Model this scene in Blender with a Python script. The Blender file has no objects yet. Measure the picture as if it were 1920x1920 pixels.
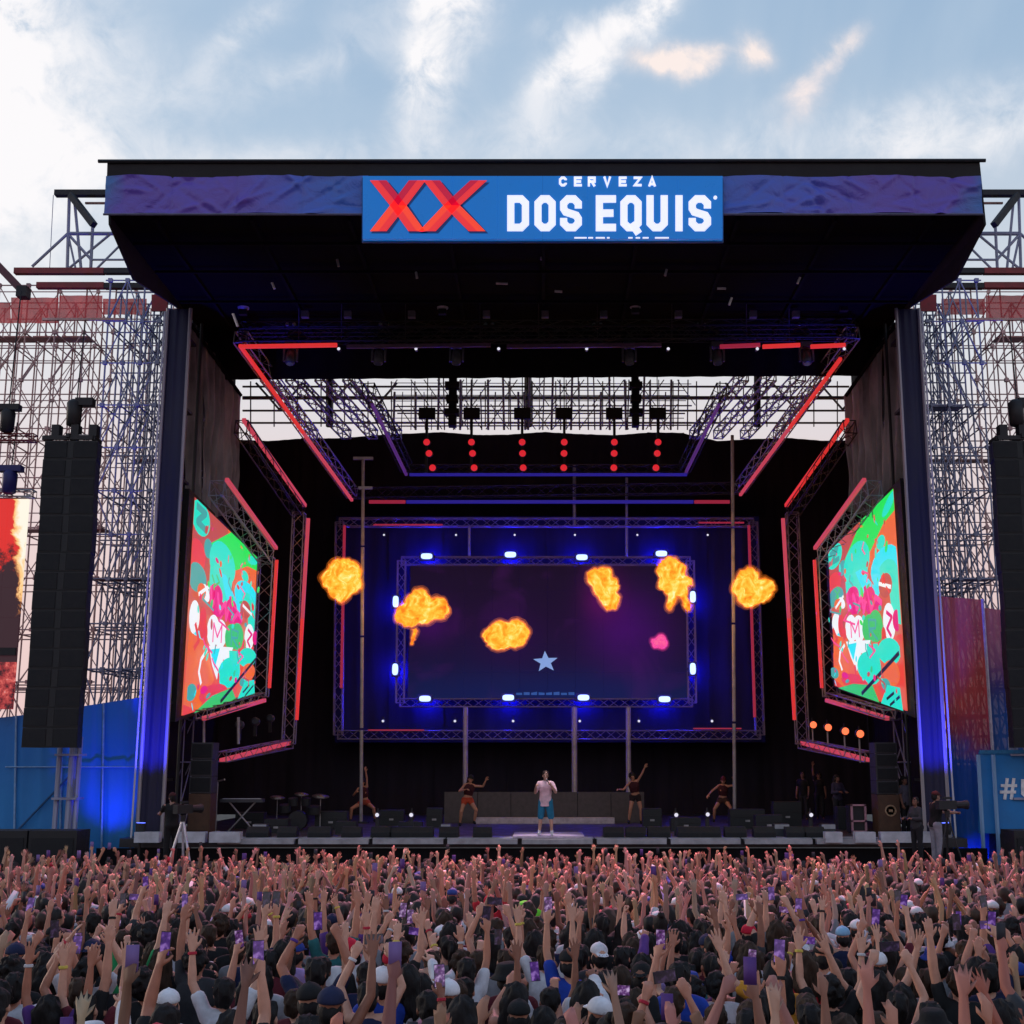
import bpy, math, random
import numpy as np
from mathutils import Vector, Matrix, noise

SC = bpy.context.scene
COL = SC.collection
R = math.radians
RND = random.Random(7)
CAM_H = 4.2
F = 2400.0                     # focal length in photograph pixels (frame 1920 wide)
CX, HY = 1019.0, 1429.0        # vanishing point of the stage axis
TH = math.atan((HY - 960) / F)
CS, SN = math.cos(TH), math.sin(TH)


def at(px, py, Y):
    """metres of the point at depth Y that the photograph shows at (px, py)"""
    v = (960 - py) / F
    dz = Y * (v * CS + SN) / (CS - v * SN)
    d = Y * CS + dz * SN
    return Vector(((px - CX) / F * d, Y, CAM_H + dz))


def atz(px, Z, Y):
    d = Y * CS + (Z - CAM_H) * SN
    return Vector(((px - CX) / F * d, Y, Z))


def zg(y):
    """height of the ground: it falls gently towards the stage"""
    return max(0.0, (30.0 - max(y, -6.0)) * 0.0375)


def pix(p):
    d = p[1] * CS + (p[2] - CAM_H) * SN
    return CX + F * p[0] / d, 960 - F * (-p[1] * SN + (p[2] - CAM_H) * CS) / d


# ------------------------------------------------------------------ camera
cam_d = bpy.data.cameras.new('camera')
cam = bpy.data.objects.new('camera', cam_d)
COL.objects.link(cam)
cam.location = (0, 0, CAM_H)
cam.rotation_euler = (R(90) + TH, 0, 0)
cam_d.sensor_width = 36
cam_d.lens = 36 * F / 1920
cam_d.shift_x = -(CX - 960) / 1920
cam_d.clip_start = 0.1
cam_d.clip_end = 3000
SC.camera = cam
SC.view_settings.view_transform = 'Standard'
SC.view_settings.look = 'None'
SC.view_settings.exposure = 0.0
SC.view_settings.gamma = 1.0
SC.view_settings.use_curve_mapping = False
SC.cycles.use_denoising = True
SC.cycles.max_bounces = 5
SC.cycles.diffuse_bounces = 3
SC.cycles.glossy_bounces = 2
SC.cycles.transmission_bounces = 3
SC.cycles.sample_clamp_indirect = 4.0
SC.cycles.caustics_reflective = False
SC.cycles.caustics_refractive = False

# ------------------------------------------------------------------ sky
SUN_EL, SUN_AZ = R(11), R(-62)         # low, off to the left behind the towers
world = bpy.data.worlds.new('World')
SC.world = world
world.use_nodes = True
wt = world.node_tree
wt.nodes.clear()


class NT:
    """tiny node graph writer"""
    def __init__(s, t): s.t = t
    def n(s, typ, **kw):
        o = s.t.nodes.new(typ)
        for k, v in kw.items():
            if k.startswith('i_'):
                key = k[2:]
                o.inputs[int(key) if key.isdigit() else key].default_value = v
            else:
                setattr(o, k, v)
        return o
    def l(s, a, b): s.t.links.new(a, b)
    def m(s, op, a, b=None, c=None, clamp=False):
        o = s.t.nodes.new('ShaderNodeMath')
        o.operation = op
        o.use_clamp = clamp
        for i, x in enumerate((a, b, c)):
            if x is None: continue
            if isinstance(x, (int, float)): o.inputs[i].default_value = x
            else: s.l(x, o.inputs[i])
        return o.outputs[0]
    def mix(s, f, a, b, typ='MIX'):
        o = s.t.nodes.new('ShaderNodeMix')
        o.data_type = 'RGBA'
        o.blend_type = typ
        for i, x in ((0, f), (6, a), (7, b)):
            if isinstance(x, (int, float)): o.inputs[i].default_value = x
            elif isinstance(x, tuple): o.inputs[i].default_value = (x + (1,))[:4]
            else: s.l(x, o.inputs[i])
        return o.outputs[2]
    def ramp(s, f, stops, interp='LINEAR'):
        o = s.t.nodes.new('ShaderNodeValToRGB')
        o.color_ramp.interpolation = interp
        e = o.color_ramp.elements
        while len(e) < len(stops): e.new(0.5)
        for k, (p, c) in zip(e, stops):
            k.position = p
            k.color = (tuple(c) + (1,))[:4] if isinstance(c, (tuple, list)) else (c, c, c, 1)
        s.l(f, o.inputs[0])
        return o.outputs[0]
    def noise(s, vec, scale, detail=4, rough=0.55, dist=0.0, out=0):
        o = s.n('ShaderNodeTexNoise', i_Scale=scale, i_Detail=detail, i_Roughness=rough, i_Distortion=dist)
        if vec is not None: s.l(vec, o.inputs['Vector'])
        return o.outputs[out]


def lin(c):
    return tuple(((x / 255) / 12.92 if x / 255 <= 0.04045 else ((x / 255 + 0.055) / 1.055) ** 2.4) for x in c)


g = NT(wt)
tc = g.n('ShaderNodeTexCoord')
dirv = tc.outputs['Generated']
sky = g.n('ShaderNodeTexSky', sky_type='NISHITA')
sky.sun_disc = False
sky.sun_elevation = SUN_EL
sky.sun_rotation = SUN_AZ
sky.air_density = 1.0
sky.dust_density = 2.0
sky.ozone_density = 2.0
skyc = g.mix(1.0, sky.outputs[0], (0.10, 0.10, 0.10), 'MULTIPLY')
sx = g.n('ShaderNodeSeparateXYZ')
g.l(dirv, sx.inputs[0])
X, Y_, Z = sx.outputs
el = g.m('ARCSINE', g.m('MAXIMUM', g.m('MINIMUM', Z, 0.999), -0.2))
# thin high veil: paler towards the horizon, a trace of pink at the bottom
veil = g.ramp(g.m('DIVIDE', el, R(90)), [(0.0, lin((242, 204, 206))), (0.09, lin((244, 214, 212))), (0.145, lin((242, 226, 226))), (0.2, lin((234, 236, 240))),
                                         (0.30, lin((178, 203, 228))), (0.42, lin((154, 186, 220))), (1.0, lin((110, 140, 190)))])
base = g.mix(0.86, skyc, veil)
# broad soft brightening and darkening of the veil
nz = g.noise(dirv, 2.3, 5, 0.6, 0.6)
base = g.mix(g.m('MULTIPLY', g.ramp(nz, [(0.47, 0.0), (0.78, 1.0)]), 0.42), base, lin((222, 232, 242)))
# tangent plane in front of the stage for the individual clouds
ys = g.m('MAXIMUM', Y_, 0.05)
U = g.m('DIVIDE', X, ys)
W = g.m('DIVIDE', Z, ys)
nd = g.n('ShaderNodeTexNoise', i_Scale=9.0, i_Detail=7.0, i_Roughness=0.6)
g.l(dirv, nd.inputs['Vector'])
sn = g.n('ShaderNodeSeparateColor')
g.l(nd.outputs['Color'], sn.inputs[0])
Ud = g.m('ADD', U, g.m('MULTIPLY', g.m('SUBTRACT', sn.outputs[0], 0.5), 0.085))
Wd = g.m('ADD', W, g.m('MULTIPLY', g.m('SUBTRACT', sn.outputs[1], 0.5), 0.085))
wisp = g.ramp(g.noise(dirv, 26, 7, 0.64, 0.4), [(0.34, 0.15), (0.62, 1.0)])


def cloud(col, px, py, rx, ry, ang, amt, soft=1.0, colr=(252, 250, 252)):
    v = (960 - py) / F
    w0 = (v * CS + SN) / (CS - v * SN)
    d = CS + w0 * SN
    u0 = (px - CX) / F * d
    ca, sa = math.cos(R(ang)), math.sin(R(ang))
    du = g.m('SUBTRACT', Ud, u0)
    dw = g.m('SUBTRACT', Wd, w0)
    k = d / F
    a = g.m('DIVIDE', g.m('ADD', g.m('MULTIPLY', du, ca), g.m('MULTIPLY', dw, sa)), rx * k)
    b = g.m('DIVIDE', g.m('SUBTRACT', g.m('MULTIPLY', dw, ca), g.m('MULTIPLY', du, sa)), ry * k * 1.1)
    r2 = g.m('ADD', g.m('MULTIPLY', a, a), g.m('MULTIPLY', b, b))
    f = g.m('POWER', 2.718, g.m('MULTIPLY', r2, -soft))
    f = g.m('MULTIPLY', g.m('MULTIPLY', f, wisp), amt, clamp=True)
    f = g.m('MULTIPLY', f, g.m('GREATER_THAN', Y_, 0.06))
    return g.mix(f, col, lin(colr))


for a in ((10, 40, 90, 260, 0, 1.9), (30, 290, 190, 90, 8, 2.0), (-60, 200, 190, 300, 0, 2.4), (150, 90, 110, 60, 0, 0.6),
          (835, -10, 80, 110, 0, 1.9), (812, 130, 48, 110, 4, 1.6), (790, 235, 40, 60, 10, 0.5),
          (1190, 10, 130, 34, 48, 1.5), (1095, 110, 120, 34, 52, 1.4), (1030, 225, 90, 36, 55, 0.5), (1060, 60, 50, 30, 20, 0.4),
          (450, 60, 120, 26, 38, 0.55), (560, 135, 150, 40, 12, 0.33), (300, 150, 200, 60, 0, 0.25), (680, 70, 70, 80, 20, 0.22),
          (1830, 250, 190, 60, 10, 0.75), (1690, 275, 40, 26, 30, 0.6), (1500, 260, 500, 50, 0, 0.45), (500, 290, 500, 40, 0, 0.45)):
    base = cloud(base, *a)
for a in ((1240, 104, 60, 26, -4, 1.9, 1.1, (252, 238, 233)), (1300, 112, 36, 22, 0, 1.6, 1.3, (252, 238, 233)), (1402, 112, 40, 30, -15, 1.7, 1.1, (249, 236, 232)),
          (1600, 78, 44, 26, 55, 1.25, 1.2, (251, 238, 234)), (1530, 178, 62, 26, 32, 1.15, 1.2, (249, 236, 234)),
          (1575, 130, 46, 20, 50, 0.9, 1.2, (249, 236, 234))):
    base = cloud(base, *a)
below = g.m('LESS_THAN', Z, -0.002)
base = g.mix(below, base, (0.10, 0.09, 0.10))
bg = g.n('ShaderNodeBackground', i_Strength=1.0)
g.l(base, bg.inputs[0])
wo = g.n('ShaderNodeOutputWorld')
g.l(bg.outputs[0], wo.inputs[0])

sun_d = bpy.data.lights.new('sun', 'SUN')
sun_d.energy = 0.6
sun_d.angle = R(12)
sun_d.color = (1.0, 0.82, 0.68)
sun = bpy.data.objects.new('sun', sun_d)
COL.objects.link(sun)
sdir = Vector((math.sin(SUN_AZ) * math.cos(SUN_EL), math.cos(SUN_AZ) * math.cos(SUN_EL), math.sin(SUN_EL)))
sun.rotation_euler = sdir.to_track_quat('Z', 'Y').to_euler()
sun.location = sdir * 60

# ------------------------------------------------------------------ materials
MATS = {}


def mat(name, col, rough=0.7, metal=0.0, vary=0.25, scale=6.0, bump=0.0, bscale=40.0, emit=None, estr=0.0, spec=0.4, stretch=None, alpha=1.0):
    if name in MATS: return MATS[name]
    m = bpy.data.materials.new(name)
    m.use_nodes = True
    t = NT(m.node_tree)
    p = m.node_tree.nodes['Principled BSDF']
    c = t.n('ShaderNodeTexCoord').outputs['Object']
    if stretch:
        mp = t.n('ShaderNodeMapping')
        mp.inputs['Scale'].default_value = stretch
        t.l(c, mp.inputs[0])
        c = mp.outputs[0]
    if vary:
        f = t.ramp(t.noise(c, scale, 5, 0.6), [(0.3, 0.0), (0.7, 1.0)])
        lo = tuple(x * (1 - vary) for x in col)
        hi = tuple(min(1, x * (1 + vary)) for x in col)
        t.l(t.mix(f, lo, hi), p.inputs['Base Color'])
        t.l(t.ramp(f, [(0, max(0.05, rough - 0.12)), (1, min(1, rough + 0.12))]), p.inputs['Roughness'])
    else:
        p.inputs['Base Color'].default_value = tuple(col) + (1,)
        p.inputs['Roughness'].default_value = rough
    p.inputs['Metallic'].default_value = metal
    p.inputs['Specular IOR Level'].default_value = spec
    if bump:
        b = t.n('ShaderNodeBump', i_Strength=bump, i_Distance=0.02)
        t.l(t.noise(c, bscale, 4, 0.6), b.inputs['Height'])
        t.l(b.outputs[0], p.inputs['Normal'])
    if emit:
        p.inputs['Emission Color'].default_value = tuple(emit) + (1,)
        p.inputs['Emission Strength'].default_value = estr
    p.inputs['Alpha'].default_value = alpha
    MATS[name] = m
    return m


def sheer(m, share, clear=0.0):
    """lets light through a cloth material: part translucent, part see-through weave"""
    t = NT(m.node_tree)
    p = m.node_tree.nodes['Principled BSDF']
    out = [n for n in m.node_tree.nodes if n.type == 'OUTPUT_MATERIAL'][0]
    tr = t.n('ShaderNodeBsdfTranslucent')
    src = p.inputs['Base Color']
    if src.is_linked: t.l(src.links[0].from_socket, tr.inputs[0])
    else: tr.inputs[0].default_value = src.default_value
    mx = t.n('ShaderNodeMixShader', i_0=share)
    t.l(p.outputs[0], mx.inputs[1])
    t.l(tr.outputs[0], mx.inputs[2])
    res = mx.outputs[0]
    if clear:
        tp = t.n('ShaderNodeBsdfTransparent')
        m2 = t.n('ShaderNodeMixShader', i_0=clear)
        t.l(res, m2.inputs[1])
        t.l(tp.outputs[0], m2.inputs[2])
        res = m2.outputs[0]
    t.l(res, out.inputs[0])
    return m


def emat(name, col, s=1.0):
    if name in MATS: return MATS[name]
    m = bpy.data.materials.new(name)
    m.use_nodes = True
    p = m.node_tree.nodes['Principled BSDF']
    p.inputs['Base Color'].default_value = (0.03, 0.03, 0.03, 1)
    p.inputs['Roughness'].default_value = 0.5
    p.inputs['Emission Color'].default_value = tuple(col) + (1,)
    p.inputs['Emission Strength'].default_value = s
    MATS[name] = m
    return m


BLACK = mat('black_drape', (0.011, 0.010, 0.013), 0.95, spec=0.1, scale=1.5, bump=0.5, bscale=9)
VELVET = mat('back_drape', (0.022, 0.019, 0.030), 0.95, spec=0.1, scale=1.2, bump=0.6, bscale=6, stretch=(1, 1, 0.2))
DARK = mat('dark_metal', (0.025, 0.025, 0.03), 0.55, 0.3)
BOX = mat('speaker_paint', (0.016, 0.017, 0.021), 0.6, bump=0.4, bscale=120)
GRILLE = mat('speaker_grille', (0.010, 0.011, 0.015), 0.7, bump=0.7, bscale=200)
STEEL = mat('red_wash_steel', (0.55, 0.35, 0.34), 0.6, 0.0, vary=0.4, scale=2.0)  # grey tubes with the red light wash put into their colour
STEEL_B = mat('blue_wash_steel', (0.27, 0.29, 0.42), 0.6, 0.0, vary=0.4, scale=2.0)  # grey tubes with the blue light near the towers put into their colour
ALU = mat('truss_aluminium', (0.30, 0.29, 0.32), 0.42, 0.7, vary=0.3, scale=3)
POLE = mat('grey_pole', (0.32, 0.30, 0.32), 0.5, 0.3, vary=0.35, scale=2.5)
REDST = mat('red_painted_steel', (0.22, 0.035, 0.04), 0.55, 0.1, vary=0.35, scale=2)
LED_R = emat('red_led_strip', (0.78, 0.032, 0.03), 0.85)
LED_P = emat('pink_led_strip', (0.62, 0.06, 0.10), 0.8)
LED_D = emat('dim_red_led_strip', (0.45, 0.02, 0.06), 0.6)
LED_B = emat('blue_led_strip', (0.03, 0.02, 0.55), 0.4)
LED_V = emat('violet_led_strip', (0.16, 0.04, 0.30), 0.4)

# ------------------------------------------------------------------ object helpers


class MB:
    """collects shapes in world metres; build() links them as one mesh object"""
    def __init__(s): s.v, s.f, s.k = [], [], []
    def add(s, vs, fs, key=0):
        o = len(s.v)
        s.v += [tuple(x) for x in vs]
        s.f += [tuple(i + o for i in q) for q in fs]
        s.k += [key] * len(fs)
        return s
    def box(s, c, size, rz=0.0, key=0):
        hx, hy, hz = (x / 2 for x in size)
        ca, sa = math.cos(rz), math.sin(rz)
        vs = []
        for dx, dy, dz in ((-1, -1, -1), (1, -1, -1), (1, 1, -1), (-1, 1, -1), (-1, -1, 1), (1, -1, 1), (1, 1, 1), (-1, 1, 1)):
            x, y = dx * hx, dy * hy
            vs.append((c[0] + x * ca - y * sa, c[1] + x * sa + y * ca, c[2] + dz * hz))
        return s.add(vs, ((0, 3, 2, 1), (4, 5, 6, 7), (0, 1, 5, 4), (1, 2, 6, 5), (2, 3, 7, 6), (3, 0, 4, 7)), key)
    def tube(s, p, q, r, n=6, r2=None, key=0):
        p, q = Vector(p), Vector(q)
        r2 = r if r2 is None else r2
        z = (q - p)
        if z.length < 1e-6: return s
        z.normalize()
        a = z.orthogonal().normalized()
        b = z.cross(a)
        vs = []
        for c, rr in ((p, r), (q, r2)):
            for i in range(n):
                t = 2 * math.pi * (i + 0.5) / n
                vs.append(c + (a * math.cos(t) + b * math.sin(t)) * rr)
        fs = [(i, (i + 1) % n, n + (i + 1) % n, n + i) for i in range(n)]
        fs += [tuple(range(n))[::-1], tuple(range(n, 2 * n))]
        return s.add(vs, fs, key)
    def beam(s, p, q, w, h, up=(0, 0, 1), key=0):
        p, q, up = Vector(p), Vector(q), Vector(up)
        z = (q - p).normalized()
        a = z.cross(up)
        if a.length < 1e-4: a = z.orthogonal()
        a.normalize()
        b = a.cross(z).normalized()
        vs = [c + a * (i * w / 2) + b * (j * h / 2) for c in (p, q) for i, j in ((-1, -1), (1, -1), (1, 1), (-1, 1))]
        return s.add(vs, ((0, 1, 2, 3), (7, 6, 5, 4), (0, 4, 5, 1), (1, 5, 6, 2), (2, 6, 7, 3), (3, 7, 4, 0)), key)
    def prism(s, pts, off, key=0):
        """flat polygon (world points, in order) given the thickness vector off"""
        off = Vector(off)
        n = len(pts)
        vs = [Vector(p) for p in pts] + [Vector(p) + off for p in pts]
        fs = [tuple(range(n)), tuple(range(n, 2 * n))[::-1]] + [(i, n + i, n + (i + 1) % n, (i + 1) % n) for i in range(n)]
        return s.add(vs, fs, key)
    def ball(s, c, r, nu=10, nv=7, key=0):
        r = r if isinstance(r, (tuple, list)) else (r, r, r)
        vs, fs = [], []
        for j in range(1, nv):
            t = math.pi * j / nv
            for i in range(nu):
                a = 2 * math.pi * i / nu
                vs.append((c[0] + r[0] * math.sin(t) * math.cos(a), c[1] + r[1] * math.sin(t) * math.sin(a), c[2] + r[2] * math.cos(t)))
        top, bot = len(vs), len(vs) + 1
        vs += [(c[0], c[1], c[2] + r[2]), (c[0], c[1], c[2] - r[2])]
        for j in range(nv - 2):
            for i in range(nu):
                k = (i + 1) % nu
                fs.append((j * nu + i, (j + 1) * nu + i, (j + 1) * nu + k, j * nu + k))
        for i in range(nu):
            k = (i + 1) % nu
            fs.append((top, i, k))
            fs.append((bot, (nv - 2) * nu + k, (nv - 2) * nu + i))
        return s.add(vs, fs, key)
    def lathe(s, c, prof, axis=(0, 0, 1), n=14, key=0):
        ax = Vector(axis).normalized()
        a = ax.orthogonal().normalized()
        b = ax.cross(a)
        vs, fs = [], []
        for h, r in prof:
            for i in range(n):
                t = 2 * math.pi * i / n
                vs.append(Vector(c) + ax * h + (a * math.cos(t) + b * math.sin(t)) * r)
        for j in range(len(prof) - 1):
            for i in range(n):
                k = (i + 1) % n
                fs.append((j * n + i, j * n + k, (j + 1) * n + k, (j + 1) * n + i))
        fs.append(tuple(range(n))[::-1])
        fs.append(tuple(range((len(prof) - 1) * n, len(prof) * n)))
        return s.add(vs, fs, key)
    def cloth(s, c00, c10, c11, c01, nu, nv, amp=0.05, folds=8, seed=0, sag=0.0, key=0):
        """gathered cloth between four corners (u across, v up)"""
        c00, c10, c11, c01 = map(Vector, (c00, c10, c11, c01))
        nrm = (c10 - c00).cross(c01 - c00).normalized()
        vs, fs = [], []
        for j in range(nv + 1):
            v = j / nv
            for i in range(nu + 1):
                u = i / nu
                p = (c00.lerp(c10, u)).lerp(c01.lerp(c11, u), v)
                q = noise.noise(Vector((u * 3 + seed, v * 1.5, seed * 1.7)))
                w = math.sin(2 * math.pi * (folds * u + 0.6 * q)) * (0.55 + 0.45 * (1 - v))
                w2 = noise.noise(Vector((u * folds * 1.3, v * 4, seed + 5.0)))
                p = p + nrm * amp * (0.7 * w + 0.7 * w2)
                if sag: p.z -= sag * (0.5 + 0.5 * noise.noise(Vector((u * 9, seed, v)))) * math.sin(math.pi * v) if 0 < v < 1 else 0
                vs.append(p)
        for j in range(nv):
            for i in range(nu):
                a = j * (nu + 1) + i
                fs.append((a, a + 1, a + nu + 2, a + nu + 1))
        return s.add(vs, fs, key)
    def build(s, name, m, parent=None, smooth=False, **props):
        o0 = root_loc(parent) if parent else Vector((0, 0, 0))
        me = bpy.data.meshes.new(name)
        me.from_pydata([(x - o0.x, y - o0.y, z - o0.z) for x, y, z in s.v], [], s.f)
        ms = m if isinstance(m, (list, tuple)) else [m]
        for mm in ms: me.materials.append(mm)
        if len(ms) > 1: me.polygons.foreach_set('material_index', s.k)
        if smooth: me.polygons.foreach_set('use_smooth', [True] * len(me.polygons))
        me.update()
        o = bpy.data.objects.new(name, me)
        COL.objects.link(o)
        if parent: o.parent = parent
        for k, v in props.items(): o[k] = v
        return o


def root_loc(o):
    while o.parent: o = o.parent
    return Vector(o.location)


def tag(o, label, cat, group=None):
    o['label'] = label
    o['category'] = cat
    if group: o['group'] = group
    return o


def thing(name, label, cat, loc, group=None):
    o = bpy.data.objects.new(name, None)
    o.empty_display_size = 0.2
    COL.objects.link(o)
    o.location = loc
    return tag(o, label, cat, group)


def one(mb, name, m, label, cat, group=None, smooth=False):
    """a thing that is a single mesh, its origin at the middle of its base"""
    vs = np.array(mb.v)
    c = Vector(((vs[:, 0].min() + vs[:, 0].max()) / 2, (vs[:, 1].min() + vs[:, 1].max()) / 2, vs[:, 2].min()))
    mb.v = [(x - c.x, y - c.y, z - c.z) for x, y, z in mb.v]
    o = mb.build(name, m, None, smooth)
    o.location = c
    return tag(o, label, cat, group)


CYL = None


def rod(name, p, q, r, m, parent):
    """a tube of its own that shares one unit cylinder mesh per material"""
    global CYL
    if CYL is None: CYL = {}
    if m.name not in CYL:
        mb = MB().tube((0, 0, 0), (0, 0, 1), 1.0, 6)
        me = bpy.data.meshes.new('tube')
        me.from_pydata(mb.v, [], mb.f)
        me.materials.append(m)
        CYL[m.name] = me
    p, q = Vector(p), Vector(q)
    d = q - p
    o = bpy.data.objects.new(name, CYL[m.name])
    COL.objects.link(o)
    o.parent = parent
    o.matrix_local = Matrix.Translation(p - root_loc(parent)) @ d.to_track_quat('Z', 'Y').to_matrix().to_4x4() @ Matrix.Diagonal((r, r, d.length, 1))
    return o


def truss(parent, p, q, w, h, m, up=(0, 0, 1), step=0.45, r=0.026, lname='lacing'):
    """box truss: four chords as parts, lacing joined"""
    p, q, up = Vector(p), Vector(q), Vector(up)
    z = (q - p).normalized()
    a = z.cross(up).normalized()
    b = a.cross(z).normalized()
    cs = [a * (i * w / 2) + b * (j * h / 2) for i, j in ((-1, -1), (1, -1), (1, 1), (-1, 1))]
    for c in cs: rod('chord', p + c, q + c, r, m, parent)
    L = (q - p).length
    n = max(2, int(L / step))
    mb = MB()
    for k in range(4):
        c0, c1 = cs[k], cs[(k + 1) % 4]
        for i in range(n):
            s0, s1 = i / n, (i + 1) / n
            A, B = (c0, c1) if i % 2 else (c1, c0)
            mb.tube(p + z * L * s0 + A, p + z * L * s1 + B, r * 0.55, 4)
    for i in (0, n):
        for k in range(4): mb.tube(p + z * L * i / n + cs[k], p + z * L * i / n + cs[(k + 1) % 4], r * 0.7, 4)
    return mb.build(lname, m, parent, kind='stuff')


def light(name, typ, loc, color, energy, parent=None, aim=None, size=0.1, spot=60, blend=0.6):
    d = bpy.data.lights.new(name, typ)
    d.color = color
    d.energy = energy
    if typ == 'AREA': d.size = size
    else: d.shadow_soft_size = size
    if typ == 'SPOT':
        d.spot_size = R(spot)
        d.spot_blend = blend
    o = bpy.data.objects.new(name, d)
    COL.objects.link(o)
    loc = Vector(loc)
    if parent:
        o.parent = parent
        o.location = loc - root_loc(parent)
    else: o.location = loc
    if aim is not None: o.rotation_euler = (Vector(aim) - loc).to_track_quat('-Z', 'Y').to_euler()
    return o

# ================================================================== the setting
GRASS = mat('trodden_ground', (0.07, 0.065, 0.055), 0.95, scale=0.8, bump=0.6, bscale=8)
gm = MB()
gy = [-300, -150, -60, -6, 0, 6, 12, 18, 24, 30, 40, 60, 120, 300, 600]
for i in range(-10, 10):
    for ya, yb in zip(gy[:-1], gy[1:]):
        x = i * 60
        gm.add([(x, ya, zg(ya)), (x + 60, ya, zg(ya)), (x + 60, yb, zg(yb)), (x, yb, zg(yb))], [(0, 1, 2, 3)])
gm.build('ground', GRASS, kind='structure')

ZD = 2.13                                   # stage deck height
DECK = mat('stage_deck_paint', (0.035, 0.035, 0.042), 0.45, scale=3, bump=0.2)
LIP = mat('stage_edge_grey', (0.34, 0.34, 0.38), 0.55, vary=0.3, scale=2.5)
PALE = mat('pale_edge_board', (0.52, 0.53, 0.60), 0.5, vary=0.25, scale=2.5)

# ---- stage
st = thing('stage', 'raised black concert stage with a pale grey front edge and dark skirt', 'stage', (0, 36, 0))
MB().box((0, 45.2, ZD - 0.12), (23.4, 17.6, 0.24)).build('deck', DECK, st)
MB().cloth((-12.3, 36.32, 0.0), (12.2, 36.32, 0.0), (12.2, 36.32, ZD - 0.25), (-12.3, 36.32, ZD - 0.25), 160, 3, 0.03, 60, 3).build('skirt', BLACK, st)
xs = [-8.95, -6.75, -4.72, -2.68, -0.65, 1.40, 3.42, 5.44, 7.40, 9.30]
for a, b in zip(xs[:-1], xs[1:]):
    MB().box(((a + b) / 2, 36.1, ZD - 0.06), (b - a - 0.12, 0.22, 0.13)).build('edge_panel', LIP, st)
    mb = MB().box(((a + b) / 2, 36.6, ZD + 0.012), (b - a - 0.05, 0.75, 0.02))
    mb.build('deck_plate', LIP, st)
for x0, x1 in ((254, 300), (331, 386), (394, 452), (1546, 1578), (1602, 1640), (1650, 1752)):
    a, b = at(x0, 1572, 36.0), at(x1, 1572, 36.0)
    MB().box(((a.x + b.x) / 2, 36.02, ZD + 0.06), (b.x - a.x, 0.3, 0.28)).build('edge_board', PALE, st)
a, b = at(972, 1560, 36.4), at(1085, 1560, 36.4)
MB().box(((a.x + b.x) / 2, 37.3, ZD + 0.05), (b.x - a.x + 0.3, 2.2, 0.05)).build('centre_mat', mat('lilac_stage_mat', (0.42, 0.36, 0.46), 0.5), st)

# ---- DJ riser behind the singer
RIS = mat('riser_panel_grey', (0.075, 0.062, 0.066), 0.7)
ri = thing('riser', 'wide low brown grey riser panel behind the singer', 'riser', (at(1020, 1545, 46).x, 46, ZD))
a, b = at(832, 1545, 46), at(1208, 1485, 46)
n = 6
for i in range(n):
    x0, x1 = a.x + (b.x - a.x) * i / n, a.x + (b.x - a.x) * (i + 1) / n
    MB().box(((x0 + x1) / 2, 46.05, (ZD + b.z) / 2), (x1 - x0 - 0.02, 0.08, b.z - ZD)).build('panel', RIS, ri)
MB().box(((a.x + b.x) / 2, 47.1, ZD + (b.z - ZD) / 2), (b.x - a.x - 0.1, 2.0, b.z - ZD - 0.1)).build('platform', DARK, ri)
c0, c1 = at(890, 1548, 45.2), at(1152, 1548, 45.2)
MB().box(((c0.x + c1.x) / 2, 45.3, ZD + 0.10), (c1.x - c0.x, 0.4, 0.2)).build('step', mat('pale_step', (0.5, 0.4, 0.45), 0.5), ri)

# ================================================================== roof
RO = thing('stage_roof', 'huge black stage canopy with a purple and blue cloth fascia', 'roof', (0, 34, 17.6))
XR = 11.17
zt, zb = at(1019, 303, 30.5).z, at(1019, 402, 30.5).z
zp = at(1019, 334, 30.5).z
TARP = mat('roof_tarp', (0.02, 0.018, 0.022), 0.8, scale=1.5, bump=0.5, bscale=5)
# top band, slightly slack between the purlins
mb = MB()
nn = 48
pts = []
for i in range(nn + 1):
    x = -XR + 2 * XR * i / nn
    pts.append((x, zt - 0.02 * abs(math.sin(i * math.pi / 8)) - 0.02 * noise.noise(Vector((i * 0.7, 1, 2)))))
for (xa, za), (xb, zb_) in zip(pts[:-1], pts[1:]):
    mb.add([(xa, 30.5, zp), (xb, 30.5, zp), (xb, 30.45, zb_), (xa, 30.45, za), (xa, 44, zp + 0.4), (xb, 44, zp + 0.4), (xb, 44, zb_ + 0.6), (xa, 44, za + 0.6)],
           [(0, 1, 2, 3), (3, 2, 6, 7), (5, 4, 7, 6)])
mb.build('roof_sheet', TARP, RO)
MB().tube((-XR - 0.22, 30.42, zt - 0.03), (XR + 0.14, 30.42, zt - 0.01), 0.05, 6).build('eaves_pole', DARK, RO)
HOG = mat('junction_grey', (0.14, 0.14, 0.16), 0.5)
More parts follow.
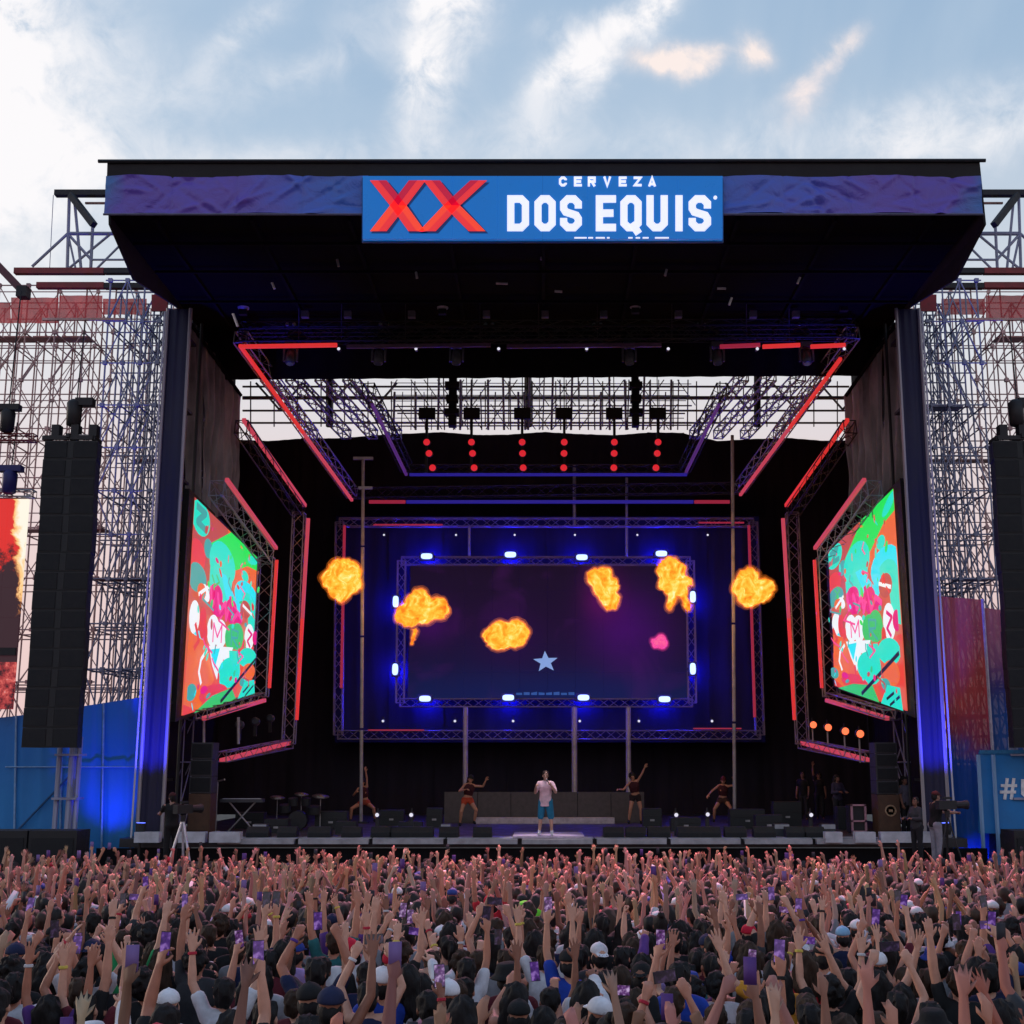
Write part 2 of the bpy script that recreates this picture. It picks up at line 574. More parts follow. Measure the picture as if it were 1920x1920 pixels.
# underside with purlins
UND = mat('roof_lining', (0.006, 0.0055, 0.007), 0.95, spec=0.05, scale=1.0, bump=0.4, bscale=4)
MB().box((0, 35.5, zb + 0.14), (2 * XR - 0.1, 9.9, 0.12)).build('roof_lining', UND, RO)
PUR = mat('roof_steel_dark', (0.010, 0.010, 0.013), 0.95, 0.0, spec=0.05)
for i in range(9):
    x = -10 + 2.5 * i
    MB().beam((x, 30.8, zb + 0.03), (x, 40.0, zb + 0.03), 0.09, 0.12).build('purlin', PUR, RO)
for y in (32.2, 34.2, 36.6):
    MB().beam((-XR + 0.2, y, zb - 0.08), (XR - 0.2, y, zb - 0.08), 0.07, 0.07).build('cross_bar', PUR, RO)
FIT = mat('pale_glint', (0.5, 0.5, 0.55), 0.5, 0.2)  # glints under the roof painted as short pale rods
for px, py, dx, dy in ((407, 432, 6, 18), (437, 588, 9, 24), (632, 486, 3, 14), (1412, 446, -6, 18), (1372, 558, -5, 14), (1602, 462, -4, 12), (930, 531, 22, 1), (1040, 546, 14, 1), (1345, 541, 16, 0), (560, 470, 5, 12), (780, 510, 2, 12), (1250, 505, -3, 12), (510, 530, 5, 12), (1500, 520, -5, 12)):
    MB().tube(at(px, py, 33.6), at(px + dx, py + dy, 33.6), 0.035, 6).build('glint_rod', FIT, RO)
for px in (560, 640, 760, 900, 1010, 1120, 1260, 1400, 1480):
    a = at(px, 585, 37.2)
    MB().tube((a.x, 37.2, zb + 0.08), at(px, 640, 38.2), 0.014, 5).build('cable', DARK, RO)
    MB().box(at(px + 12, 590, 37.4), (0.22, 0.2, 0.2)).build('junction_box', HOG, RO)
# rear roof, higher, behind the header
MB().box((0, 47, 22.4), (27.4, 14.5, 0.2)).build('rear_roof', UND, RO)
MB().cloth((-11.4, 40.2, 16.45), (11.4, 40.2, 16.6), (11.4, 40.0, 22.3), (-11.4, 40.0, 22.3), 120, 10, 0.05, 24, 9).build('header_curtain', BLACK, RO)
for s in (-1, 1):
    # cheek cloth hanging from the roof edge
    P = [(s * (XR + 0.02), 30.5, zt), (s * (XR + (0.02 if s < 0 else 0.22)), 30.9, zb - 0.1), (s * (XR + (0.03 if s < 0 else 0.1)), 33.0, 17.1),
         (s * (XR + 0.03), 36.8, 17.75), (s * (XR + 0.03), 40.2, 18.2), (s * (XR + 0.03), 40.2, 20.0)]
    MB().prism(P, (-s * 0.06, 0, 0)).build('cheek_cloth', TARP, RO)
    MB().prism([(s * 11.5, 40.3, 18.0), (s * 13.5, 54, 18.0), (s * 13.5, 54, 22.3), (s * 11.5, 40.3, 22.3)], (s * 0.1, 0, 0)).build('side_lining', UND, RO)

# fascia cloth, printed from purple to blue, wrinkled


def fascia_mat():
    m = bpy.data.materials.new('fascia_cloth')
    m.use_nodes = True
    t = NT(m.node_tree)
    p = m.node_tree.nodes['Principled BSDF']
    c = t.n('ShaderNodeTexCoord').outputs['Object']
    s = t.n('ShaderNodeSeparateXYZ')
    t.l(c, s.inputs[0])
    nzv = t.noise(c, 0.55, 3, 0.5)
    f = t.m('ADD', t.m('MULTIPLY', t.m('ABSOLUTE', s.outputs[0]), 1 / 11.4), t.m('MULTIPLY', t.m('SUBTRACT', nzv, 0.5), 0.35))
    col = t.ramp(f, [(0.40, (0.060, 0.16, 0.62)), (0.58, (0.10, 0.12, 0.60)), (0.72, (0.15, 0.085, 0.50)), (0.93, (0.14, 0.08, 0.50)), (1.0, (0.03, 0.19, 0.50))])
    t.l(col, p.inputs['Base Color'])
    p.inputs['Roughness'].default_value = 0.32
    b = t.n('ShaderNodeBump', i_Strength=0.9, i_Distance=0.05)
    t.l(t.noise(c, 2.2, 5, 0.6, 1.2), b.inputs['Height'])
    t.l(b.outputs[0], p.inputs['Normal'])
    return m


FAS = fascia_mat()
sx0, sx1 = at(680, 390, 30.3).x, at(1355, 390, 30.3).x
for xa, xb, sd in ((-XR, sx0 + 0.1, 1), (sx1 - 0.1, XR, 6)):
    mb = MB()
    nu, nv = 200, 30
    rf = random.Random(40 + sd)
    creases = [(rf.uniform(0, 1), rf.uniform(-0.1, 1.1), rf.uniform(-0.9, 0.9), rf.uniform(0.25, 0.8), rf.uniform(0.02, 0.055), rf.choice((-1, 1))) for _ in range(26)]
    vs, fs = [], []
    for j in range(nv + 1):
        for i in range(nu + 1):
            u, v = i / nu, j / nv
            x = xa + (xb - xa) * u
            X_, Z_ = u * (xb - xa), v * (zp - zb)
            sw = 0
            for cu, cv, an, ln_, am, sg in creases:        # straight drag creases pulled from the ties
                dx, dz = X_ - cu * (xb - xa), Z_ - cv * (zp - zb)
                a_, b_ = dx * math.cos(an) + dz * math.sin(an), -dx * math.sin(an) + dz * math.cos(an)
                if abs(b_) < 0.3 and abs(a_) < 2.5 * ln_: sw += sg * am * math.exp(-(b_ / 0.07) ** 2 - (a_ / ln_) ** 2)
            for sx_ in (0.25, 0.5, 0.75): sw += 0.03 * math.exp(-((u - sx_) * (xb - xa) / 0.04) ** 2)
            dr = 0.06 * noise.noise(Vector((x * 0.6, v * 1.2, sd))) + 0.02 * noise.noise(Vector((x * 3.2, v * 4, sd + 4)))
            vs.append((x, 30.44 + dr + sw, zb - 0.02 * math.sin(x * 2) + (zp + 0.03 - zb) * v))
    for j in range(nv):
        for i in range(nu):
            a = j * (nu + 1) + i
            fs.append((a, a + 1, a + nu + 2, a + nu + 1))
    mb.add(vs, fs)
    mb.build('fascia_cloth', FAS, RO, smooth=True)
MB().tube((-XR, 30.43, zb - 0.03), (XR, 30.43, zb - 0.03), 0.03, 6).build('fascia_hem', mat('hem_tape', (0.12, 0.12, 0.2), 0.6), RO)

# ---- hanging bits below the roof
for k, (px, py0, py1) in enumerate(((1015, 452, 486), (1013, 520, 552))):
    a, b = at(px, py0, 33.5), at(px, py1, 33.5)
    if k == 0: b0 = b
one(MB().tube(at(1015, 447, 33.5), at(1016, 487, 33.5), 0.05, 8), 'hanging_pole', POLE, 'short pale pole hanging under the middle of the big sign', 'pole')
HO = mat('hoist_grey', (0.42, 0.40, 0.44), 0.5, 0.1)
for px, py, lab in ((830, 568, 'grey motor hoist under the roof, above the double cross logo half of the opening'),
                    (1191, 566, 'grey motor hoist under the roof, below the white sign lettering'),
                    (457, 569, 'grey motor hoist under the roof corner on the fire screen side'),
                    (1581, 562, 'grey motor hoist under the roof corner on the red scrim side')):
    p = at(px, py, 37.5)
    h = thing('chain_hoist', lab, 'hoist', p, 'chain hoists under the roof')
    MB().lathe(p, [(-0.22, 0.10), (-0.18, 0.17), (0.0, 0.2), (0.12, 0.17), (0.18, 0.08)], (0, 0, 1), 12).build('motor_body', HO, h, True)
    MB().box(p + Vector((0, -0.02, -0.3)), (0.24, 0.18, 0.16)).build('chain_bag', DARK, h)
    zz = zb + 0.08
    MB().tube(p, (p.x, p.y, zz), 0.02, 5).build('chain', DARK, h)

# ================================================================== sign
SG = thing('sign', 'long blue rooftop sign with two red crosses and DOS EQUIS in white letters', 'sign', (at(1017, 447, 30.25).x, 30.25, at(1017, 447, 30.25).z))
YS = 30.2


def sp(px, py, dy=0.0): return at(px, py, YS) + Vector((0, dy, 0))


def sign_mat(name, c, e, s):
    return mat(name, c, 0.35, 0, vary=0.08, scale=1.5, emit=e, estr=s)


S_BLUE = sign_mat('sign_blue', (0.010, 0.15, 0.48), (0.0, 0.13, 0.47), 0.62)
S_WHITE = sign_mat('sign_white', (0.80, 0.82, 0.88), (0.85, 0.87, 1.0), 0.75)
S_RED = sign_mat('sign_red', (0.75, 0.035, 0.045), (0.9, 0.03, 0.035), 0.62)
S_DRED = sign_mat('sign_dark_red', (0.45, 0.008, 0.04), (0.62, 0.006, 0.05), 0.55)
S_ORG = sign_mat('sign_orange', (0.85, 0.07, 0.03), (0.98, 0.055, 0.025), 0.68)
S_NAVY = sign_mat('sign_navy', (0.006, 0.045, 0.20), (0.0, 0.03, 0.16), 0.3)
# six LED modules butted together
n = 8
for i in range(n):
    x0, x1 = 680 + 675 * i / n, 680 + 675 * (i + 1) / n
    MB().prism([sp(x0 + 0.15, 448), sp(x1 - 0.15, 448), sp(x1 - 0.15, 330), sp(x0 + 0.15, 330)], (0, 0.14, 0)).build('panel', S_BLUE, SG)
MB().prism([sp(677, 450, 0.15), sp(1358, 450, 0.15), sp(1358, 328, 0.15), sp(677, 328, 0.15)], (0, 0.06, 0)).build('backing', mat('sign_frame_blue', (0.02, 0.10, 0.3), 0.5), SG)


def stroke(mb, pts, w, closed=False, y=YS, th=0.03, mk=sp, dy=-0.035, wh=None):
    """mitred band of width w (photo px) along pts, given thickness"""
    wh = wh or w
    P = [Vector(p) for p in pts]
    n = len(P)
    L, Rr = [], []
    for i in range(n):
        if closed: a, b, c = P[(i - 1) % n], P[i], P[(i + 1) % n]
        else:
            b = P[i]
            a = P[i - 1] if i else b - (P[1] - b)
            c = P[i + 1] if i < n - 1 else b + (b - P[i - 1])
        d0, d1 = (b - a).normalized(), (c - b).normalized()
        n0, n1 = Vector((-d0.y, d0.x)), Vector((-d1.y, d1.x))
        m = (n0 + n1).normalized()
        k = w / 2 / max(0.5, m.dot(n1))
        L.append(b + m * k)
        Rr.append(b - m * k)
    for i in range(n if closed else n - 1):
        j = (i + 1) % n
        q = [mk(*Rr[i], dy), mk(*Rr[j], dy), mk(*L[j], dy), mk(*L[i], dy)]
        mb.prism(q, (0, th, 0))


def letter(ch, x0, x1, yt, yb, w, parent, m, name='letter', mk=sp, dy=-0.035):
    a, b = x0 + w / 2, x1 - w / 2
    t, l = yt + w / 2, yb - w / 2
    c = min(8, (b - a) * 0.38)
    mid = (t + l) / 2
    S = {'D': [([(a, l), (a, t), (b - c, t), (b, t + c), (b, l - c), (b - c, l)], True)],
         'O': [([(a + c, l), (a, l - c), (a, t + c), (a + c, t), (b - c, t), (b, t + c), (b, l - c), (b - c, l)], True)],
         'S': [([(b, t + c * 2.2), (b, t + c), (b - c, t), (a + c, t), (a, t + c), (a, mid - c * 1.1), (a + c * 0.5, mid - c * 0.3), (b - c * 0.5, mid + c * 0.5),
                 (b, mid + c * 1.3), (b, l - c), (b - c, l), (a + c, l), (a, l - c), (a, l - c * 2.2)], False)],
         'E': [([(x1, t), (a, t), (a, l), (x1, l)], False), ([(a, mid), (x1 - w * 0.35, mid)], False)],
         'Q': [([(a + c, l), (a, l - c), (a, t + c), (a + c, t), (b - c, t), (b, t + c), (b, l - c), (b - c, l)], True), ([(a + (b - a) * 0.55, l - w * 0.6), (b + w * 0.1, yb + w * 0.35)], False)],
         'U': [([(a, yt), (a, l - c), (a + c, l), (b - c, l), (b, l - c), (b, yt)], False)],
         'I': [([((x0 + x1) / 2, yt), ((x0 + x1) / 2, yb)], False)],
         'C': [([(b, t + c * 1.0), (b, t + c * .8), (b - c * .8, t), (a + c * .8, t), (a, t + c * .8), (a, l - c * .8), (a + c * .8, l), (b - c * .8, l), (b, l - c * .8), (b, l - c * 1.0)], False)],
         'R': [([(a, yb), (a, t), (b, t), (b, mid), (a, mid)], False), ([((a + b) / 2, mid), (b, yb)], False)],
         'V': [([(a, yt), ((a + b) / 2, yb - w * 0.2), (b, yt)], False)],
         'Z': [([(x0, t), (b, t), (a, l), (x1, l)], False)],
         'A': [([(a, yb), ((a + b) / 2, yt + w * 0.3), (b, yb)], False), ([(a + (b - a) * 0.2, l - w * 0.5), (b - (b - a) * 0.2, l - w * 0.5)], False)],
         '#': [([(a + (b - a) * 0.38, yt), (a + (b - a) * 0.18, yb)], False), ([(b - (b - a) * 0.12, yt), (b - (b - a) * 0.32, yb)], False),
               ([(x0, yt + (yb - yt) * 0.35), (x1, yt + (yb - yt) * 0.35)], False), ([(x0 - 2, yt + (yb - yt) * 0.65), (x1 - 2, yt + (yb - yt) * 0.65)], False)]}
    mb = MB()
    for k, (pts, cl) in enumerate(S[ch]): stroke(mb, pts, w, cl, mk=mk, dy=dy - 0.004 * k)
    return mb.build(name, m, parent)


for ch, x0, x1 in (('D', 951, 992), ('O', 1002, 1042), ('S', 1050, 1091), ('E', 1117, 1155), ('Q', 1163, 1203), ('U', 1212, 1252), ('I', 1266, 1280), ('S', 1291, 1333)):
    letter(ch, x0, x1, 367, 434, 13.5, SG, S_WHITE)
for ch, x in zip('CERVEZA', (1048, 1076, 1102, 1131, 1160, 1188, 1215)):
    letter(ch, x, x + 15, 332, 350, 4.2, SG, S_WHITE)
MB().prism([sp(1341 + 3.6 * math.cos(i * math.pi / 4), 371 + 3.6 * math.sin(i * math.pi / 4), -0.03) for i in range(8)], (0, 0.03, 0)).build('dot', S_WHITE, SG)
mb = MB()
for x0, x1 in ((1077, 1100), (1103, 1112), (1117, 1134), (1138, 1143), (1178, 1186), (1192, 1200), (1205, 1216), (1228, 1254)):
    mb.prism([sp(x0, 447.5, -0.02), sp(x1, 447.5, -0.02), sp(x1, 445, -0.02), sp(x0, 445, -0.02)], (0, 0.02, 0))
mb.build('cut_off_line', S_WHITE, SG)


def cross(x_tl, x_tr, x_bl, x_br, xc, yc, yt=339, yb=434, w=31):
    """two crossing bars, each arm split lengthwise in a lighter and a darker facet"""
    for off, dy, sh in ((5, -0.012, True), (0, -0.03, False)):
        arms = ((x_tl, yt, 1), (x_tr, yt, 0), (x_bl, yb, 0), (x_br, yb, 1))
        if sh:
            mb = MB()
            for x, y, _ in arms:
                mb.prism([sp(x + off - w * .1, y + off * 0.7, dy), sp(x + w + off, y + off * 0.7, dy), sp(xc + w / 2 + off, yc, dy), sp(xc - w / 2 + off, yc, dy)], (0, 0.01, 0))
            mb.build('cross_shadow', S_NAVY, SG)
            continue
        ml, md, mo = MB(), MB(), MB()
        for x, y, k in arms:
            top = y == yt
            q1 = [sp(x, y, dy), sp(x + w / 2, y, dy), sp(xc, yc, dy), sp(xc - w / 2, yc, dy)]
            q2 = [sp(x + w / 2, y, dy), sp(x + w, y, dy), sp(xc + w / 2, yc, dy), sp(xc, yc, dy)]
            outer_left = x < xc - w / 2
            for q, inner in ((q1, not outer_left), (q2, outer_left)):
                tgt = (md if inner == top else ml) if not (not top and not inner) else mo
                tgt.prism(q, (0, 0.025, 0))
        ml.build('cross_facet', S_RED, SG)
        md.build('cross_facet', S_DRED, SG)
        mo.build('cross_facet', S_ORG, SG)


cross(694, 767, 694, 766, 747, 386)
cross(794, 882, 786, 879, 847, 386)

# ================================================================== roof towers
TOWF = mat('tower_cloth', (0.010, 0.011, 0.045), 0.6, scale=1.2, bump=0.6, bscale=5, stretch=(1, 1, 0.25))
for s, side in ((-1, 'fire screen'), (1, 'red scrim')):
    t = thing('roof_tower', f'tall cloth wrapped roof tower glowing blue low down, on the {side} side', 'tower', (s * 11.05, 37.2, 0))
    x0, x1 = s * 10.72, s * 11.36
    MB().cloth((min(x0, x1), 36.95, 0.3), (max(x0, x1), 36.95, 0.3), (max(x0, x1), 36.95, 17.7), (min(x0, x1), 36.95, 17.7), 14, 60, 0.03, 3, 11 + s).build('front_cloth', TOWF, t, True)
    MB().cloth((x1, 37.0, 0.3), (x1, 38.3, 0.3), (x1, 38.3, 17.7), (x1, 37.0, 17.7), 8, 40, 0.03, 3, 21 + s).build('side_cloth', TOWF, t, True)
    for xx, yy in ((x1 + s * 0.02, 36.9), (x0 - s * 0.03, 36.9), (x1, 38.3), (x0, 38.3)):
        rod('corner_post', (xx, yy, 0), (xx, yy, 17.7), 0.055 if yy < 37 else 0.05, POLE if yy < 37 else DARK, t)
    rod('guy_cable', (x1 + s * 0.16, 36.8, 0.2), (x1 + s * 0.10, 36.9, 17.6), 0.028, PALE, t)
    for k in range(8):
        MB().box((s * 11.04, 37.6, 1.5 + k * 2.2), (0.5, 0.9, 0.08)).build('cross_plate', DARK, t)
    MB().box((s * 11.04, 37.3, 0.12), (1.5, 1.5, 0.24)).build('base', DARK, t)
    # blue uplighter at its foot
    u = thing('uplighter', f'small blue uplighter at the foot of the roof tower, {side} side', 'lamp', (s * 11.05, 36.1, 0), 'blue uplighters at the tower feet')
    MB().lathe((s * 11.05, 36.1, 2.25), [(0, 0.1), (0.1, 0.13), (0.3, 0.14)], (0, 0.1, 1), 12).build('housing', BOX, u)
    MB().lathe((s * 11.05, 36.13, 2.56), [(0, 0.12), (0.01, 0.12)], (0, 0.1, 1), 12).build('lens', emat('blue_lens', (0.1, 0.15, 1), 3), u)
    MB().tube((s * 11.05, 36.1, 0), (s * 11.05, 36.1, 2.27), 0.04).build('stand', DARK, u)
    light('uplight', 'SPOT', (s * 11.05, 36.15, 2.6), (0.03, 0.03, 1.0), 6000, u, (s * 11.05, 37.0, 9.5), 0.08, 50, 1.0)

# ================================================================== interior drapes
t = thing('back_curtain', 'black curtain hung across the back of the stage', 'curtain', (0, 53, ZD))
mb = MB()
nx = 18
for i in range(nx):
    xa, xb = -13.3 + 26.6 * i / nx, -13.3 + 26.6 * (i + 1) / nx
    za = 18.05 - 0.16 * (0.5 + 0.5 * math.sin(i * 1.9)) - (0.25 if i < 4 or i > 13 else 0)
    zc = 18.05 - 0.16 * (0.5 + 0.5 * math.sin((i + 1) * 1.9)) - (0.25 if i + 1 < 4 or i + 1 > 13 else 0)
    MB().cloth((xa, 53 + 0.03 * (i % 2), ZD), (xb + 0.1, 53 + 0.03 * (i % 2), ZD), (xb + 0.1, 53 + 0.03 * (i % 2), zc), (xa, 53 + 0.03 * (i % 2), za), 12, 14, 0.05, 3, i).build('curtain_panel', VELVET, t, True)
for s, side in ((-1, 'fire screen'), (1, 'red scrim')):
    t = thing('wing_curtain', f'black curtain closing the stage wing on the {side} side', 'curtain', (s * 11.3, 45, ZD), 'black wing curtains')
    MB().cloth((s * 11.3, 38.6, ZD), (s * 13.3, 53, ZD), (s * 13.3, 53, 18.1), (s * 11.3, 38.6, 18.3), 60, 8, 0.05, 22, 4 + s).build('curtain_panel', BLACK, t, True)
    GD = mat('grey_gauze', (0.24, 0.235, 0.25), 0.85, vary=0.6, scale=1.4, bump=1.0, bscale=4, stretch=(1, 1, 0.3))
    def m2(px, py, Y): return at(px if s < 0 else 2038 - px, py, Y)
    t = thing('gauze_drape', f'crumpled grey gauze drape high in the wing, {side} side', 'drape', m2(400, 880, 39.5))
    for q in range(3):
        a, b = q / 3, (q + 1) / 3
        lo = lambda f: m2(344 + 98 * f, 985 - 25 * f, 38.4 + 2.6 * f)
        hi = lambda f: m2(348 + 104 * f, 590 + 150 * f, 38.4 + 2.6 * f)
        MB().cloth(lo(a), lo(b + 0.02), hi(b + 0.02), hi(a), 30, 30, 0.15, 3, 31 + q + 7 * s).build('cloth_width', GD, t, True)
    one(MB().tube(m2(347, 592, 38.3), m2(452, 742, 40.9), 0.06, 6), 'drape_rail', PUR, f'dark sloping rail above the grey gauze drape, {side} side', 'rail', 'sloping rails in the wings')

# ================================================================== LED portals


def led(parent, p, q, m, w=0.09, name='led_strip'):
    return MB().beam(p, q, w, w).build(name, m, parent)


t = thing('truss_frame', 'red lit truss frame hanging widest under the stage roof', 'truss frame', at(1024, 645, 38))
A, B = at(450, 648, 38), at(1600, 640, 38)
C, D = at(660, 938, 50), at(1388, 928, 50)
up = Vector((0, 0, 0.28))
for p, q in ((A, B), (A, C), (B, D), (C, D)): truss(t, p + up, q + up, 0.4, 0.4, ALU if q is C or q is D and p is B else DARK)
for x0, x1, m in ((452, 632, LED_R), (650, 920, LED_V), (950, 1240, LED_V), (1350, 1425, LED_D), (1430, 1500, LED_R), (1520, 1585, LED_R)):
    led(t, at(x0, 650, 37.95), at(x1, 647, 37.95), m if m is not LED_V else mat('unlit_strip', (0.10, 0.05, 0.10), 0.5), 0.11)
for s in (0, 1):
    P, Q = ((A, C), (B, D))[s]
    dn = Vector((0, 0, 0.0))
    led(t, P.lerp(Q, 0.0 if s == 0 else 0.09) + dn, P.lerp(Q, 0.5) + dn, LED_R, 0.10)
    led(t, P.lerp(Q, 0.5) + dn, Q + dn, LED_P, 0.10)
led(t, at(692, 941, 50.1), at(760, 941, 50.1), LED_D, 0.12)
led(t, at(762, 941, 50.1), at(1300, 941, 50.1), LED_B, 0.12)
led(t, at(1302, 941, 50.1), at(1368, 941, 50.1), LED_D, 0.12)

t = thing('truss_frame', 'smaller blue lit truss frame hanging inside the red one', 'truss frame', at(1024, 890, 49))
for s in (0, 1):
    m3 = (lambda x: x) if s == 0 else (lambda x: 2046 - x)
    P, Q = at(m3(690), 742, 43.5), at(m3(762), 890, 49)
    truss(t, P + up, Q + up, 0.4, 0.4, DARK)
    led(t, P.lerp(Q, 0.1), Q, LED_V, 0.1)
truss(t, at(762, 880, 49), at(1290, 880, 49), 0.4, 0.3, DARK)
led(t, at(768, 890, 48.8), at(1288, 890, 48.8), LED_B, 0.1)

for s, side in ((-1, 'fire screen'), (1, 'red scrim')):
    def m4(px, py, Y): return at(px if s < 0 else 2046 - px, py, Y)
    VT = mat('truss_violet_grey', (0.26, 0.24, 0.30), 0.45, 0.6, vary=0.3)
    t = thing('truss_frame', f'larger side truss bracket edged with red light, {side} side', 'truss frame', m4(560, 1395, 47), 'side portal frames')
    a, b, c, d = m4(452, 800, 40), m4(561, 962, 47), m4(541, 1395, 47), m4(414, 1420, 41)
    truss(t, a, b, 0.4, 0.45, DARK)
    truss(t, b, c, 0.42, 0.4, VT, up=(0, 1, 0))
    truss(t, c, d, 0.35, 0.3, VT)
    led(t, m4(457, 787, 40), m4(572, 948, 47), LED_P if s < 0 else LED_R, 0.12)
    led(t, m4(578, 972, 47), m4(567, 1160, 47), LED_P, 0.12)
    led(t, m4(567, 1160, 47), m4(556, 1350, 47), LED_R, 0.12)
    led(t, m4(415, 1426, 41), m4(542, 1393, 47), LED_P, 0.13)
    t = thing('truss_frame', f'smaller side truss bracket round the tilted picture screen, {side} side', 'truss frame', m4(500, 1310, 44), 'side portal frames')
    a, b, c, d = m4(406, 915, 38.5), m4(500, 1045, 44.2), m4(487, 1306, 44.2), m4(378, 1340, 38.8)
    truss(t, a, b, 0.45, 0.5, STEEL_B)
    truss(t, b, c, 0.5, 0.4, VT, up=(0, 1, 0))
    truss(t, c, d, 0.35, 0.25, VT)
    led(t, m4(425, 899, 38.5), m4(518, 1028, 44.2), LED_P, 0.11)
    led(t, m4(519, 1050, 44.2), m4(505, 1290, 44.2), LED_R, 0.1)
    led(t, m4(382, 1347, 38.8), m4(496, 1313, 44.2), LED_P, 0.12)

# ================================================================== back frames round the main screen
t = thing('truss_frame', 'big rectangular aluminium truss frame with red uprights round the main screen', 'truss frame', at(1030, 1385, 50.5))
q = [at(637, 980, 50.5), at(1412, 980, 50.5), at(1425, 1378, 50.5), at(634, 1378, 50.5)]
for i in range(4): truss(t, q[i], q[(i + 1) % 4], 0.32, 0.32, VT, up=(0, 1, 0), step=0.4)
led(t, at(646, 985, 50.2), at(640, 1290, 50.2), LED_D, 0.1)
led(t, at(1404, 985, 50.2), at(1415, 1345, 50.2), LED_D, 0.1)
led(t, at(700, 984, 50.2), at(830, 984, 50.2), LED_D, 0.06)
led(t, at(1310, 980, 50.2), at(1395, 980, 50.2), LED_D, 0.06)
led(t, at(690, 1369, 50.2), at(795, 1369, 50.2), LED_D, 0.05)
led(t, at(1300, 1366, 50.2), at(1390, 1366, 50.2), LED_D, 0.05)
t = thing('truss_frame', 'inner aluminium truss frame carrying the blue white strobes', 'truss frame', at(1025, 1325, 50))
q = [at(753, 1052, 50), at(1294, 1052, 50), at(1298, 1318, 50), at(750, 1318, 50)]
for i in range(4): truss(t, q[i], q[(i + 1) % 4], 0.3, 0.3, VT, up=(0, 1, 0), step=0.4)

t = thing('halo_cloth', 'dark navy cloth added behind the main screen frames to catch the strobe halos', 'curtain', (at(1024, 1400, 51).x, 51, 3.0))  # added cloth close behind the strobes, so that their blue halos show
DROP = mat('halo_cloth_navy', (0.018, 0.018, 0.060), 0.9, spec=0.1, scale=1.2, bump=0.5, bscale=5, stretch=(1, 1, 0.2))
q = [at(628, 1392, 51), at(1432, 1392, 51), at(1420, 968, 51), at(630, 968, 51)]
for i in range(8):
    a, b = i / 8, (i + 1) / 8 + 0.004
    MB().cloth(q[0].lerp(q[1], a), q[0].lerp(q[1], b), q[3].lerp(q[2], b), q[3].lerp(q[2], a), 14, 12, 0.03, 3, i + 50).build('cloth_width', DROP, t, True)
# main LED screen: dark picture, purple to blue at the bottom


def screen_mat():
    m = bpy.data.materials.new('main_screen_picture')
    m.use_nodes = True
    t = NT(m.node_tree)
    p = m.node_tree.nodes['Principled BSDF']
    p.inputs['Base Color'].default_value = (0.004, 0.004, 0.005, 1)
    p.inputs['Roughness'].default_value = 0.8
    p.inputs['Specular IOR Level'].default_value = 0.1
    c = t.n('ShaderNodeTexCoord').outputs['Object']
    s = t.n('ShaderNodeSeparateXYZ')
    t.l(c, s.inputs[0])
    n1 = t.noise(c, 0.35, 4, 0.6)
    f = t.m('ADD', t.m('MULTIPLY', s.outputs[2], 0.17), t.m('MULTIPLY', t.m('SUBTRACT', n1, 0.5), 0.5))
    col = t.ramp(f, [(0.0, (0.006, 0.010, 0.055)), (0.2, (0.009, 0.006, 0.038)), (0.5, (0.011, 0.0045, 0.024)), (1.0, (0.010, 0.004, 0.016))])
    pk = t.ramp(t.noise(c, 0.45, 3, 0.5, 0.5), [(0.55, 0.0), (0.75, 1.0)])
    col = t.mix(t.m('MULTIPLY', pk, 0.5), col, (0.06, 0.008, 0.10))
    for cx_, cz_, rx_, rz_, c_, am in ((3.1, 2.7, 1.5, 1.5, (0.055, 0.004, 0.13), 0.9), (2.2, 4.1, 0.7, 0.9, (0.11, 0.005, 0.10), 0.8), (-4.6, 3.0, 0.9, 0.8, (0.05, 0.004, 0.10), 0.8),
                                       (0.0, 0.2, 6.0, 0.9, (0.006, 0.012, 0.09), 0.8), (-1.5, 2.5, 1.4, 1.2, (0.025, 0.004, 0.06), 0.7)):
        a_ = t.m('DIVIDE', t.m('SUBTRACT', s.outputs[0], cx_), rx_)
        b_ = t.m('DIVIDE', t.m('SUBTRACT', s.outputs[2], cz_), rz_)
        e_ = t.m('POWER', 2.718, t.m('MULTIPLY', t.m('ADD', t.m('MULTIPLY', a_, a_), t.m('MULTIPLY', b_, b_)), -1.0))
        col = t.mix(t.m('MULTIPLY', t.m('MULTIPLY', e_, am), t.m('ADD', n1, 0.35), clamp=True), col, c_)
    t.l(col, p.inputs['Emission Color'])
    p.inputs['Emission Strength'].default_value = 1.0
    return m


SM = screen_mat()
a, b = at(764, 1312, 50.35), at(1284, 1060, 50.35)
t = thing('led_screen', 'wide dark purple video screen in the middle of the stage set', 'screen', ((a.x + b.x) / 2, 50.35, a.z))
nx, nz = 10, 5
for i in range(nx):
    for j in range(nz):
        x0, x1 = a.x + (b.x - a.x) * i / nx, a.x + (b.x - a.x) * (i + 1) / nx
        z0, z1 = a.z + (b.z - a.z) * j / nz, a.z + (b.z - a.z) * (j + 1) / nz
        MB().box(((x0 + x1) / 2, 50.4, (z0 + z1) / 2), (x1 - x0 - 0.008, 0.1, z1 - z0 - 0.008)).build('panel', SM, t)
sc_ = at(1023, 1241, 50.3)
pts = []
for i in range(10):
    r = 0.50 if i % 2 == 0 else 0.21
    an = math.pi / 2 + i * math.pi / 5 + 0.06
    pts.append(sc_ + Vector((r * math.cos(an), 0, r * 0.86 * math.sin(an))))
MB().prism(pts, (0, 0.03, 0)).build('star', emat('star_blue', (0.20, 0.33, 0.68), 1.0), t)
mb = MB()
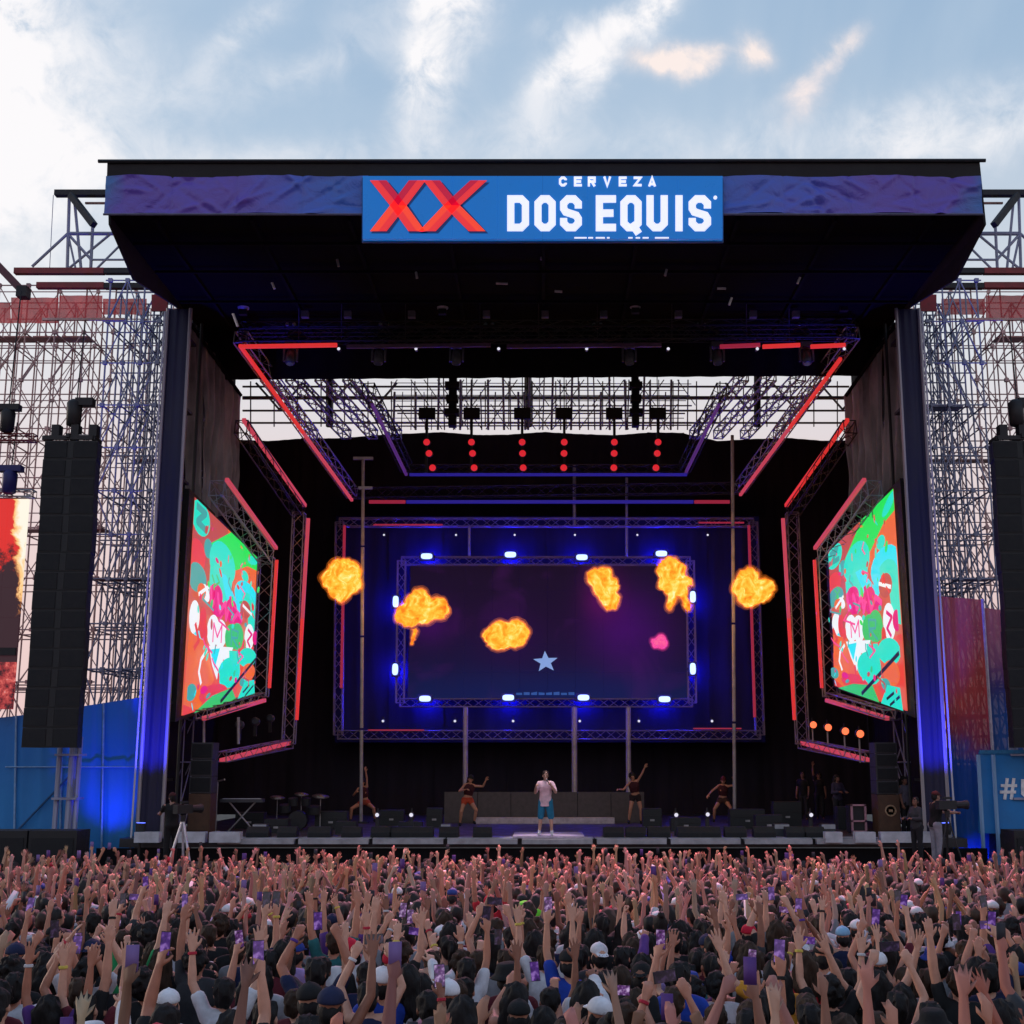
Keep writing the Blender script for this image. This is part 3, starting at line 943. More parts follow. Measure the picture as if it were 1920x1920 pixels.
for k in range(8):
    x0 = 968 + k * 14
    mb.prism([at(x0, 1303, 50.3), at(x0 + 11, 1303, 50.3), at(x0 + 11, 1299 - k % 3, 50.3), at(x0, 1299 - k % 2, 50.3)], (0, 0.03, 0))
mb.build('picture_streak', emat('streak_blue', (0.01, 0.10, 0.42), 0.7), t)

# ================================================================== tilted picture screens


def art_shapes():
    """flat picture in screen units u (across) and v (down): a list of (colour, polygon)"""
    S = []
    def ell(c, u, v, ru, rv, n=18, rot=0):
        cr, sr = math.cos(rot), math.sin(rot)
        S.append((c, [(u + ru * math.cos(2 * math.pi * i / n) * cr - rv * math.sin(2 * math.pi * i / n) * sr,
                       v + ru * math.cos(2 * math.pi * i / n) * sr + rv * math.sin(2 * math.pi * i / n) * cr) for i in range(n)]))
    def poly(c, *p): S.append((c, list(p)))
    def band(c, pts, w):
        for (a, b), (c2, d) in zip(pts[:-1], pts[1:]):
            dx, dy = c2 - a, d - b
            L = math.hypot(dx, dy) or 1
            nx, ny = -dy / L * w / 2, dx / L * w / 2
            S.append((c, [(a + nx, b + ny), (c2 + nx, d + ny), (c2 - nx, d - ny), (a - nx, b - ny)], 1))
        for a, b in pts[1:-1]: S.append((c, [(a + w / 2 * math.cos(k * math.pi / 4), b + w / 2 * math.sin(k * math.pi / 4)) for k in range(8)], 1))
        S.append((None, None))
    OR, RD, TQ, CY, GR, MG, WH, DG, TL, BR = ('orange', 'red', 'turquoise', 'cyan', 'green', 'magenta', 'white', 'leaf', 'teal', 'brown')
    poly(BR, (0, 0), (0.5, 0), (0.45, 0.42), (0, 0.42))
    poly(OR, (0.5, 0.0), (1, 0), (1, 0.36), (0.62, 0.33))
    poly(GR, (0.24, 0.16), (0.55, 0.0), (1.0, 0.0), (1.0, 0.10), (0.84, 0.12), (0.66, 0.20), (0.50, 0.25), (0.34, 0.25))
    ell(TQ, 0.93, 0.05, 0.10, 0.03, rot=-0.3)
    ell(TQ, 0.10, 0.07, 0.13, 0.085)
    band(TL, [(0.03, 0.03), (0.16, 0.03), (0.05, 0.10), (0.18, 0.11)], 0.035)
    ell(TL, 0.22, 0.19, 0.06, 0.05)
    ell(RD, 0.07, 0.26, 0.12, 0.08)
    ell(TL, 0.09, 0.36, 0.13, 0.07)
    ell(TQ, 0.80, 0.20, 0.06, 0.035)
    ell(TQ, 0.44, 0.22, 0.20, 0.12)
    poly(TQ, (0.26, 0.22), (0.62, 0.22), (0.56, 0.44), (0.46, 0.44), (0.40, 0.36), (0.26, 0.44))
    poly(CY, (0.42, 0.27), (0.50, 0.27), (0.74, 0.44), (0.66, 0.46), (0.52, 0.40))
    ell(CY, 0.84, 0.33, 0.20, 0.10)
    ell(TQ, 0.86, 0.38, 0.14, 0.08)
    poly(CY, (0.66, 0.34), (0.76, 0.30), (0.78, 0.42), (0.70, 0.48))
    poly(TQ, (0.86, 0.36), (1.0, 0.36), (1.0, 0.62), (0.90, 0.60))
    ell(BR, 0.83, 0.42, 0.09, 0.06)
    ell(WH, 0.08, 0.55, 0.07, 0.08)
    ell('cyan', 0.14, 0.66, 0.07, 0.05)
    ell(WH, 0.12, 0.68, 0.09, 0.04, rot=0.4)
    poly(RD, (0, 0.76), (0.30, 0.66), (0.60, 0.70), (1, 0.66), (1, 1), (0, 1))
    poly(OR, (0.02, 0.62), (0.24, 0.66), (0.40, 0.86), (0.20, 1.0), (0.0, 0.95))
    # magenta brush script, two humps of letters
    ell(MG, 0.36, 0.41, 0.10, 0.065)
    ell(MG, 0.40, 0.47, 0.11, 0.05)
    ell(MG, 0.60, 0.45, 0.09, 0.06)
    ell(MG, 0.66, 0.50, 0.12, 0.045)
    band('rose', [(0.28, 0.37), (0.30, 0.48), (0.38, 0.40), (0.42, 0.49), (0.50, 0.43), (0.52, 0.52), (0.58, 0.41), (0.62, 0.52), (0.70, 0.46), (0.78, 0.50)], 0.030)
    band(MG, [(0.34, 0.35), (0.36, 0.52)], 0.035)
    band(MG, [(0.56, 0.38), (0.60, 0.54)], 0.035)
    ell(WH, 0.20, 0.42, 0.06, 0.035, rot=0.5)
    ell(OR, 0.14, 0.42, 0.06, 0.04)
    band(WH, [(0.10, 0.44), (0.24, 0.38)], 0.02)
    band(WH, [(0.76, 0.40), (0.92, 0.44)], 0.02)
    ell(RD, 0.18, 0.57, 0.05, 0.08)
    # white block letters in the second row
    ell(WH, 0.33, 0.60, 0.09, 0.085)
    ell(WH, 0.44, 0.61, 0.09, 0.08)
    ell(RD, 0.22, 0.62, 0.03, 0.05)
    band('rose', [(0.33, 0.66), (0.33, 0.56), (0.39, 0.63), (0.45, 0.56), (0.45, 0.66)], 0.014)
    ell(DG, 0.60, 0.62, 0.10, 0.08)
    ell(DG, 0.69, 0.61, 0.10, 0.085)
    band(TL, [(0.60, 0.67), (0.60, 0.57), (0.70, 0.58), (0.69, 0.62), (0.61, 0.62), (0.71, 0.68)], 0.014)
    ell(WH, 0.88, 0.60, 0.08, 0.09)
    ell(RD, 0.80, 0.66, 0.03, 0.04)
    band(MG, [(0.85, 0.55), (0.92, 0.58), (0.85, 0.63), (0.90, 0.67)], 0.02)
    ell(MG, 0.98, 0.60, 0.05, 0.05)
    band(RD, [(0.06, 0.58), (0.12, 0.66), (0.06, 0.70)], 0.025)
    ell(TQ, 0.86, 0.74, 0.15, 0.065)
    poly(WH, (0.26, 0.68), (0.62, 0.68), (0.56, 0.77), (0.48, 0.75), (0.40, 0.86), (0.32, 0.78))
    poly(CY, (0.28, 0.70), (0.42, 0.69), (0.36, 0.80))
    ell(TQ, 0.58, 0.83, 0.17, 0.09)
    poly(TQ, (0.56, 0.70), (0.72, 0.70), (0.74, 0.80), (0.58, 0.82))
    band(WH, [(0.24, 0.70), (0.16, 0.75), (0.14, 0.81), (0.18, 0.87)], 0.022)
    ell(RD, 0.36, 0.93, 0.20, 0.05)
    ell(MG, 0.22, 0.90, 0.05, 0.02)
    ell(TL, 0.05, 0.90, 0.07, 0.04)
    ell(OR, 0.88, 0.84, 0.11, 0.06)
    poly(DG, (0.10, 1.0), (0.34, 0.94), (0.62, 0.92), (0.70, 1.0))
    ell(TL, 0.80, 0.90, 0.06, 0.03)
    poly(TQ, (0.72, 1.0), (0.82, 0.90), (0.98, 0.90), (1.0, 1.0))
    band('navy', [(0.80, 0.97), (0.90, 0.93)], 0.014)
    band('navy', [(0.84, 0.995), (0.97, 0.94)], 0.014)
    band('navy', [(0.46, 0.985), (1.0, 0.745)], 0.022)
    ra = random.Random(21)
    for k in range(64):
        u, v = ra.uniform(0.03, 0.97), ra.uniform(0.06, 0.97)
        ell(ra.choice((TQ, OR, RD, MG, TQ, GR, CY, BR, TL, DG)), u, v, ra.uniform(0.010, 0.034), ra.uniform(0.005, 0.018), 10, ra.uniform(0, 3))
    for k in range(14):
        u, v = ra.uniform(0.1, 0.8), ra.uniform(0.15, 0.9)
        band(ra.choice((BR, TL, 'rose', DG)), [(u, v), (u + ra.uniform(-.06, .1), v + 0.03), (u + ra.uniform(-.04, .14), v + 0.07)], 0.012)
    return S


ARTC = dict(orange=(235, 105, 45), red=(228, 62, 60), turquoise=(20, 224, 196), cyan=(18, 226, 240), green=(25, 225, 85), magenta=(226, 22, 118),
            white=(238, 244, 246), leaf=(50, 195, 100), teal=(60, 165, 160), brown=(190, 78, 70), rose=(245, 70, 150), navy=(6, 14, 34))
for s, side in ((-1, 'fire screen'), (1, 'red scrim')):
    def q4(u, v, off):
        px = lambda x: x if s < 0 else 2046 - x
        if s < 0:
            tl, bl, tr, br = at(365, 932, 38.0), at(340, 1342, 38.0), at(482, 1045, 44.0), at(470, 1300, 44.0)
        else:
            tr, br, tl, bl = at(1675, 916, 38.0), at(1702, 1333, 38.0), at(1553, 1036, 44.0), at(1567, 1286, 44.0)
        p = (tl.lerp(tr, u)).lerp(bl.lerp(br, u), v)
        nrm = (tr - tl).cross(bl - tl).normalized()
        if nrm.y > 0: nrm = -nrm
        return p + nrm * off
    t = thing('picture_screen', f'bright tilted screen of turquoise and orange cartoon lettering, {side} side', 'screen', q4(0.5, 1, 0), 'tilted side screens')
    MB().prism([q4(-0.06, -0.02, -0.03), q4(1.08, -0.02, -0.03), q4(1.08, 1.02, -0.03), q4(-0.06, 1.02, -0.03)], q4(0, 0, -0.18) - q4(0, 0, 0)).build('screen_body', BOX, t)
    MB().add([q4(0, 0, 0), q4(1, 0, 0), q4(1, 1, 0), q4(0, 1, 0)], [(0, 1, 2, 3)]).build('picture', emat('art_base', lin((205, 90, 70)), 1.0), t)
    grp = None
    for k, it in enumerate(art_shapes()):
        c, p = it[:2]
        if c is None:
            grp[1].build('picture_print', emat('art_' + grp[0], lin(ARTC[grp[0]]), 1.0), t)
            grp = None
            continue
        p = [(min(1, max(0, u)), min(1, max(0, v))) for u, v in p]
        mb = grp[1] if grp else MB()
        mb.add([q4(u, v, 0.004 + 0.0012 * k) for u, v in p], [tuple(range(len(p)))])
        if len(it) == 3: grp = (c, mb)
        else: mb.build('picture_print', emat('art_' + c, lin(ARTC[c]), 1.0), t)

# ================================================================== lamps of the set
ST_E = emat('strobe_glow', (0.42, 0.58, 1.0), 1.9)
WH_E = emat('white_lamp_glow', (0.75, 0.73, 0.85), 1.0)
RD_E = emat('red_lamp_glow', (0.75, 0.018, 0.03), 0.9)
OR_E = emat('orange_lamp_glow', (1.0, 0.16, 0.06), 1.6)


def strobe(px, py, vert, lab):
    p = at(px, py, 49.4)
    t = thing('strobe_light', lab, 'strobe light', p, 'strobe lights round the main screen')
    w, h = (0.22, 0.44) if vert else (0.44, 0.22)
    MB().box(p + Vector((0, 0.1, 0)), (w + 0.1, 0.2, h + 0.1)).build('housing', BOX, t)
    ring = []
    for i in range(24):
        a = 2 * math.pi * i / 24
        ca, sa = math.cos(a), math.sin(a)
        ring.append(p + Vector((w / 2 * math.copysign(abs(ca) ** 0.6, ca), -0.035, h / 2 * math.copysign(abs(sa) ** 0.6, sa))))
    MB().prism(ring, (0, 0.03, 0)).build('lens', ST_E, t)
    mb = MB()
    for sx_ in (-1, 1): mb.box(p + Vector((sx_ * (w / 2 + 0.07), 0.18, 0)), (0.02, 0.3, 0.08))
    mb.build('yoke', DARK, t)
    light('glow', 'POINT', p + Vector((0, -0.25, 0)), (0.02, 0.025, 1.0), 28, t, size=0.1)
    light('halo_fill', 'POINT', p + Vector((0, 1.25, 0)), (0.012, 0.012, 1.0), 130, t, size=0.1)  # added lamp behind the strobe, throws the halo onto the cloth


for a in ((800, 1043, 0, 'strobe on the top of the inner frame, above the cloud shaped fire ball'),
          (957, 1040, 0, 'strobe on the top of the inner frame, above the fire ball that is lowest'),
          (1091, 1045, 0, 'strobe on the top of the inner frame, above the bent fire ball'),
          (1240, 1038, 0, 'strobe on the top of the inner frame, touching the ragged fire ball'),
          (742, 1128, 1, 'upright strobe beside the cloud shaped fire ball'),
          (741, 1255, 1, 'upright strobe below the cloud shaped fire ball on the frame side'),
          (1299, 1119, 1, 'upright strobe beside the ragged fire ball'),
          (1299, 1254, 1, 'upright strobe below the ragged fire ball on the frame side'),
          (797, 1310, 0, 'strobe on the bottom of the inner frame, at its corner towards the fire screen'),
          (953, 1308, 0, 'strobe on the bottom of the inner frame, under the fire ball that is lowest'),
          (1094, 1308, 0, 'strobe on the bottom of the inner frame, just past the blue star'),
          (1246, 1311, 0, 'strobe on the bottom of the inner frame, at its corner towards the red scrim')):
    strobe(*a)


def spot_small(px, py, Y, lab, grp, r=0.10, m=None):
    p = at(px, py, Y)
    t = thing('spotlight', lab, 'spotlight', p, grp)
    MB().lathe(p, [(0, r * 0.9), (-0.02, r), (-0.22, r * 0.9), (-0.3, r * 0.5)], (0, -1, -0.1), 10).build('housing', BOX, t, True)
    MB().lathe(p, [(0.005, r * 0.82), (0.02, r * 0.6)], (0, -1, -0.1), 10).build('lens', m or WH_E, t)
    MB().box(p + Vector((0, 0.15, r + 0.05)), (0.04, 0.04, 0.12)).build('clamp', DARK, t)
    return t


TOPA = {720: 'beside the tall pole near the round fire ball', 855: 'above the cloud shaped fire ball', 965: 'above the lowest fire ball',
        1078: 'above the gap before the bent fire ball', 1195: 'between the bent and the ragged fire balls', 1327: 'past the ragged fire ball'}
for px, d in TOPA.items():
    spot_small(px, 1003, 50.2, 'tiny spotlight under the top frame bar, ' + d, 'white spotlights on the back frame', 0.05)
BOTA = {718: 'by the tall pole on the fire screen side', 853: 'beside the pole above the hatted dancer', 962: 'above the riser, short of the singer',
        1087: 'beside the pole just past the singer', 1198: 'above the dancer with a stretched arm', 1335: 'by the tall pole on the red scrim side'}
for px, d in BOTA.items():
    spot_small(px, 1352, 50.2, 'tiny spotlight over the bottom frame bar, ' + d, 'white spotlights on the back frame', 0.06)

# ---- front truss with moving heads
t = thing('front_truss', 'long dark truss across the stage front under the roof', 'truss', at(1024, 625, 38.6))
truss(t, at(452, 622, 38.6), at(1600, 616, 38.6), 0.5, 0.5, DARK, step=0.6)
FR = ((545, 'by the corner nearest the fire screen'), (710, 'over the second quarter of the truss'), (856, 'above the first dark hanging column'),
      (1180, 'under the letter Q of the sign'), (1345, 'under the end of the sign'), (1512, 'by the corner nearest the red scrim'))
GLN = mat('moving_head_glass', (0.05, 0.07, 0.10), 0.12, 0.2, vary=0.1)
MHB = mat('moving_head_shell', (0.045, 0.05, 0.062), 0.4, vary=0.2)
for px, d in FR:
    p = at(px, 668, 38.2)
    t = thing('moving_head', 'dark moving head lamp hanging from the front truss ' + d, 'stage lamp', p, 'moving heads on the front truss')
    MB().box(p + Vector((0, 0, 0.36)), (0.36, 0.3, 0.16)).build('base', MHB, t)
    for s in (-1, 1): MB().box(p + Vector((s * 0.2, 0, 0.08)), (0.06, 0.14, 0.5)).build('arm', MHB, t)
    MB().lathe(p, [(-0.30, 0.10), (-0.26, 0.15), (0.05, 0.16), (0.22, 0.11)], (0, 0.35, 1), 14).build('head', MHB, t, True)
    MB().lathe(p + Vector((0, -0.1, -0.285)), [(0, 0.10), (0.02, 0.1)], (0, 0.35, 1), 12).build('lens', GLN, t)
DOT = {635: 'next to the first moving head', 780: 'between the second and third moving heads', 935: 'beside the third moving head', 1100: 'short of the fourth moving head',
       1253: 'between the fourth and fifth moving heads', 1420: 'between the last two moving heads', 1583: 'at the truss end by the red scrim'}
for px, d in DOT.items():
    t = spot_small(px, 654, 38.0, 'lit spotlight on the front truss ' + d, 'lit spotlights on the front truss', 0.06)
    p = at(px, 654, 38.0)
    if px in (935, 1100): light('key_beam', 'SPOT', p + Vector((0, -0.25, -0.1)), (1.0, 0.80, 0.86), 4200, t, (0, 36.5, ZD + 1.1), 0.1, 10, 0.7)
    light('beam', 'SPOT', p + Vector((0, -0.2, -0.05)), (1.0, 0.38, 0.52), 7500, t, (p.x * 1.15, 26, 1.4), 0.1, 60, 1.0)
UP = {545: 'first', 720: 'second', 917: 'third', 1120: 'fourth', 1316: 'fifth', 1505: 'sixth'}
DULL = mat('dull_lamp_glass', (0.75, 0.75, 0.8), 0.3)
for px, d in UP.items():
    p = at(px, 608, 38.9)
    t = thing('twin_lamp', f'unlit twin lamps above the front truss, {d} pair from the fire screen side', 'lamp', p, 'twin lamps above the front truss')
    for s in (-1, 1):
        h = MB().lathe(p + Vector((s * 0.11, 0, 0)), [(0, 0.075), (-0.15, 0.07)], (0, -1, -0.2), 10).build('housing', BOX, t)
        MB().lathe(p + Vector((s * 0.11, -0.01, 0)), [(0, 0.06), (0.012, 0.05)], (0, -1, -0.2), 10).build('lens', DULL, h)
    MB().box(p + Vector((0, 0.1, 0.1)), (0.35, 0.04, 0.05)).build('bar', DARK, t)

# ---- six hung posts with three red lamps each
for i, (px, pb) in enumerate(((800, 811), (884, 889), (979, 981), (1058, 1057), (1152, 1151), (1234, 1230))):
    p = at(px, 768, 46.5)
    t = thing('lamp_post', 'hanging dark post with three red lamps, ' + ('the one nearest the fire screen', 'second one from the fire screen', 'just before the middle', 'just past the middle', 'second one from the red scrim', 'the one by the red scrim')[i], 'lamp', at(px, 880, 46.5), 'hanging posts of red lamps')
    MB().box((p.x, 46.7, (p.z + at(px, 884, 46.5).z) / 2), (0.10, 0.1, p.z - at(px, 884, 46.5).z)).build('post', DARK, t)
    MB().box((p.x, 46.7, p.z - 0.1), (0.62, 0.2, 0.42)).build('bracket', DARK, t)
    rod('drop_cable', (p.x, 46.7, p.z), (p.x, 46.7, 22.2), 0.02, DARK, t)
    for py, q in ((829, px), (850, px + (pb - px) * 0.4), (877, pb)):
        c = at(q, py, 46.4)
        h = MB().lathe(c, [(-0.02, 0.15), (-0.2, 0.14), (-0.3, 0.08)], (0, -1, -0.15), 12).build('lamp', BOX, t, True)
        MB().lathe(c, [(0.0, 0.125), (0.03, 0.10), (0.045, 0.05)], (0, -1, -0.15), 12).build('lens', RD_E, h)
# orange lamps on the lower bracket, red scrim side
for px, py, d in ((1525, 1359, 'the one deepest in the stage'), (1553, 1364, 'second from the deep end'), (1585, 1371, 'second from the audience end'), (1613, 1376, 'the one at the audience end')):
    Y = 46 - (px - 1525) * 0.055
    t = spot_small(px, py, Y, 'glowing orange lamp above the lower side bracket, ' + d, 'orange lamps on the side bracket', 0.15, OR_E)
    p = at(px, py, Y)
    MB().tube(p + Vector((0, 0.15, -0.1)), p + Vector((0, 0.15, -0.9)), 0.03).build('stem', POLE, t)
for px, py, d in ((448, 1358, 'the end towards the audience'), (478, 1352, 'its middle'), (506, 1346, 'the deep end')):
    Y = 41.5 + (px - 448) * 0.075
    p = at(px, py, Y)
    t = thing('floor_lamp', 'unlit dark lamp standing on the lower side bracket, at ' + d, 'lamp', p, 'unlit lamps on the side bracket')
    MB().lathe(p, [(0, 0.14), (-0.2, 0.14), (-0.32, 0.08)], (0, -1, 0.1), 10).build('housing', MHB, t, True)
    MB().lathe(p, [(0, 0.12), (0.02, 0.1)], (0, -1, 0.1), 10).build('lens', GLN, t)
    MB().box(p + Vector((0, 0.1, -0.3)), (0.1, 0.1, 0.4)).build('stem', DARK, t)

# ================================================================== poles
for px, py0, py1, Y, r, lab in ((681, 858, 1500, 45.5, 0.062, 'tall thin grey pole on the stage, fire screen side, topped by a small crossbar'),
                                (1373, 812, 1525, 45.5, 0.062, 'tall thin grey pole on the stage, red scrim side'),
                                (873, 1325, 1470, 49.6, 0.10, 'grey pole under the main screen by the hatted dancer'),
                                (1077, 1325, 1486, 49.6, 0.11, 'grey pole under the main screen beside the singer'),
                                (1178, 1325, 1484, 49.6, 0.10, 'grey pole under the main screen by the dancer with a stretched arm'),
                                (1077, 872, 985, 50.6, 0.07, 'short pale hanger above the screen frame, the taller one'),
                                (1175, 895, 1045, 50.6, 0.06, 'short grey hanger above the screen frame between two strobes'),
                                (880, 985, 1045, 50.6, 0.06, 'dim short hanger above the screen frame, over the cloud shaped fire ball')):
    p1 = at(px, py0, Y)
    p0 = at(px - (3 if px == 681 else -4 if px == 1373 else 0), py1, Y)
    if py1 > 1450: p0 = Vector((p0.x, Y, ZD))
    t = thing('pole', lab, 'pole', p0, 'grey poles of the set')
    L = (p1 - p0)
    k = max(1, int(L.length / 3))
    for i in range(k):
        MB().tube(p0 + L * (i / k), p0 + L * ((i + 1) / k - 0.006), r, 8).build('pole_section', POLE if py0 > 1000 or Y < 46 else ALU, t)
    if py1 > 1450:
        MB().box(p0 + Vector((0, 0, 0.03)), (0.5, 0.5, 0.06)).build('base_plate', DARK, t)
    if px == 681:
        MB().beam(p1 + Vector((-0.36, 0, -0.03)), p1 + Vector((0.36, 0, -0.03)), 0.10, 0.1).build('crossbar', ALU, t)
        c = at(685, 915, Y)
        MB().box(c, (0.5, 0.12, 0.1)).build('crossbar', ALU, t)

# ================================================================== trusses against the gap of sky
t = thing('rear_truss', 'wide grey roof truss seen against the strip of sky above the back curtain', 'truss', at(1020, 760, 52.3))
WHM = mat('gap_steel', (0.30, 0.30, 0.34), 0.5, 0.2, vary=0.3, scale=2)
for py in (725, 746, 770, 793):
    rod('ledger', at(455, py, 52.3), at(1592, py, 52.3), 0.05 if py != 746 else 0.09, WHM, t)
for k in range(26):
    px = 470 + k * 44
    rod('standard', at(px, 715, 52.3), at(px, 800, 52.3), 0.028, WHM, t)
for k in range(13):
    px = 480 + k * 88
    if 690 < px < 1300: continue
    for a, b in ((0, 44), (88, 44)):
        rod('brace', at(px + a, 718, 52.5), at(px + b, 768, 52.5), 0.05, WHM, t)
for px in (618, 990, 1420):
    rod('standard', at(px, 700, 52.2), at(px, 800, 52.2), 0.16, DARK, t)
t = thing('rear_scaffold', 'close meshed scaffold in the middle of the strip of sky', 'scaffold', at(1015, 800, 51.6))
rr = random.Random(3)
for k in range(42):
    px = 742 + k * 13.3 + rr.uniform(-4, 4)
    rod('standard', at(px, rr.choice((705, 712, 735)), 51.6), at(px + rr.uniform(-3, 3), 806, 51.6), rr.choice((0.02, 0.03, 0.05)), WHM, t)
for py in (718, 731, 741, 752, 762, 775, 784, 792, 799):
    rod('ledger', at(740 + rr.uniform(-10, 10), py, 51.7), at(1290 + rr.uniform(-10, 10), py + rr.uniform(-2, 2), 51.7), rr.choice((0.02, 0.035)), WHM, t)
for k in range(22):
    px = 745 + k * 25
    rod('brace', at(px, 712, 51.8), at(px + rr.choice((-34, 34)), 760, 51.8), 0.022, WHM, t)
    rod('brace', at(px, 758, 51.8), at(px + rr.choice((-34, 34)), 805, 51.8), 0.022, WHM, t)
for px, py0, py1, w, lab in ((849, 700, 800, 0.5, 'tall dark motor column hanging in the strip of sky, nearer the fire screen'),
                             (1191, 700, 800, 0.45, 'tall dark motor column hanging in the strip of sky, nearer the red scrim')):
    a, b = at(px, py0, 47.5), at(px, py1, 47.5)
    t = thing('hanging_column', lab, 'rigging', b, 'dark columns hanging in the strip of sky')
    MB().box(((a.x + b.x) / 2, 47.5, (a.z + b.z) / 2), (w * 0.6, 0.4, a.z - b.z)).build('column', DARK, t)
    for k in range(3): MB().box((a.x, 47.4, b.z + (a.z - b.z) * (0.25 + 0.25 * k)), (w * (1.1 - 0.2 * (k % 2)), 0.5, 0.22)).build('bracket', DARK, t)
    rod('cable', (a.x, 47.5, a.z), (a.x, 47.5, 22.2), 0.03, DARK, t)
# diagonal roof trusses crossing the gap
for s in (0, 1):
    m3 = (lambda x: x) if s == 0 else (lambda x: 2046 - x)
    for k, (xa, xb) in enumerate(((498, 588), (545, 650), (600, 700), (652, 745))):
        t = thing('roof_rib', ('outermost', 'second', 'third', 'innermost')[k] + ' slanting roof rib crossing the strip of sky, ' + ('fire screen' if s == 0 else 'red scrim') + ' side', 'roof rib', at(m3(xb), 815, 51), 'slanting roof ribs')
        truss(t, at(m3(xa), 705, 44), at(m3(xb), 815, 51), 0.35, 0.35, STEEL_B, r=0.035)

# ================================================================== fire balls


def fire_mat():
    m = bpy.data.materials.new('fire')
    m.use_nodes = True
    t = NT(m.node_tree)
    p = m.node_tree.nodes['Principled BSDF']
    p.inputs['Base Color'].default_value = (0.02, 0.01, 0.005, 1)
    p.inputs['Specular IOR Level'].default_value = 0
    c = t.n('ShaderNodeTexCoord').outputs['Object']
    n1 = t.noise(c, 1.5, 4, 0.5, 1.6)
    n2 = t.noise(c, 4.2, 3, 0.5, 1.0)
    ln = t.n('ShaderNodeVectorMath', operation='LENGTH')
    t.l(c, ln.inputs[0])
    f = t.m('ADD', t.m('MULTIPLY', n1, 0.80), t.m('MULTIPLY', n2, 0.32))
    f = t.m('SUBTRACT', f, t.m('MULTIPLY', ln.outputs['Value'], 0.17))
    col = t.ramp(f, [(0.22, (0.35, 0.03, 0.002)), (0.31, (0.80, 0.14, 0.006)), (0.39, (1.0, 0.30, 0.015)), (0.48, (1.0, 0.50, 0.05)), (0.57, (1.0, 0.72, 0.18)), (0.66, (1.0, 0.95, 0.62))])
    t.l(col, p.inputs['Emission Color'])
    p.inputs['Emission Strength'].default_value = 1.0
    return m


def gas_mat(k, st, pink):
    nm = f'burning_gas_{k}_{pink}'
    if nm in MATS: return MATS[nm]
    m = bpy.data.materials.new(nm)
    m.use_nodes = True
    t = NT(m.node_tree)
    out = [n for n in m.node_tree.nodes if n.type == 'OUTPUT_MATERIAL'][0]
    m.node_tree.nodes.remove(m.node_tree.nodes['Principled BSDF'])
    e = t.n('ShaderNodeEmission', i_Strength=st)
    e.inputs[0].default_value = (0.8, 0.05, 0.25, 1) if pink else (1.0, 0.22, 0.02, 1)
    a = t.n('ShaderNodeAddShader')
    t.l(t.n('ShaderNodeBsdfTransparent').outputs[0], a.inputs[0])
    t.l(e.outputs[0], a.inputs[1])
    t.l(a.outputs[0], out.inputs[0])
    MATS[nm] = m
    return m


FIRE = fire_mat()
PINKF = emat('pink_flame', (0.55, 0.05, 0.22), 0.9)


def fireball(px, py, Y, lobes, lab, seed, tails=(), m=None, amp=0.22):
    """lobes: (dx, dy, rx, ry) in photograph pixels round (px, py)"""
    c = at(px, py, Y)
    k = (Y * CS) / F * 1.01
    mb = MB()
    for dx, dy, rx, ry in lobes:
        mb.ball((dx * k, 0, -dy * k), (rx * k * 0.93, (rx + ry) / 2 * k * 0.85, ry * k * 0.93), 20, 14)
    for dx, dy, ex, ey, r in tails:
        mb.tube((dx * k, 0, -dy * k), (ex * k, 0, -ey * k), r * k, 8, r * k * 0.5)
        mb.ball((ex * k, 0, -ey * k), r * k * 0.8, 8, 6)
    me = bpy.data.meshes.new('tmp')
    me.from_pydata(mb.v, [], mb.f)
    o = bpy.data.objects.new('fire_ball', me)
    COL.objects.link(o)
    rm = o.modifiers.new('r', 'REMESH')
    rm.mode = 'VOXEL'
    rm.voxel_size = 0.04
    dg = bpy.context.evaluated_depsgraph_get()
    me2 = bpy.data.meshes.new_from_object(o.evaluated_get(dg))
    o.modifiers.clear()
    o.data = me2
    bpy.data.meshes.remove(me)
    S = Vector((seed * 3.1, seed * 1.7, seed))
    for v in me2.vertices:
        n = v.co.normalized()
        d = amp * (noise.fractal(v.co * 2.0 + S, 1.0, 2.0, 4) * 0.6 + (0.5 - abs(noise.noise(v.co * 4.2 + S))) * 0.7 + (0.4 - abs(noise.noise(v.co * 9 + S))) * 0.12 - 0.2)
        v.co += n * d
    me2.materials.clear()
    me2.materials.append(m or FIRE)
    me2.polygons.foreach_set('use_smooth', [True] * len(me2.polygons))
    o.location = c
    for k, (off, st) in enumerate(((0.025, 0.26), (0.06, 0.15), (0.11, 0.07))):   # thin burning gas round the ball
        m3 = me2.copy()
        nv = [(v.co + v.normal * off * (1 + 0.8 * noise.noise(v.co * 3 + S))) for v in m3.vertices]
        for v, q in zip(m3.vertices, nv): v.co = q
        m3.materials.clear()
        m3.materials.append(gas_mat(k, st, m is not None))
        e = bpy.data.objects.new('flame_fringe', m3)
        COL.objects.link(e)
        e.parent = o
    tag(o, lab, 'fire ball', 'fire balls over the stage')
    light('fire_light', 'POINT', c + Vector((0, -1.2, 0)), (1.0, 0.42, 0.08), 70, o, size=0.6)
    bpy.data.objects['fire_light'].name = 'fire_light'
    return o


def fix_light(o):
    for ch in o.children:
        if ch.type == 'LIGHT': ch.location = (0, -1.2, 0)


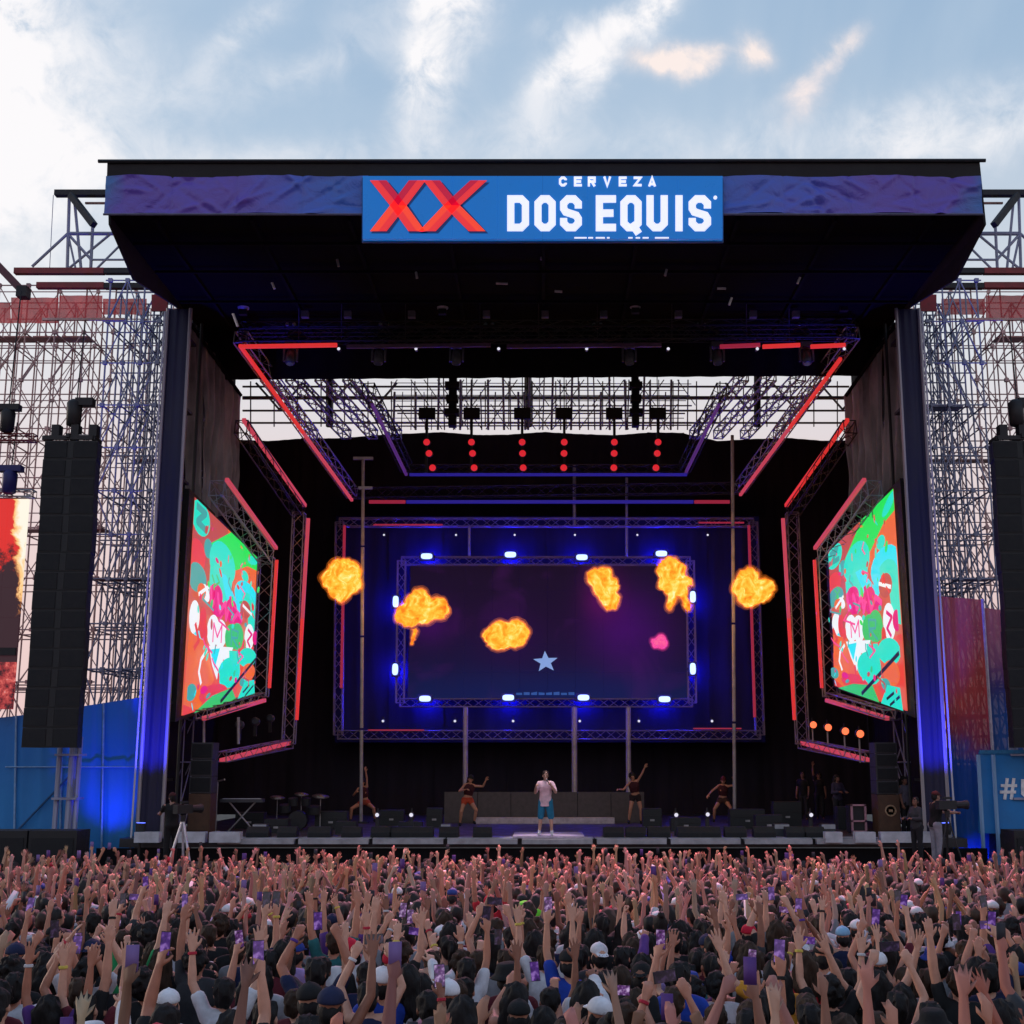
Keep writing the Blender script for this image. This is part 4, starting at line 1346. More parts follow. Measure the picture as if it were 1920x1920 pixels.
for a in ((643, 1085, 45, [(0, -2, 37, 36), (-4, 16, 25, 26), (6, -10, 28, 30)], 'round yellow fire ball in front of the frame upright, fire screen side', 1),
          (795, 1140, 46, [(-28, 12, 26, 22), (-6, -6, 24, 28), (24, 0, 26, 20), (-5, 10, 30, 16)], 'wide cloud shaped fire ball at the edge of the main screen', 2, [(-15, 40, -22, 68, 4)]),
          (949, 1192, 46, [(0, 0, 36, 26), (16, -4, 26, 26), (-20, 0, 24, 18)], 'lowest and whitest fire ball, in front of the main screen', 3),
          (1133, 1102, 46, [(-8, -20, 25, 20), (6, 2, 24, 28), (12, 22, 19, 18)], 'bent comma shaped fire ball in front of the main screen', 4),
          (1260, 1088, 46, [(-2, -18, 30, 24), (-8, 4, 22, 20), (14, 10, 17, 18)], 'ragged fire ball with dripping flames by the screen corner', 5, [(2, 18, -5, 46, 8), (18, 16, 27, 48, 8), (20, -4, 34, 2, 9)]),
          (1414, 1100, 45, [(-16, -4, 24, 26), (14, 6, 24, 22), (-4, 14, 28, 20), (-6, -18, 17, 16)], 'lumpy fire ball in front of the frame upright, red scrim side', 6),
          (1237, 1204, 46.5, [(4, 0, 14, 12), (-8, 3, 9, 8)], 'small pink flame low on the main screen', 7, (), PINKF)):
    fix_light(fireball(*a))

# ================================================================== scaffolds


def scaffold(t, x0, x1, ys, z0, z1, nx, nz, r=0.05, m=STEEL, seed=1, brace=0.6, cap=295):
    rr = random.Random(seed)
    xs_ = [x0 + (x1 - x0) * i / nx for i in range(nx + 1)]
    zs = [z0 + (z1 - z0) * j / nz for j in range(nz + 1)]
    rods = []
    for y in ys:
        for x in xs_: rods.append(('standard', (x, y, z0), (x, y, z1), r))
        for z in zs[1:]:
            rods.append(('ledger', (x0 - 0.15, y - 0.03, z), (x1 + 0.15, y - 0.03, z), r * 0.9))
        for j in range(nz):
            for i in range(nx):
                if rr.random() < brace:
                    a, b = (xs_[i], xs_[i + 1]) if rr.random() < 0.5 else (xs_[i + 1], xs_[i])
                    rods.append(('brace', (a, y - 0.07, zs[j]), (b, y - 0.07, zs[j + 1]), r * 0.75))
    for ya, yb in zip(ys[:-1], ys[1:]):
        for x in xs_:
            for j in range(nz):
                if rr.random() < 0.45:
                    rods.append(('brace', (x, ya, zs[j]), (x, yb, zs[j + 1]), r * 0.75))
            for z in zs[1::2]: rods.append(('transom', (x, ya, z), (x, yb, z), r * 0.9))
    for k in range(3, nz, 4):
        for i in range(nx):
            if rr.random() < 0.45: MB().box(((xs_[i] + xs_[i + 1]) / 2, (ys[0] + ys[1]) / 2, zs[k] + 0.05), (xs_[i + 1] - xs_[i] - 0.06, 0.6, 0.05)).build('deck_plank', REDST if rr.random() < 0.3 else m, t)
    mb = MB()
    for x in xs_:
        for z in zs[1:]: mb.box((x, ys[0] - 0.03, z), (0.13, 0.12, 0.12))
    mb.build('coupler', m, t, kind='stuff')
    for nme, p, q, rad in rods[:cap]: rod(nme, p, q, rad, m, t)
    if len(rods) > cap:
        mb = MB()
        for nme, p, q, rad in rods[cap:]: mb.tube(p, q, rad, 5)
        mb.build('brace_bundle', m, t, kind='stuff')


for s, side in ((-1, 'fire screen'), (1, 'red scrim')):
    lo, hi = (s * 14.1, s * 11.85)
    t = thing('scaffold_tower', f'dense bluish scaffold tower close beside the roof tower, {side} side', 'scaffold', ((lo + hi) / 2, 40, 0))
    scaffold(t, min(lo, hi), max(lo, hi), (39.5, 40.6, 41.7, 42.8, 43.9), 0, 19.6, 4, 14, 0.030, STEEL_B, 5 + s, 0.8)
    lo, hi = (s * 19.6, s * 14.6)
    t = thing('scaffold_tower', f'open scaffold tower further out behind the loudspeaker column, {side} side', 'scaffold', ((lo + hi) / 2, 42.5, 0))
    scaffold(t, min(lo, hi), max(lo, hi), (41.5, 43.2, 44.9), 0, 20.2, 5, 12, 0.028, STEEL, 15 + s, 0.75)
    lo, hi = (s * 23, s * 15.2)
    t = thing('scaffold_tower', f'farther scaffold wing standing deepest behind the stage, {side} side', 'scaffold', ((lo + hi) / 2, 51, 0))
    scaffold(t, min(lo, hi), max(lo, hi), (50, 52), 0, 23.2, 5, 10, 0.028, STEEL, 25 + s, 0.7)
    # red beams and strips on top
    def mx(px): return px if s < 0 else 2040 - px
    P = lambda px, py, Y=41: at(mx(px), py, Y)
    rb = thing('beam', f'red beam along the top of the scaffold with a dark end, {side} side', 'beam', P(115, 510, 40.6), 'red scaffold beams')
    MB().beam(P(28, 509, 40.8), P(196, 509, 40.8), 0.22, 0.20).build('girder', REDST, rb)
    MB().beam(P(197, 509, 40.8), P(262, 509, 40.8), 0.24, 0.18).build('girder_end', DARK, rb)
    rb = thing('beam', f'lower red beam just under the scaffold top, {side} side', 'beam', P(135, 537, 40.6), 'red scaffold beams')
    MB().beam(P(70, 536, 40.9), P(196, 536, 40.9), 0.22, 0.20).build('girder', REDST, rb)
    MB().beam(P(197, 537, 40.9), P(300, 537, 40.9), 0.24, 0.18).build('girder_end', DARK, rb)
    bn = thing('banner_strip', f'sheer red cloth strip along the scaffold top, {side} side', 'banner', P(90, 595, 42), 'red strips on the scaffolds')
    RG = mat('sheer_red_cloth', (0.80, 0.13, 0.14), 0.8, vary=0.25, scale=1.2)
    if 'sheer_done' not in MATS:
        sheer(RG, 0.7, 0.08)
        MATS['sheer_done'] = RG
    for xa, xb, y0, y1 in ((-60, 20, 568, 606), (21, 110, 558, 606), (111, 192, 554, 602), (193, 275, 560, 590)):
        MB().cloth(P(xa, y1, 41.3), P(xb, y1, 41.3), P(xb, y0, 41.3), P(xa, y0, 41.3), 14, 4, 0.03, 3, xa + s).build('cloth_width', RG, bn, True)
    sq = one(MB().prism([P(284, 583, 39.3), P(314, 583, 39.3), P(314, 552, 39.3), P(284, 552, 39.3)], (0, 0.08, 0)), 'red_board', mat('red_board', (0.25, 0.02, 0.03), 0.6), f'small dark red square board beside the roof tower top, {side} side', 'board', 'red boards beside the tower tops')
    # roof jacking frame on top
    jf = thing('lifting_frame', f'dark lifting frame with a level girder on top of the scaffold, {side} side', 'lifting frame', P(150, 505, 41))
    MB().beam(P(104, 363, 41), P(235, 363, 41), 0.26, 0.19).build('girder', DARK, jf)
    MB().beam(P(133, 366, 40.8), P(176, 422, 40.2), 0.20, 0.20).build('strut', DARK, jf)
    MB().beam(P(160, 381, 41.3), P(235, 381, 41.3), 0.08, 0.06).build('rail', STEEL, jf)
    for a, b, r_ in (((130, 366), (126, 505), .055), ((140, 380), (152, 505), .05), ((174, 420), (170, 505), .055), ((127, 438), (60, 500), .05), ((127, 438), (172, 488), .05),
                     ((127, 505), (230, 420), .045), ((180, 505), (240, 445), .04), ((130, 438), (230, 438), .07), ((168, 487), (250, 487), .04), ((142, 505), (128, 440), .04),
                     ((100, 366), (93, 505), .012)):
        rod('tube', P(*a), P(*b), r_, STEEL_B, jf)
    if s < 0:
        jb = thing('sloping_beam', 'dark red sloping beam end poking in beside the scaffold top', 'beam', P(20, 530, 40.4))
        MB().beam(P(-40, 460, 40.4), P(46, 550, 40.4), 0.26, 0.24).build('girder', mat('dull_red', (0.12, 0.045, 0.06), 0.6), jb)
        MB().box(P(44, 549, 40.4), (0.34, 0.4, 0.36)).build('end_block', DARK, jb)

# ================================================================== scrims at ground level


def scrim_mat(name, stops, axis=2, alpha=1.0, rough=0.6):
    m = bpy.data.materials.new(name)
    m.use_nodes = True
    t = NT(m.node_tree)
    p = m.node_tree.nodes['Principled BSDF']
    c = t.n('ShaderNodeTexCoord').outputs['Object']
    s = t.n('ShaderNodeSeparateXYZ')
    t.l(c, s.inputs[0])
    f = t.m('ADD', s.outputs[axis], t.m('MULTIPLY', t.m('SUBTRACT', t.noise(c, 0.8, 4, 0.6, 0.6), 0.5), 1.6))
    lo, hi = stops[0][0], stops[-1][0]
    col = t.ramp(t.m('DIVIDE', t.m('SUBTRACT', f, lo), hi - lo), [((z - lo) / (hi - lo), c_) for z, c_ in stops])
    t.l(col, p.inputs['Base Color'])
    p.inputs['Roughness'].default_value = rough
    p.inputs['Alpha'].default_value = alpha
    b = t.n('ShaderNodeBump', i_Strength=0.5, i_Distance=0.04)
    t.l(t.noise(c, 1.6, 4, 0.6, 1.0), b.inputs['Height'])
    t.l(b.outputs[0], p.inputs['Normal'])
    return m


BLU = scrim_mat('blue_scrim', [(0, (0.010, 0.17, 0.44)), (3, (0.012, 0.20, 0.55)), (6.5, (0.015, 0.16, 0.58))])
SEAM = mat('scrim_seam', (0.20, 0.36, 0.60), 0.6)
t = thing('scrim', 'blue mesh scrim sloping along the scaffold foot under the loudspeaker column', 'banner', (-15.5, 37.6, 0))
edges = [(-60, 1352), (32, 1342), (118, 1330), (196, 1318), (272, 1306)]
for (xa, ya), (xb, yb) in zip(edges[:-1], edges[1:]):
    a, b = at(xa, ya, 37.6), at(xb, yb, 37.6)
    a0, b0 = atz(xa - 6, 0.1, 37.6), atz(xb - 6, 0.1, 37.6)
    MB().cloth(a0, b0, b, a, 18, 16, 0.05, 2, xa).build('cloth_width', BLU, t, True)
    MB().tube(b0 + Vector((0, -0.06, 0)), b + Vector((0, -0.06, 0)), 0.03).build('seam', SEAM, t)
a, b = at(10, 1438, 37.5), at(270, 1438, 37.5)
MB().tube(a, b, 0.02).build('cross_seam', SEAM, t)
MB().tube(at(30, 1560, 37.5), at(140, 1445, 37.5), 0.03).build('cross_seam', mat('scrim_fold', (0.02, 0.08, 0.2), 0.6), t)
RSC = scrim_mat('red_scrim', [(2, (0.012, 0.15, 0.60)), (4.3, (0.014, 0.11, 0.60)), (4.9, (0.45, 0.06, 0.16)), (6.0, (0.85, 0.10, 0.10)), (9.5, (0.9, 0.20, 0.18))])
sheer(RSC, 0.5, 0.04)
RSC2 = scrim_mat('purple_scrim', [(2, (0.010, 0.12, 0.40)), (5.5, (0.015, 0.10, 0.42)), (6.2, (0.07, 0.05, 0.30)), (7.6, (0.6, 0.18, 0.36)), (9.5, (0.85, 0.22, 0.24))])
sheer(RSC2, 0.45, 0.03)
t = thing('scrim', 'tall mesh scrim turning from red above to bright blue below, beside the roof tower', 'banner', (12.6, 37.6, 0))
for xa, xb, ytop, m in ((1758, 1840, 1118, RSC), (1841, 1912, 1140, RSC2), (1913, 2010, 1150, RSC2)):
    a, b = at(xa, ytop, 37.7), at(xb, ytop + 6, 37.7)
    a0, b0 = Vector((a.x, 37.7, 0.1)), Vector((b.x, 37.7, 0.1))
    MB().cloth(a0, b0, b, a, 16, 26, 0.06, 2, xa).build('cloth_width', m, t, True)
    MB().tube(Vector((b.x, 37.6, 0.1)), b + Vector((0, -0.1, 0)), 0.05).build('seam', mat('pale_seam', (0.5, 0.45, 0.55), 0.5), t)
# hashtag banner
SB = mat('banner_blue', (0.014, 0.20, 0.55), 0.55, vary=0.15, scale=1.0)
YB = 36.6
t = thing('hashtag_banner', 'bright blue banner printed with a white hashtag and letter, cut by the frame', 'banner', at(1930, 1560, YB))
q = [at(1836, 1562, YB), at(2060, 1566, YB), at(2060, 1408, YB), at(1836, 1410, YB)]
MB().prism(q, (0, 0.06, 0)).build('cloth', SB, t)
MB().beam(q[3] + Vector((0, -0.02, 0.0)), q[2] + Vector((0, -0.02, 0)), 0.06, 0.1).build('hem', mat('banner_hem', (0.03, 0.2, 0.42), 0.6), t)
mk = lambda px, py, dy=0: at(px, py, YB) + Vector((0, dy, 0))
WP = mat('banner_white', (0.75, 0.77, 0.85), 0.6)
letter('#', 1876, 1906, 1459, 1499, 5.5, t, WP, mk=mk)
letter('U', 1914, 1942, 1461, 1499, 7, t, WP, mk=mk)
for px in (1834, 1862):
    a = at(px, 1415, 36.4)
    rod('post', (a.x, 36.5, 0), a, 0.06, SEAM, t)
one(MB().prism([at(1872, 1640, 36.9), at(2050, 1640, 36.9), at(2050, 1566, 36.9), at(1872, 1566, 36.9)], (0, 1.5, 0)), 'case', BOX, 'added black block standing for the dark opening under the hashtag banner', 'case')  # black block put in where there is only a dark opening
for px, Y, aim, e in ((215, 37.0, (-12.7, 37.6, 4.2), 550), (1800, 37.0, (12.3, 37.6, 1.4), 260), (1845, 37.0, (13.2, 37.6, 1.2), 320)):
    p = atz(px, 1.2, 36.4)
    t = thing('uplighter', {215: 'blue uplighter at the foot of the blue scrim by the loudspeaker column', 1800: 'blue uplighter at the foot of the red and blue scrim, beside the tower',
                            1845: 'blue uplighter at the foot of the red and blue scrim, beside the hashtag banner'}[px], 'lamp', (p.x, 36.4, 0), 'blue uplighters at the scrims')
    MB().lathe((p.x, 36.4, 0.9), [(0, 0.1), (0.1, 0.13), (0.3, 0.14)], (0, 0.2, 1), 12).build('housing', BOX, t)
    MB().tube((p.x, 36.4, 0), (p.x, 36.4, 0.92), 0.04).build('stand', DARK, t)
    light('uplight', 'SPOT', (p.x, 36.4, 1.25), (0.02, 0.05, 1.0), e, t, aim, 0.08, 58, 1.0)

# ================================================================== loudspeaker columns
for s, side in ((-1, 'fire screen'), (1, 'red scrim')):
    def mx(px): return px if s < 0 else 2045 - px
    Y = 35.5
    tp, bt = at(mx(135), 832, Y), at(mx(109), 1402, Y)
    x = (tp.x + bt.x) / 2
    n = 16
    H = tp.z - bt.z
    t = thing('line_array', f'long black hanging column of loudspeakers, {side} side', 'loudspeaker', (x, Y, bt.z), 'hanging loudspeaker columns')
    for i in range(n):
        z1 = tp.z - H * i / n
        z0 = tp.z - H * (i + 1) / n
        fw = 0.02 * (i / n) ** 2
        c = Vector((x + 0.02 * s * math.sin(i), Y + fw, (z0 + z1) / 2))
        mb = MB()
        w, h, d = 1.50, (z1 - z0) - 0.006, 0.7
        # trapezoid cabinet: deeper at the front, splayed below
        P = [(-w / 2, -d / 2, -h / 2), (w / 2, -d / 2, -h / 2), (w / 2 - 0.12, d / 2, -h / 2), (-w / 2 + 0.12, d / 2, -h / 2),
             (-w / 2, -d / 2, h / 2), (w / 2, -d / 2, h / 2), (w / 2 - 0.12, d / 2, h / 2), (-w / 2 + 0.12, d / 2, h / 2)]
        mb.add([c + Vector(v) for v in P], ((0, 3, 2, 1), (4, 5, 6, 7), (0, 1, 5, 4), (1, 2, 6, 5), (2, 3, 7, 6), (3, 0, 4, 7)))
        cab = mb.build('cabinet', BOX, t)
        for sd in (-1, 1):
            MB().box(c + Vector((sd * 0.42, -d / 2 - 0.01, 0)), (0.62, 0.02, h * 0.84)).build('grille', GRILLE, cab)
        MB().box(c + Vector((0, -d / 2 - 0.006, 0)), (0.16, 0.012, h * 0.9)).build('horn', BOX, cab)
    fr = MB()
    for a, b in (((-0.7, -0.3, 0.1), (0.7, -0.3, 0.1)), ((-0.7, 0.3, 0.1), (0.7, 0.3, 0.1)), ((-0.7, -0.3, 0.1), (-0.7, 0.3, 0.1)), ((0.7, -0.3, 0.1), (0.7, 0.3, 0.1)), ((0, -0.4, 0.15), (0, 0.4, 0.15))):
        fr.beam(tp + Vector(a), tp + Vector(b), 0.1, 0.12)
    fr.build('fly_bar', DARK, t)
    for dx in (-0.45, 0.1, 0.62):
        MB().box(tp + Vector((dx, 0, 0.36)), (0.22, 0.3, 0.34)).build('shackle_block', DARK, t)
    MB().box(tp + Vector((0.25, 0, 0.22)), (0.5, 0.2, 0.06)).build('pale_plate', ALU, t)
    h = thing('chain_hoist', f'black chain motor above the loudspeaker column, {side} side', 'hoist', tp + Vector((-0.1 * s * -1, 0, 0.55)), 'hoists over the loudspeaker columns')
    hp = tp + Vector((0.0, 0, 0.9))
    MB().lathe(hp, [(-0.4, 0.1), (-0.35, 0.2), (0.3, 0.22), (0.4, 0.12)], (0, 0, 1), 12).build('motor_body', DARK, h, True)
    MB().box(hp + Vector((0.3, 0, 0.32)), (0.5, 0.3, 0.22)).build('motor_head', DARK, h)
    MB().tube(hp + Vector((0.05, 0, 0.3)), hp + Vector((0.05, 0.2, 2.9)), 0.02, 5).build('chain', DARK, h)
    MB().beam(hp + Vector((-1.2, 0.2, 2.9)), hp + Vector((1.2, 0.2, 2.9)), 0.07, 0.07).build('hang_beam', STEEL, h)
    sp_ = thing('support_tower', f'dark pipe support standing under the loudspeaker column, {side} side', 'support', (x, 36.6, 0), 'supports under the loudspeaker columns')
    for dx, dy in ((-0.28, 0), (0.28, 0), (0, 0.4), (0.1, -0.1)):
        rod('pipe', (x + dx, 36.7 + dy, 0), (x + dx, 36.7 + dy, 4.9), 0.07, STEEL_B, sp_)
    for k in range(4):
        MB().box((x, 36.8, 0.8 + k * 1.2), (0.7, 0.6, 0.06)).build('plate', STEEL_B, sp_)
    # sub bass boxes on the ground in front
    for k in range(2):
        bx = thing('subwoofer', f'black bass cabinet under the {side} loudspeaker column, ' + ('nearer the stage' if k == 0 else 'farther from the stage'), 'loudspeaker', (x - s * (0.75 - 1.3 * k) + s * 0.2, 34.9, 0), 'bass cabinets on the ground')
        c = Vector(bx.location) + Vector((0, 0, 1.0))
        zt_ = at(90, 1556, 34.9).z
        MB().box((c.x, 34.9, zt_ / 2), (1.25, 1.0, zt_)).build('cabinet', BOX, bx)
        MB().box((c.x, 34.385, zt_ / 2), (1.1, 0.03, zt_ * 0.85)).build('grille', GRILLE, bx)

# ================================================================== fire screen at the picture edge


def fire_screen_mat():
    m = bpy.data.materials.new('fire_picture')
    m.use_nodes = True
    t = NT(m.node_tree)
    p = m.node_tree.nodes['Principled BSDF']
    p.inputs['Base Color'].default_value = (0.01, 0.01, 0.01, 1)
    c = t.n('ShaderNodeTexCoord').outputs['Object']
    s = t.n('ShaderNodeSeparateXYZ')
    t.l(c, s.inputs[0])
    n1 = t.noise(c, 1.1, 5, 0.65, 0.8)
    n2 = t.noise(c, 4.5, 5, 0.65)
    z = s.outputs[2]            # 0 at the bottom of the screen, 6.2 at the top
    # a white flame that narrows downwards, red smoke to both sides of its upper half, dark below
    off = t.m('ABSOLUTE', t.m('ADD', t.m('SUBTRACT', s.outputs[0], 1.18), t.m('MULTIPLY', t.m('SUBTRACT', n1, 0.5), 1.2)))
    wid = t.m('MULTIPLY', t.m('MAXIMUM', t.m('SUBTRACT', z, 2.6), 0.0), 0.17)
    fl = t.m('SUBTRACT', wid, off)
    red = t.m('ADD', t.m('MULTIPLY', t.m('SUBTRACT', z, 4.2), 0.5), t.m('MULTIPLY', t.m('SUBTRACT', n2, 0.5), 1.6))
    dark = t.ramp(red, [(0.0, (0.035, 0.012, 0.018)), (0.12, (0.25, 0.014, 0.012)), (0.3, (0.72, 0.025, 0.02))])
    col = t.mix(t.ramp(fl, [(0.0, 0.0), (0.10, 1.0)]), dark, t.ramp(fl, [(0.0, (0.9, 0.25, 0.05)), (0.12, (1.0, 0.62, 0.25)), (0.3, (1.0, 0.93, 0.78))]))
    crowd = t.ramp(n2, [(0.38, (0.02, 0.008, 0.012)), (0.5, (0.35, 0.03, 0.035)), (0.62, (0.7, 0.12, 0.10)), (0.72, (0.75, 0.6, 0.62))])
    col = t.mix(t.m('LESS_THAN', z, 1.35), col, crowd)
    t.l(col, p.inputs['Emission Color'])
    p.inputs['Emission Strength'].default_value = 1.0
    return m


a, b = at(-130, 1330, 37.2), at(55, 936, 37.2)
t = thing('fire_screen', 'side video screen showing red and white flames over a crowd', 'screen', ((a.x + b.x) / 2, 37.2, a.z))
FM = fire_screen_mat()
nx, nz = 4, 7
for i in range(nx):
    for j in range(nz):
        x0, x1 = a.x + (b.x - a.x) * i / nx, a.x + (b.x - a.x) * (i + 1) / nx
        z0, z1 = a.z + (b.z - a.z) * j / nz, a.z + (b.z - a.z) * (j + 1) / nz
        MB().box(((x0 + x1) / 2, 37.2, (z0 + z1) / 2), (x1 - x0 - 0.006, 0.1, z1 - z0 - 0.006)).build('panel', FM, t)
zz = at(30, 1221, 37.0).z
MB().box(((a.x + b.x) / 2, 37.1, zz), (b.x - a.x, 0.08, 0.22)).build('dark_bar', DARK, t)
for z, m in ((at(0, 925, 37.2).z, ALU), (at(0, 820, 37.2).z, REDST)):
    truss(t, (a.x, 37.3, z), (b.x + (0.1 if m is ALU else 0.0), 37.3, z), 0.3, 0.2, m)
for px, py, lab in ((18, 905, 'blue chain motor just above the fire screen'), (14, 790, 'dark chain motor on the red bar above the fire screen')):
    p = at(px, py, 37.1)
    h = thing('chain_hoist', lab, 'hoist', p)
    mm = DARK if py < 850 else mat('blue_motor', (0.02, 0.02, 0.14), 0.5)  # the motor just above the screen has a blue body
    MB().lathe(p, [(-0.35, 0.1), (-0.3, 0.2), (0.25, 0.22), (0.4, 0.14)], (0, 0, 1), 12).build('motor_body', mm, h, True)
    MB().box(p + Vector((0, 0, 0.42)), (0.7, 0.3, 0.18)).build('motor_head', mm, h)
    MB().tube(p, p + Vector((0, 0.2, 1.9 if py > 850 else 4.2)), 0.02, 5).build('chain', DARK, h)

# ================================================================== things on the stage
for s, side in ((-1, 'fire screen'), (1, 'red scrim')):
    def mx(px): return px if s < 0 else 2040 - px
    a, b = at(mx(356), 1535, 38.6), at(mx(404), 1392, 38.6)
    t = thing('speaker_stack', f'dark stack of stage side loudspeakers, {side} side', 'loudspeaker', ((a.x + b.x) / 2, 38.7, ZD), 'stage side speaker stacks')
    GR2 = mat('grey_stack', (0.045, 0.045, 0.055), 0.6)
    BR2 = mat('brown_case', (0.085, 0.042, 0.026), 0.6)
    zc = ZD
    hs = (1.05, 0.36, 0.36, 0.36, 0.3) if s > 0 else (1.0, 0.42, 0.42, 0.42)
    sc2 = (b.z - ZD) / sum(hs)
    for k, h in enumerate(hs):
        h *= sc2
        c = MB().box(((a.x + b.x) / 2, 38.7, zc + h / 2), (abs(b.x - a.x), 0.7, h - 0.015)).build('cabinet', BR2 if k == 0 else GR2, t)
        MB().box(((a.x + b.x) / 2, 38.335, zc + h / 2), (abs(b.x - a.x) * 0.88, 0.03, (h - 0.015) * 0.82)).build('grille', BR2 if k == 0 else GRILLE, c)
        zc += h
    if s > 0:
        p = at(1670, 1520, 38.3)
        MB().lathe(p, [(0.0, 0.17), (0.015, 0.17), (0.02, 0.13), (0.0, 0.12)], (0, -1, 0), 20).build('round_badge', mat('badge_tan', (0.35, 0.22, 0.14), 0.6), t)
        MB().box(p + Vector((0, -0.02, 0)), (0.12, 0.02, 0.07)).build('badge_mark', mat('badge_tan', (0.35, 0.22, 0.14), 0.6), t)
# pinkish rack beside the brown case
p = atz(1610, ZD, 39)
t = thing('rack_frame', 'small pale pink framed rack standing beside the brown loudspeaker case', 'rack', (p.x, 39, ZD))
PK = mat('pink_frame', (0.45, 0.22, 0.28), 0.5)
for dx in (-0.2, 0.2): MB().box((p.x + dx, 38.9, ZD + 0.42), (0.06, 0.06, 0.84)).build('upright', PK, t)
for dz in (0.06, 0.36, 0.82): MB().box((p.x, 38.9, ZD + dz), (0.46, 0.06, 0.05)).build('rail', PK, t)
MB().box((p.x, 39.2, ZD + 0.42), (0.5, 0.5, 0.8)).build('rack_body', DARK, t)

# monitors, floor lights and boxes along the front
rr = random.Random(12)
MONP = ((716, 'just past the first dancer by the tall pole'), (752, 'between the tall pole dancer and the hatted dancer, first'), (792, 'between the tall pole dancer and the hatted dancer, second'),
        (842, 'just before the hatted dancer'), (905, 'just past the hatted dancer'), (1150, 'in front of the dancer with a stretched arm, first'), (1192, 'at the feet of the dancer with a stretched arm'),
        (1235, 'just past the dancer with a stretched arm'), (1290, 'before the last dancer, first'), (1330, 'before the last dancer, second'), (1378, 'at the foot of the tall pole, red scrim side'),
        (1432, 'past the tall pole on the red scrim side'), (1490, 'in front of the crew shadows, first'), (1525, 'in front of the crew shadows, second'),
        (660, 'before the first dancer, fire screen side'), (600, 'in front of the dark gap, fire screen side'), (540, 'in front of the low equipment, fire screen side'), (485, 'at the end of the pale edge boards'))
for px, d in MONP:
    p = atz(px, ZD, 36.75)
    t = thing('stage_monitor', 'wedge monitor ' + d, 'loudspeaker', (p.x, 36.75, ZD), 'wedge monitors along the stage edge')
    w, h = 0.26 + 0.06 * rr.random(), 0.30
    q = [(p.x - w, 36.55, ZD), (p.x + w, 36.55, ZD), (p.x + w, 37.0, ZD), (p.x - w, 37.0, ZD)]
    mb = MB().add([(p.x - w, 36.5, ZD), (p.x + w, 36.5, ZD), (p.x + w, 37.0, ZD), (p.x - w, 37.0, ZD), (p.x - w, 36.5, ZD + 0.16), (p.x + w, 36.5, ZD + 0.16),
                   (p.x + w, 36.68, ZD + h), (p.x - w, 36.68, ZD + h), (p.x - w, 36.9, ZD + h), (p.x + w, 36.9, ZD + h)],
                  [(0, 1, 5, 4), (4, 5, 6, 7), (7, 6, 9, 8), (8, 9, 2, 3), (0, 4, 7, 8, 3), (1, 2, 9, 6, 5), (0, 3, 2, 1)])
    mb.build('cabinet', BOX, t)
    MB().box((p.x, 36.485, ZD + 0.09), (2 * w * 0.85, 0.02, 0.1)).build('grille', GRILLE, t)
for i, (px, py, d) in enumerate(((707, 1528, 'by the first dancer'), (771, 1528, 'between the first two dancers'), (1268, 1528, 'between the last two dancers'), (1327, 1527, 'just before the last dancer'), (1521, 1528, 'in front of the crew shadows'))):
    t = spot_small(px, py, 37.6, 'small lit white floor spotlight ' + d, 'lit floor spotlights', 0.07)
    p = at(px, py, 37.6)
    MB().box((p.x, 37.75, (ZD + p.z) / 2 - 0.05), (0.1, 0.1, p.z - ZD - 0.08)).build('stand', DARK, t)
for i, (px, w, d) in enumerate(((488, 26, 'in front of the low equipment'), (836, 18, 'next to the hatted dancer'), (1465, 28, 'in front of the crew shadows'), (1552, 26, 'before the pink framed rack'))):
    p = at(px, 1545, 37.4)
    ww = w / F * 37
    t = thing('light_box', 'flat pale equipment box on the stage ' + d, 'box', (p.x, 37.4, ZD), 'pale equipment boxes')
    MB().box((p.x, 37.5, (p.z + ZD) / 2), (ww, 0.35, p.z - ZD)).build('box', MHB, t)
    MB().box((p.x, 37.315, p.z - 0.07), (ww * 0.95, 0.03, 0.12)).build('front_plate', LIP, t)
# dark cases and cable heaps scattered over the floor
rr = random.Random(44)
for px, Y, w, h, d in ((470, 42, 0.9, 0.5, 'behind the keyboard'), (520, 39.5, 0.7, 0.4, 'in front of the drum kit, towards the keyboard'), (622, 41.5, 1.0, 0.55, 'between the drum kit and the first dancer'), (650, 39, 0.6, 0.35, 'before the first dancer'),
                       (735, 44, 0.8, 0.5, 'just past the first dancer'), (770, 40, 0.7, 0.3, 'between the first two dancers'), (815, 43, 0.5, 0.6, 'at the riser end by the hatted dancer'), (1222, 42.5, 0.6, 0.6, 'at the riser end past the arm-stretching dancer'),
                       (1285, 40.5, 0.9, 0.4, 'between the last two dancers'), (1400, 42, 1.1, 0.6, 'just past the last dancer'), (1440, 40, 0.8, 0.5, 'between the last dancer and the crew shadows'), (1475, 43, 0.9, 0.8, 'beside the crew shadows'), (1590, 41.5, 0.7, 0.7, 'behind the pink rack')):
    p = atz(px, ZD, Y)
    t = thing('equipment_case', 'dark equipment case on the stage floor ' + d, 'case', p, 'dark equipment cases on the stage')
    MB().box((p.x, Y, ZD + h / 2), (w, 0.5, h)).build('case_body', BOX, t)
    MB().box((p.x, Y - 0.26, ZD + h * 0.62), (w * 1.01, 0.02, 0.03)).build('lid_seam', DARK, t)
    MB().box((p.x, Y - 0.27, ZD + h * 0.4), (0.14, 0.03, 0.06)).build('handle', POLE, t)
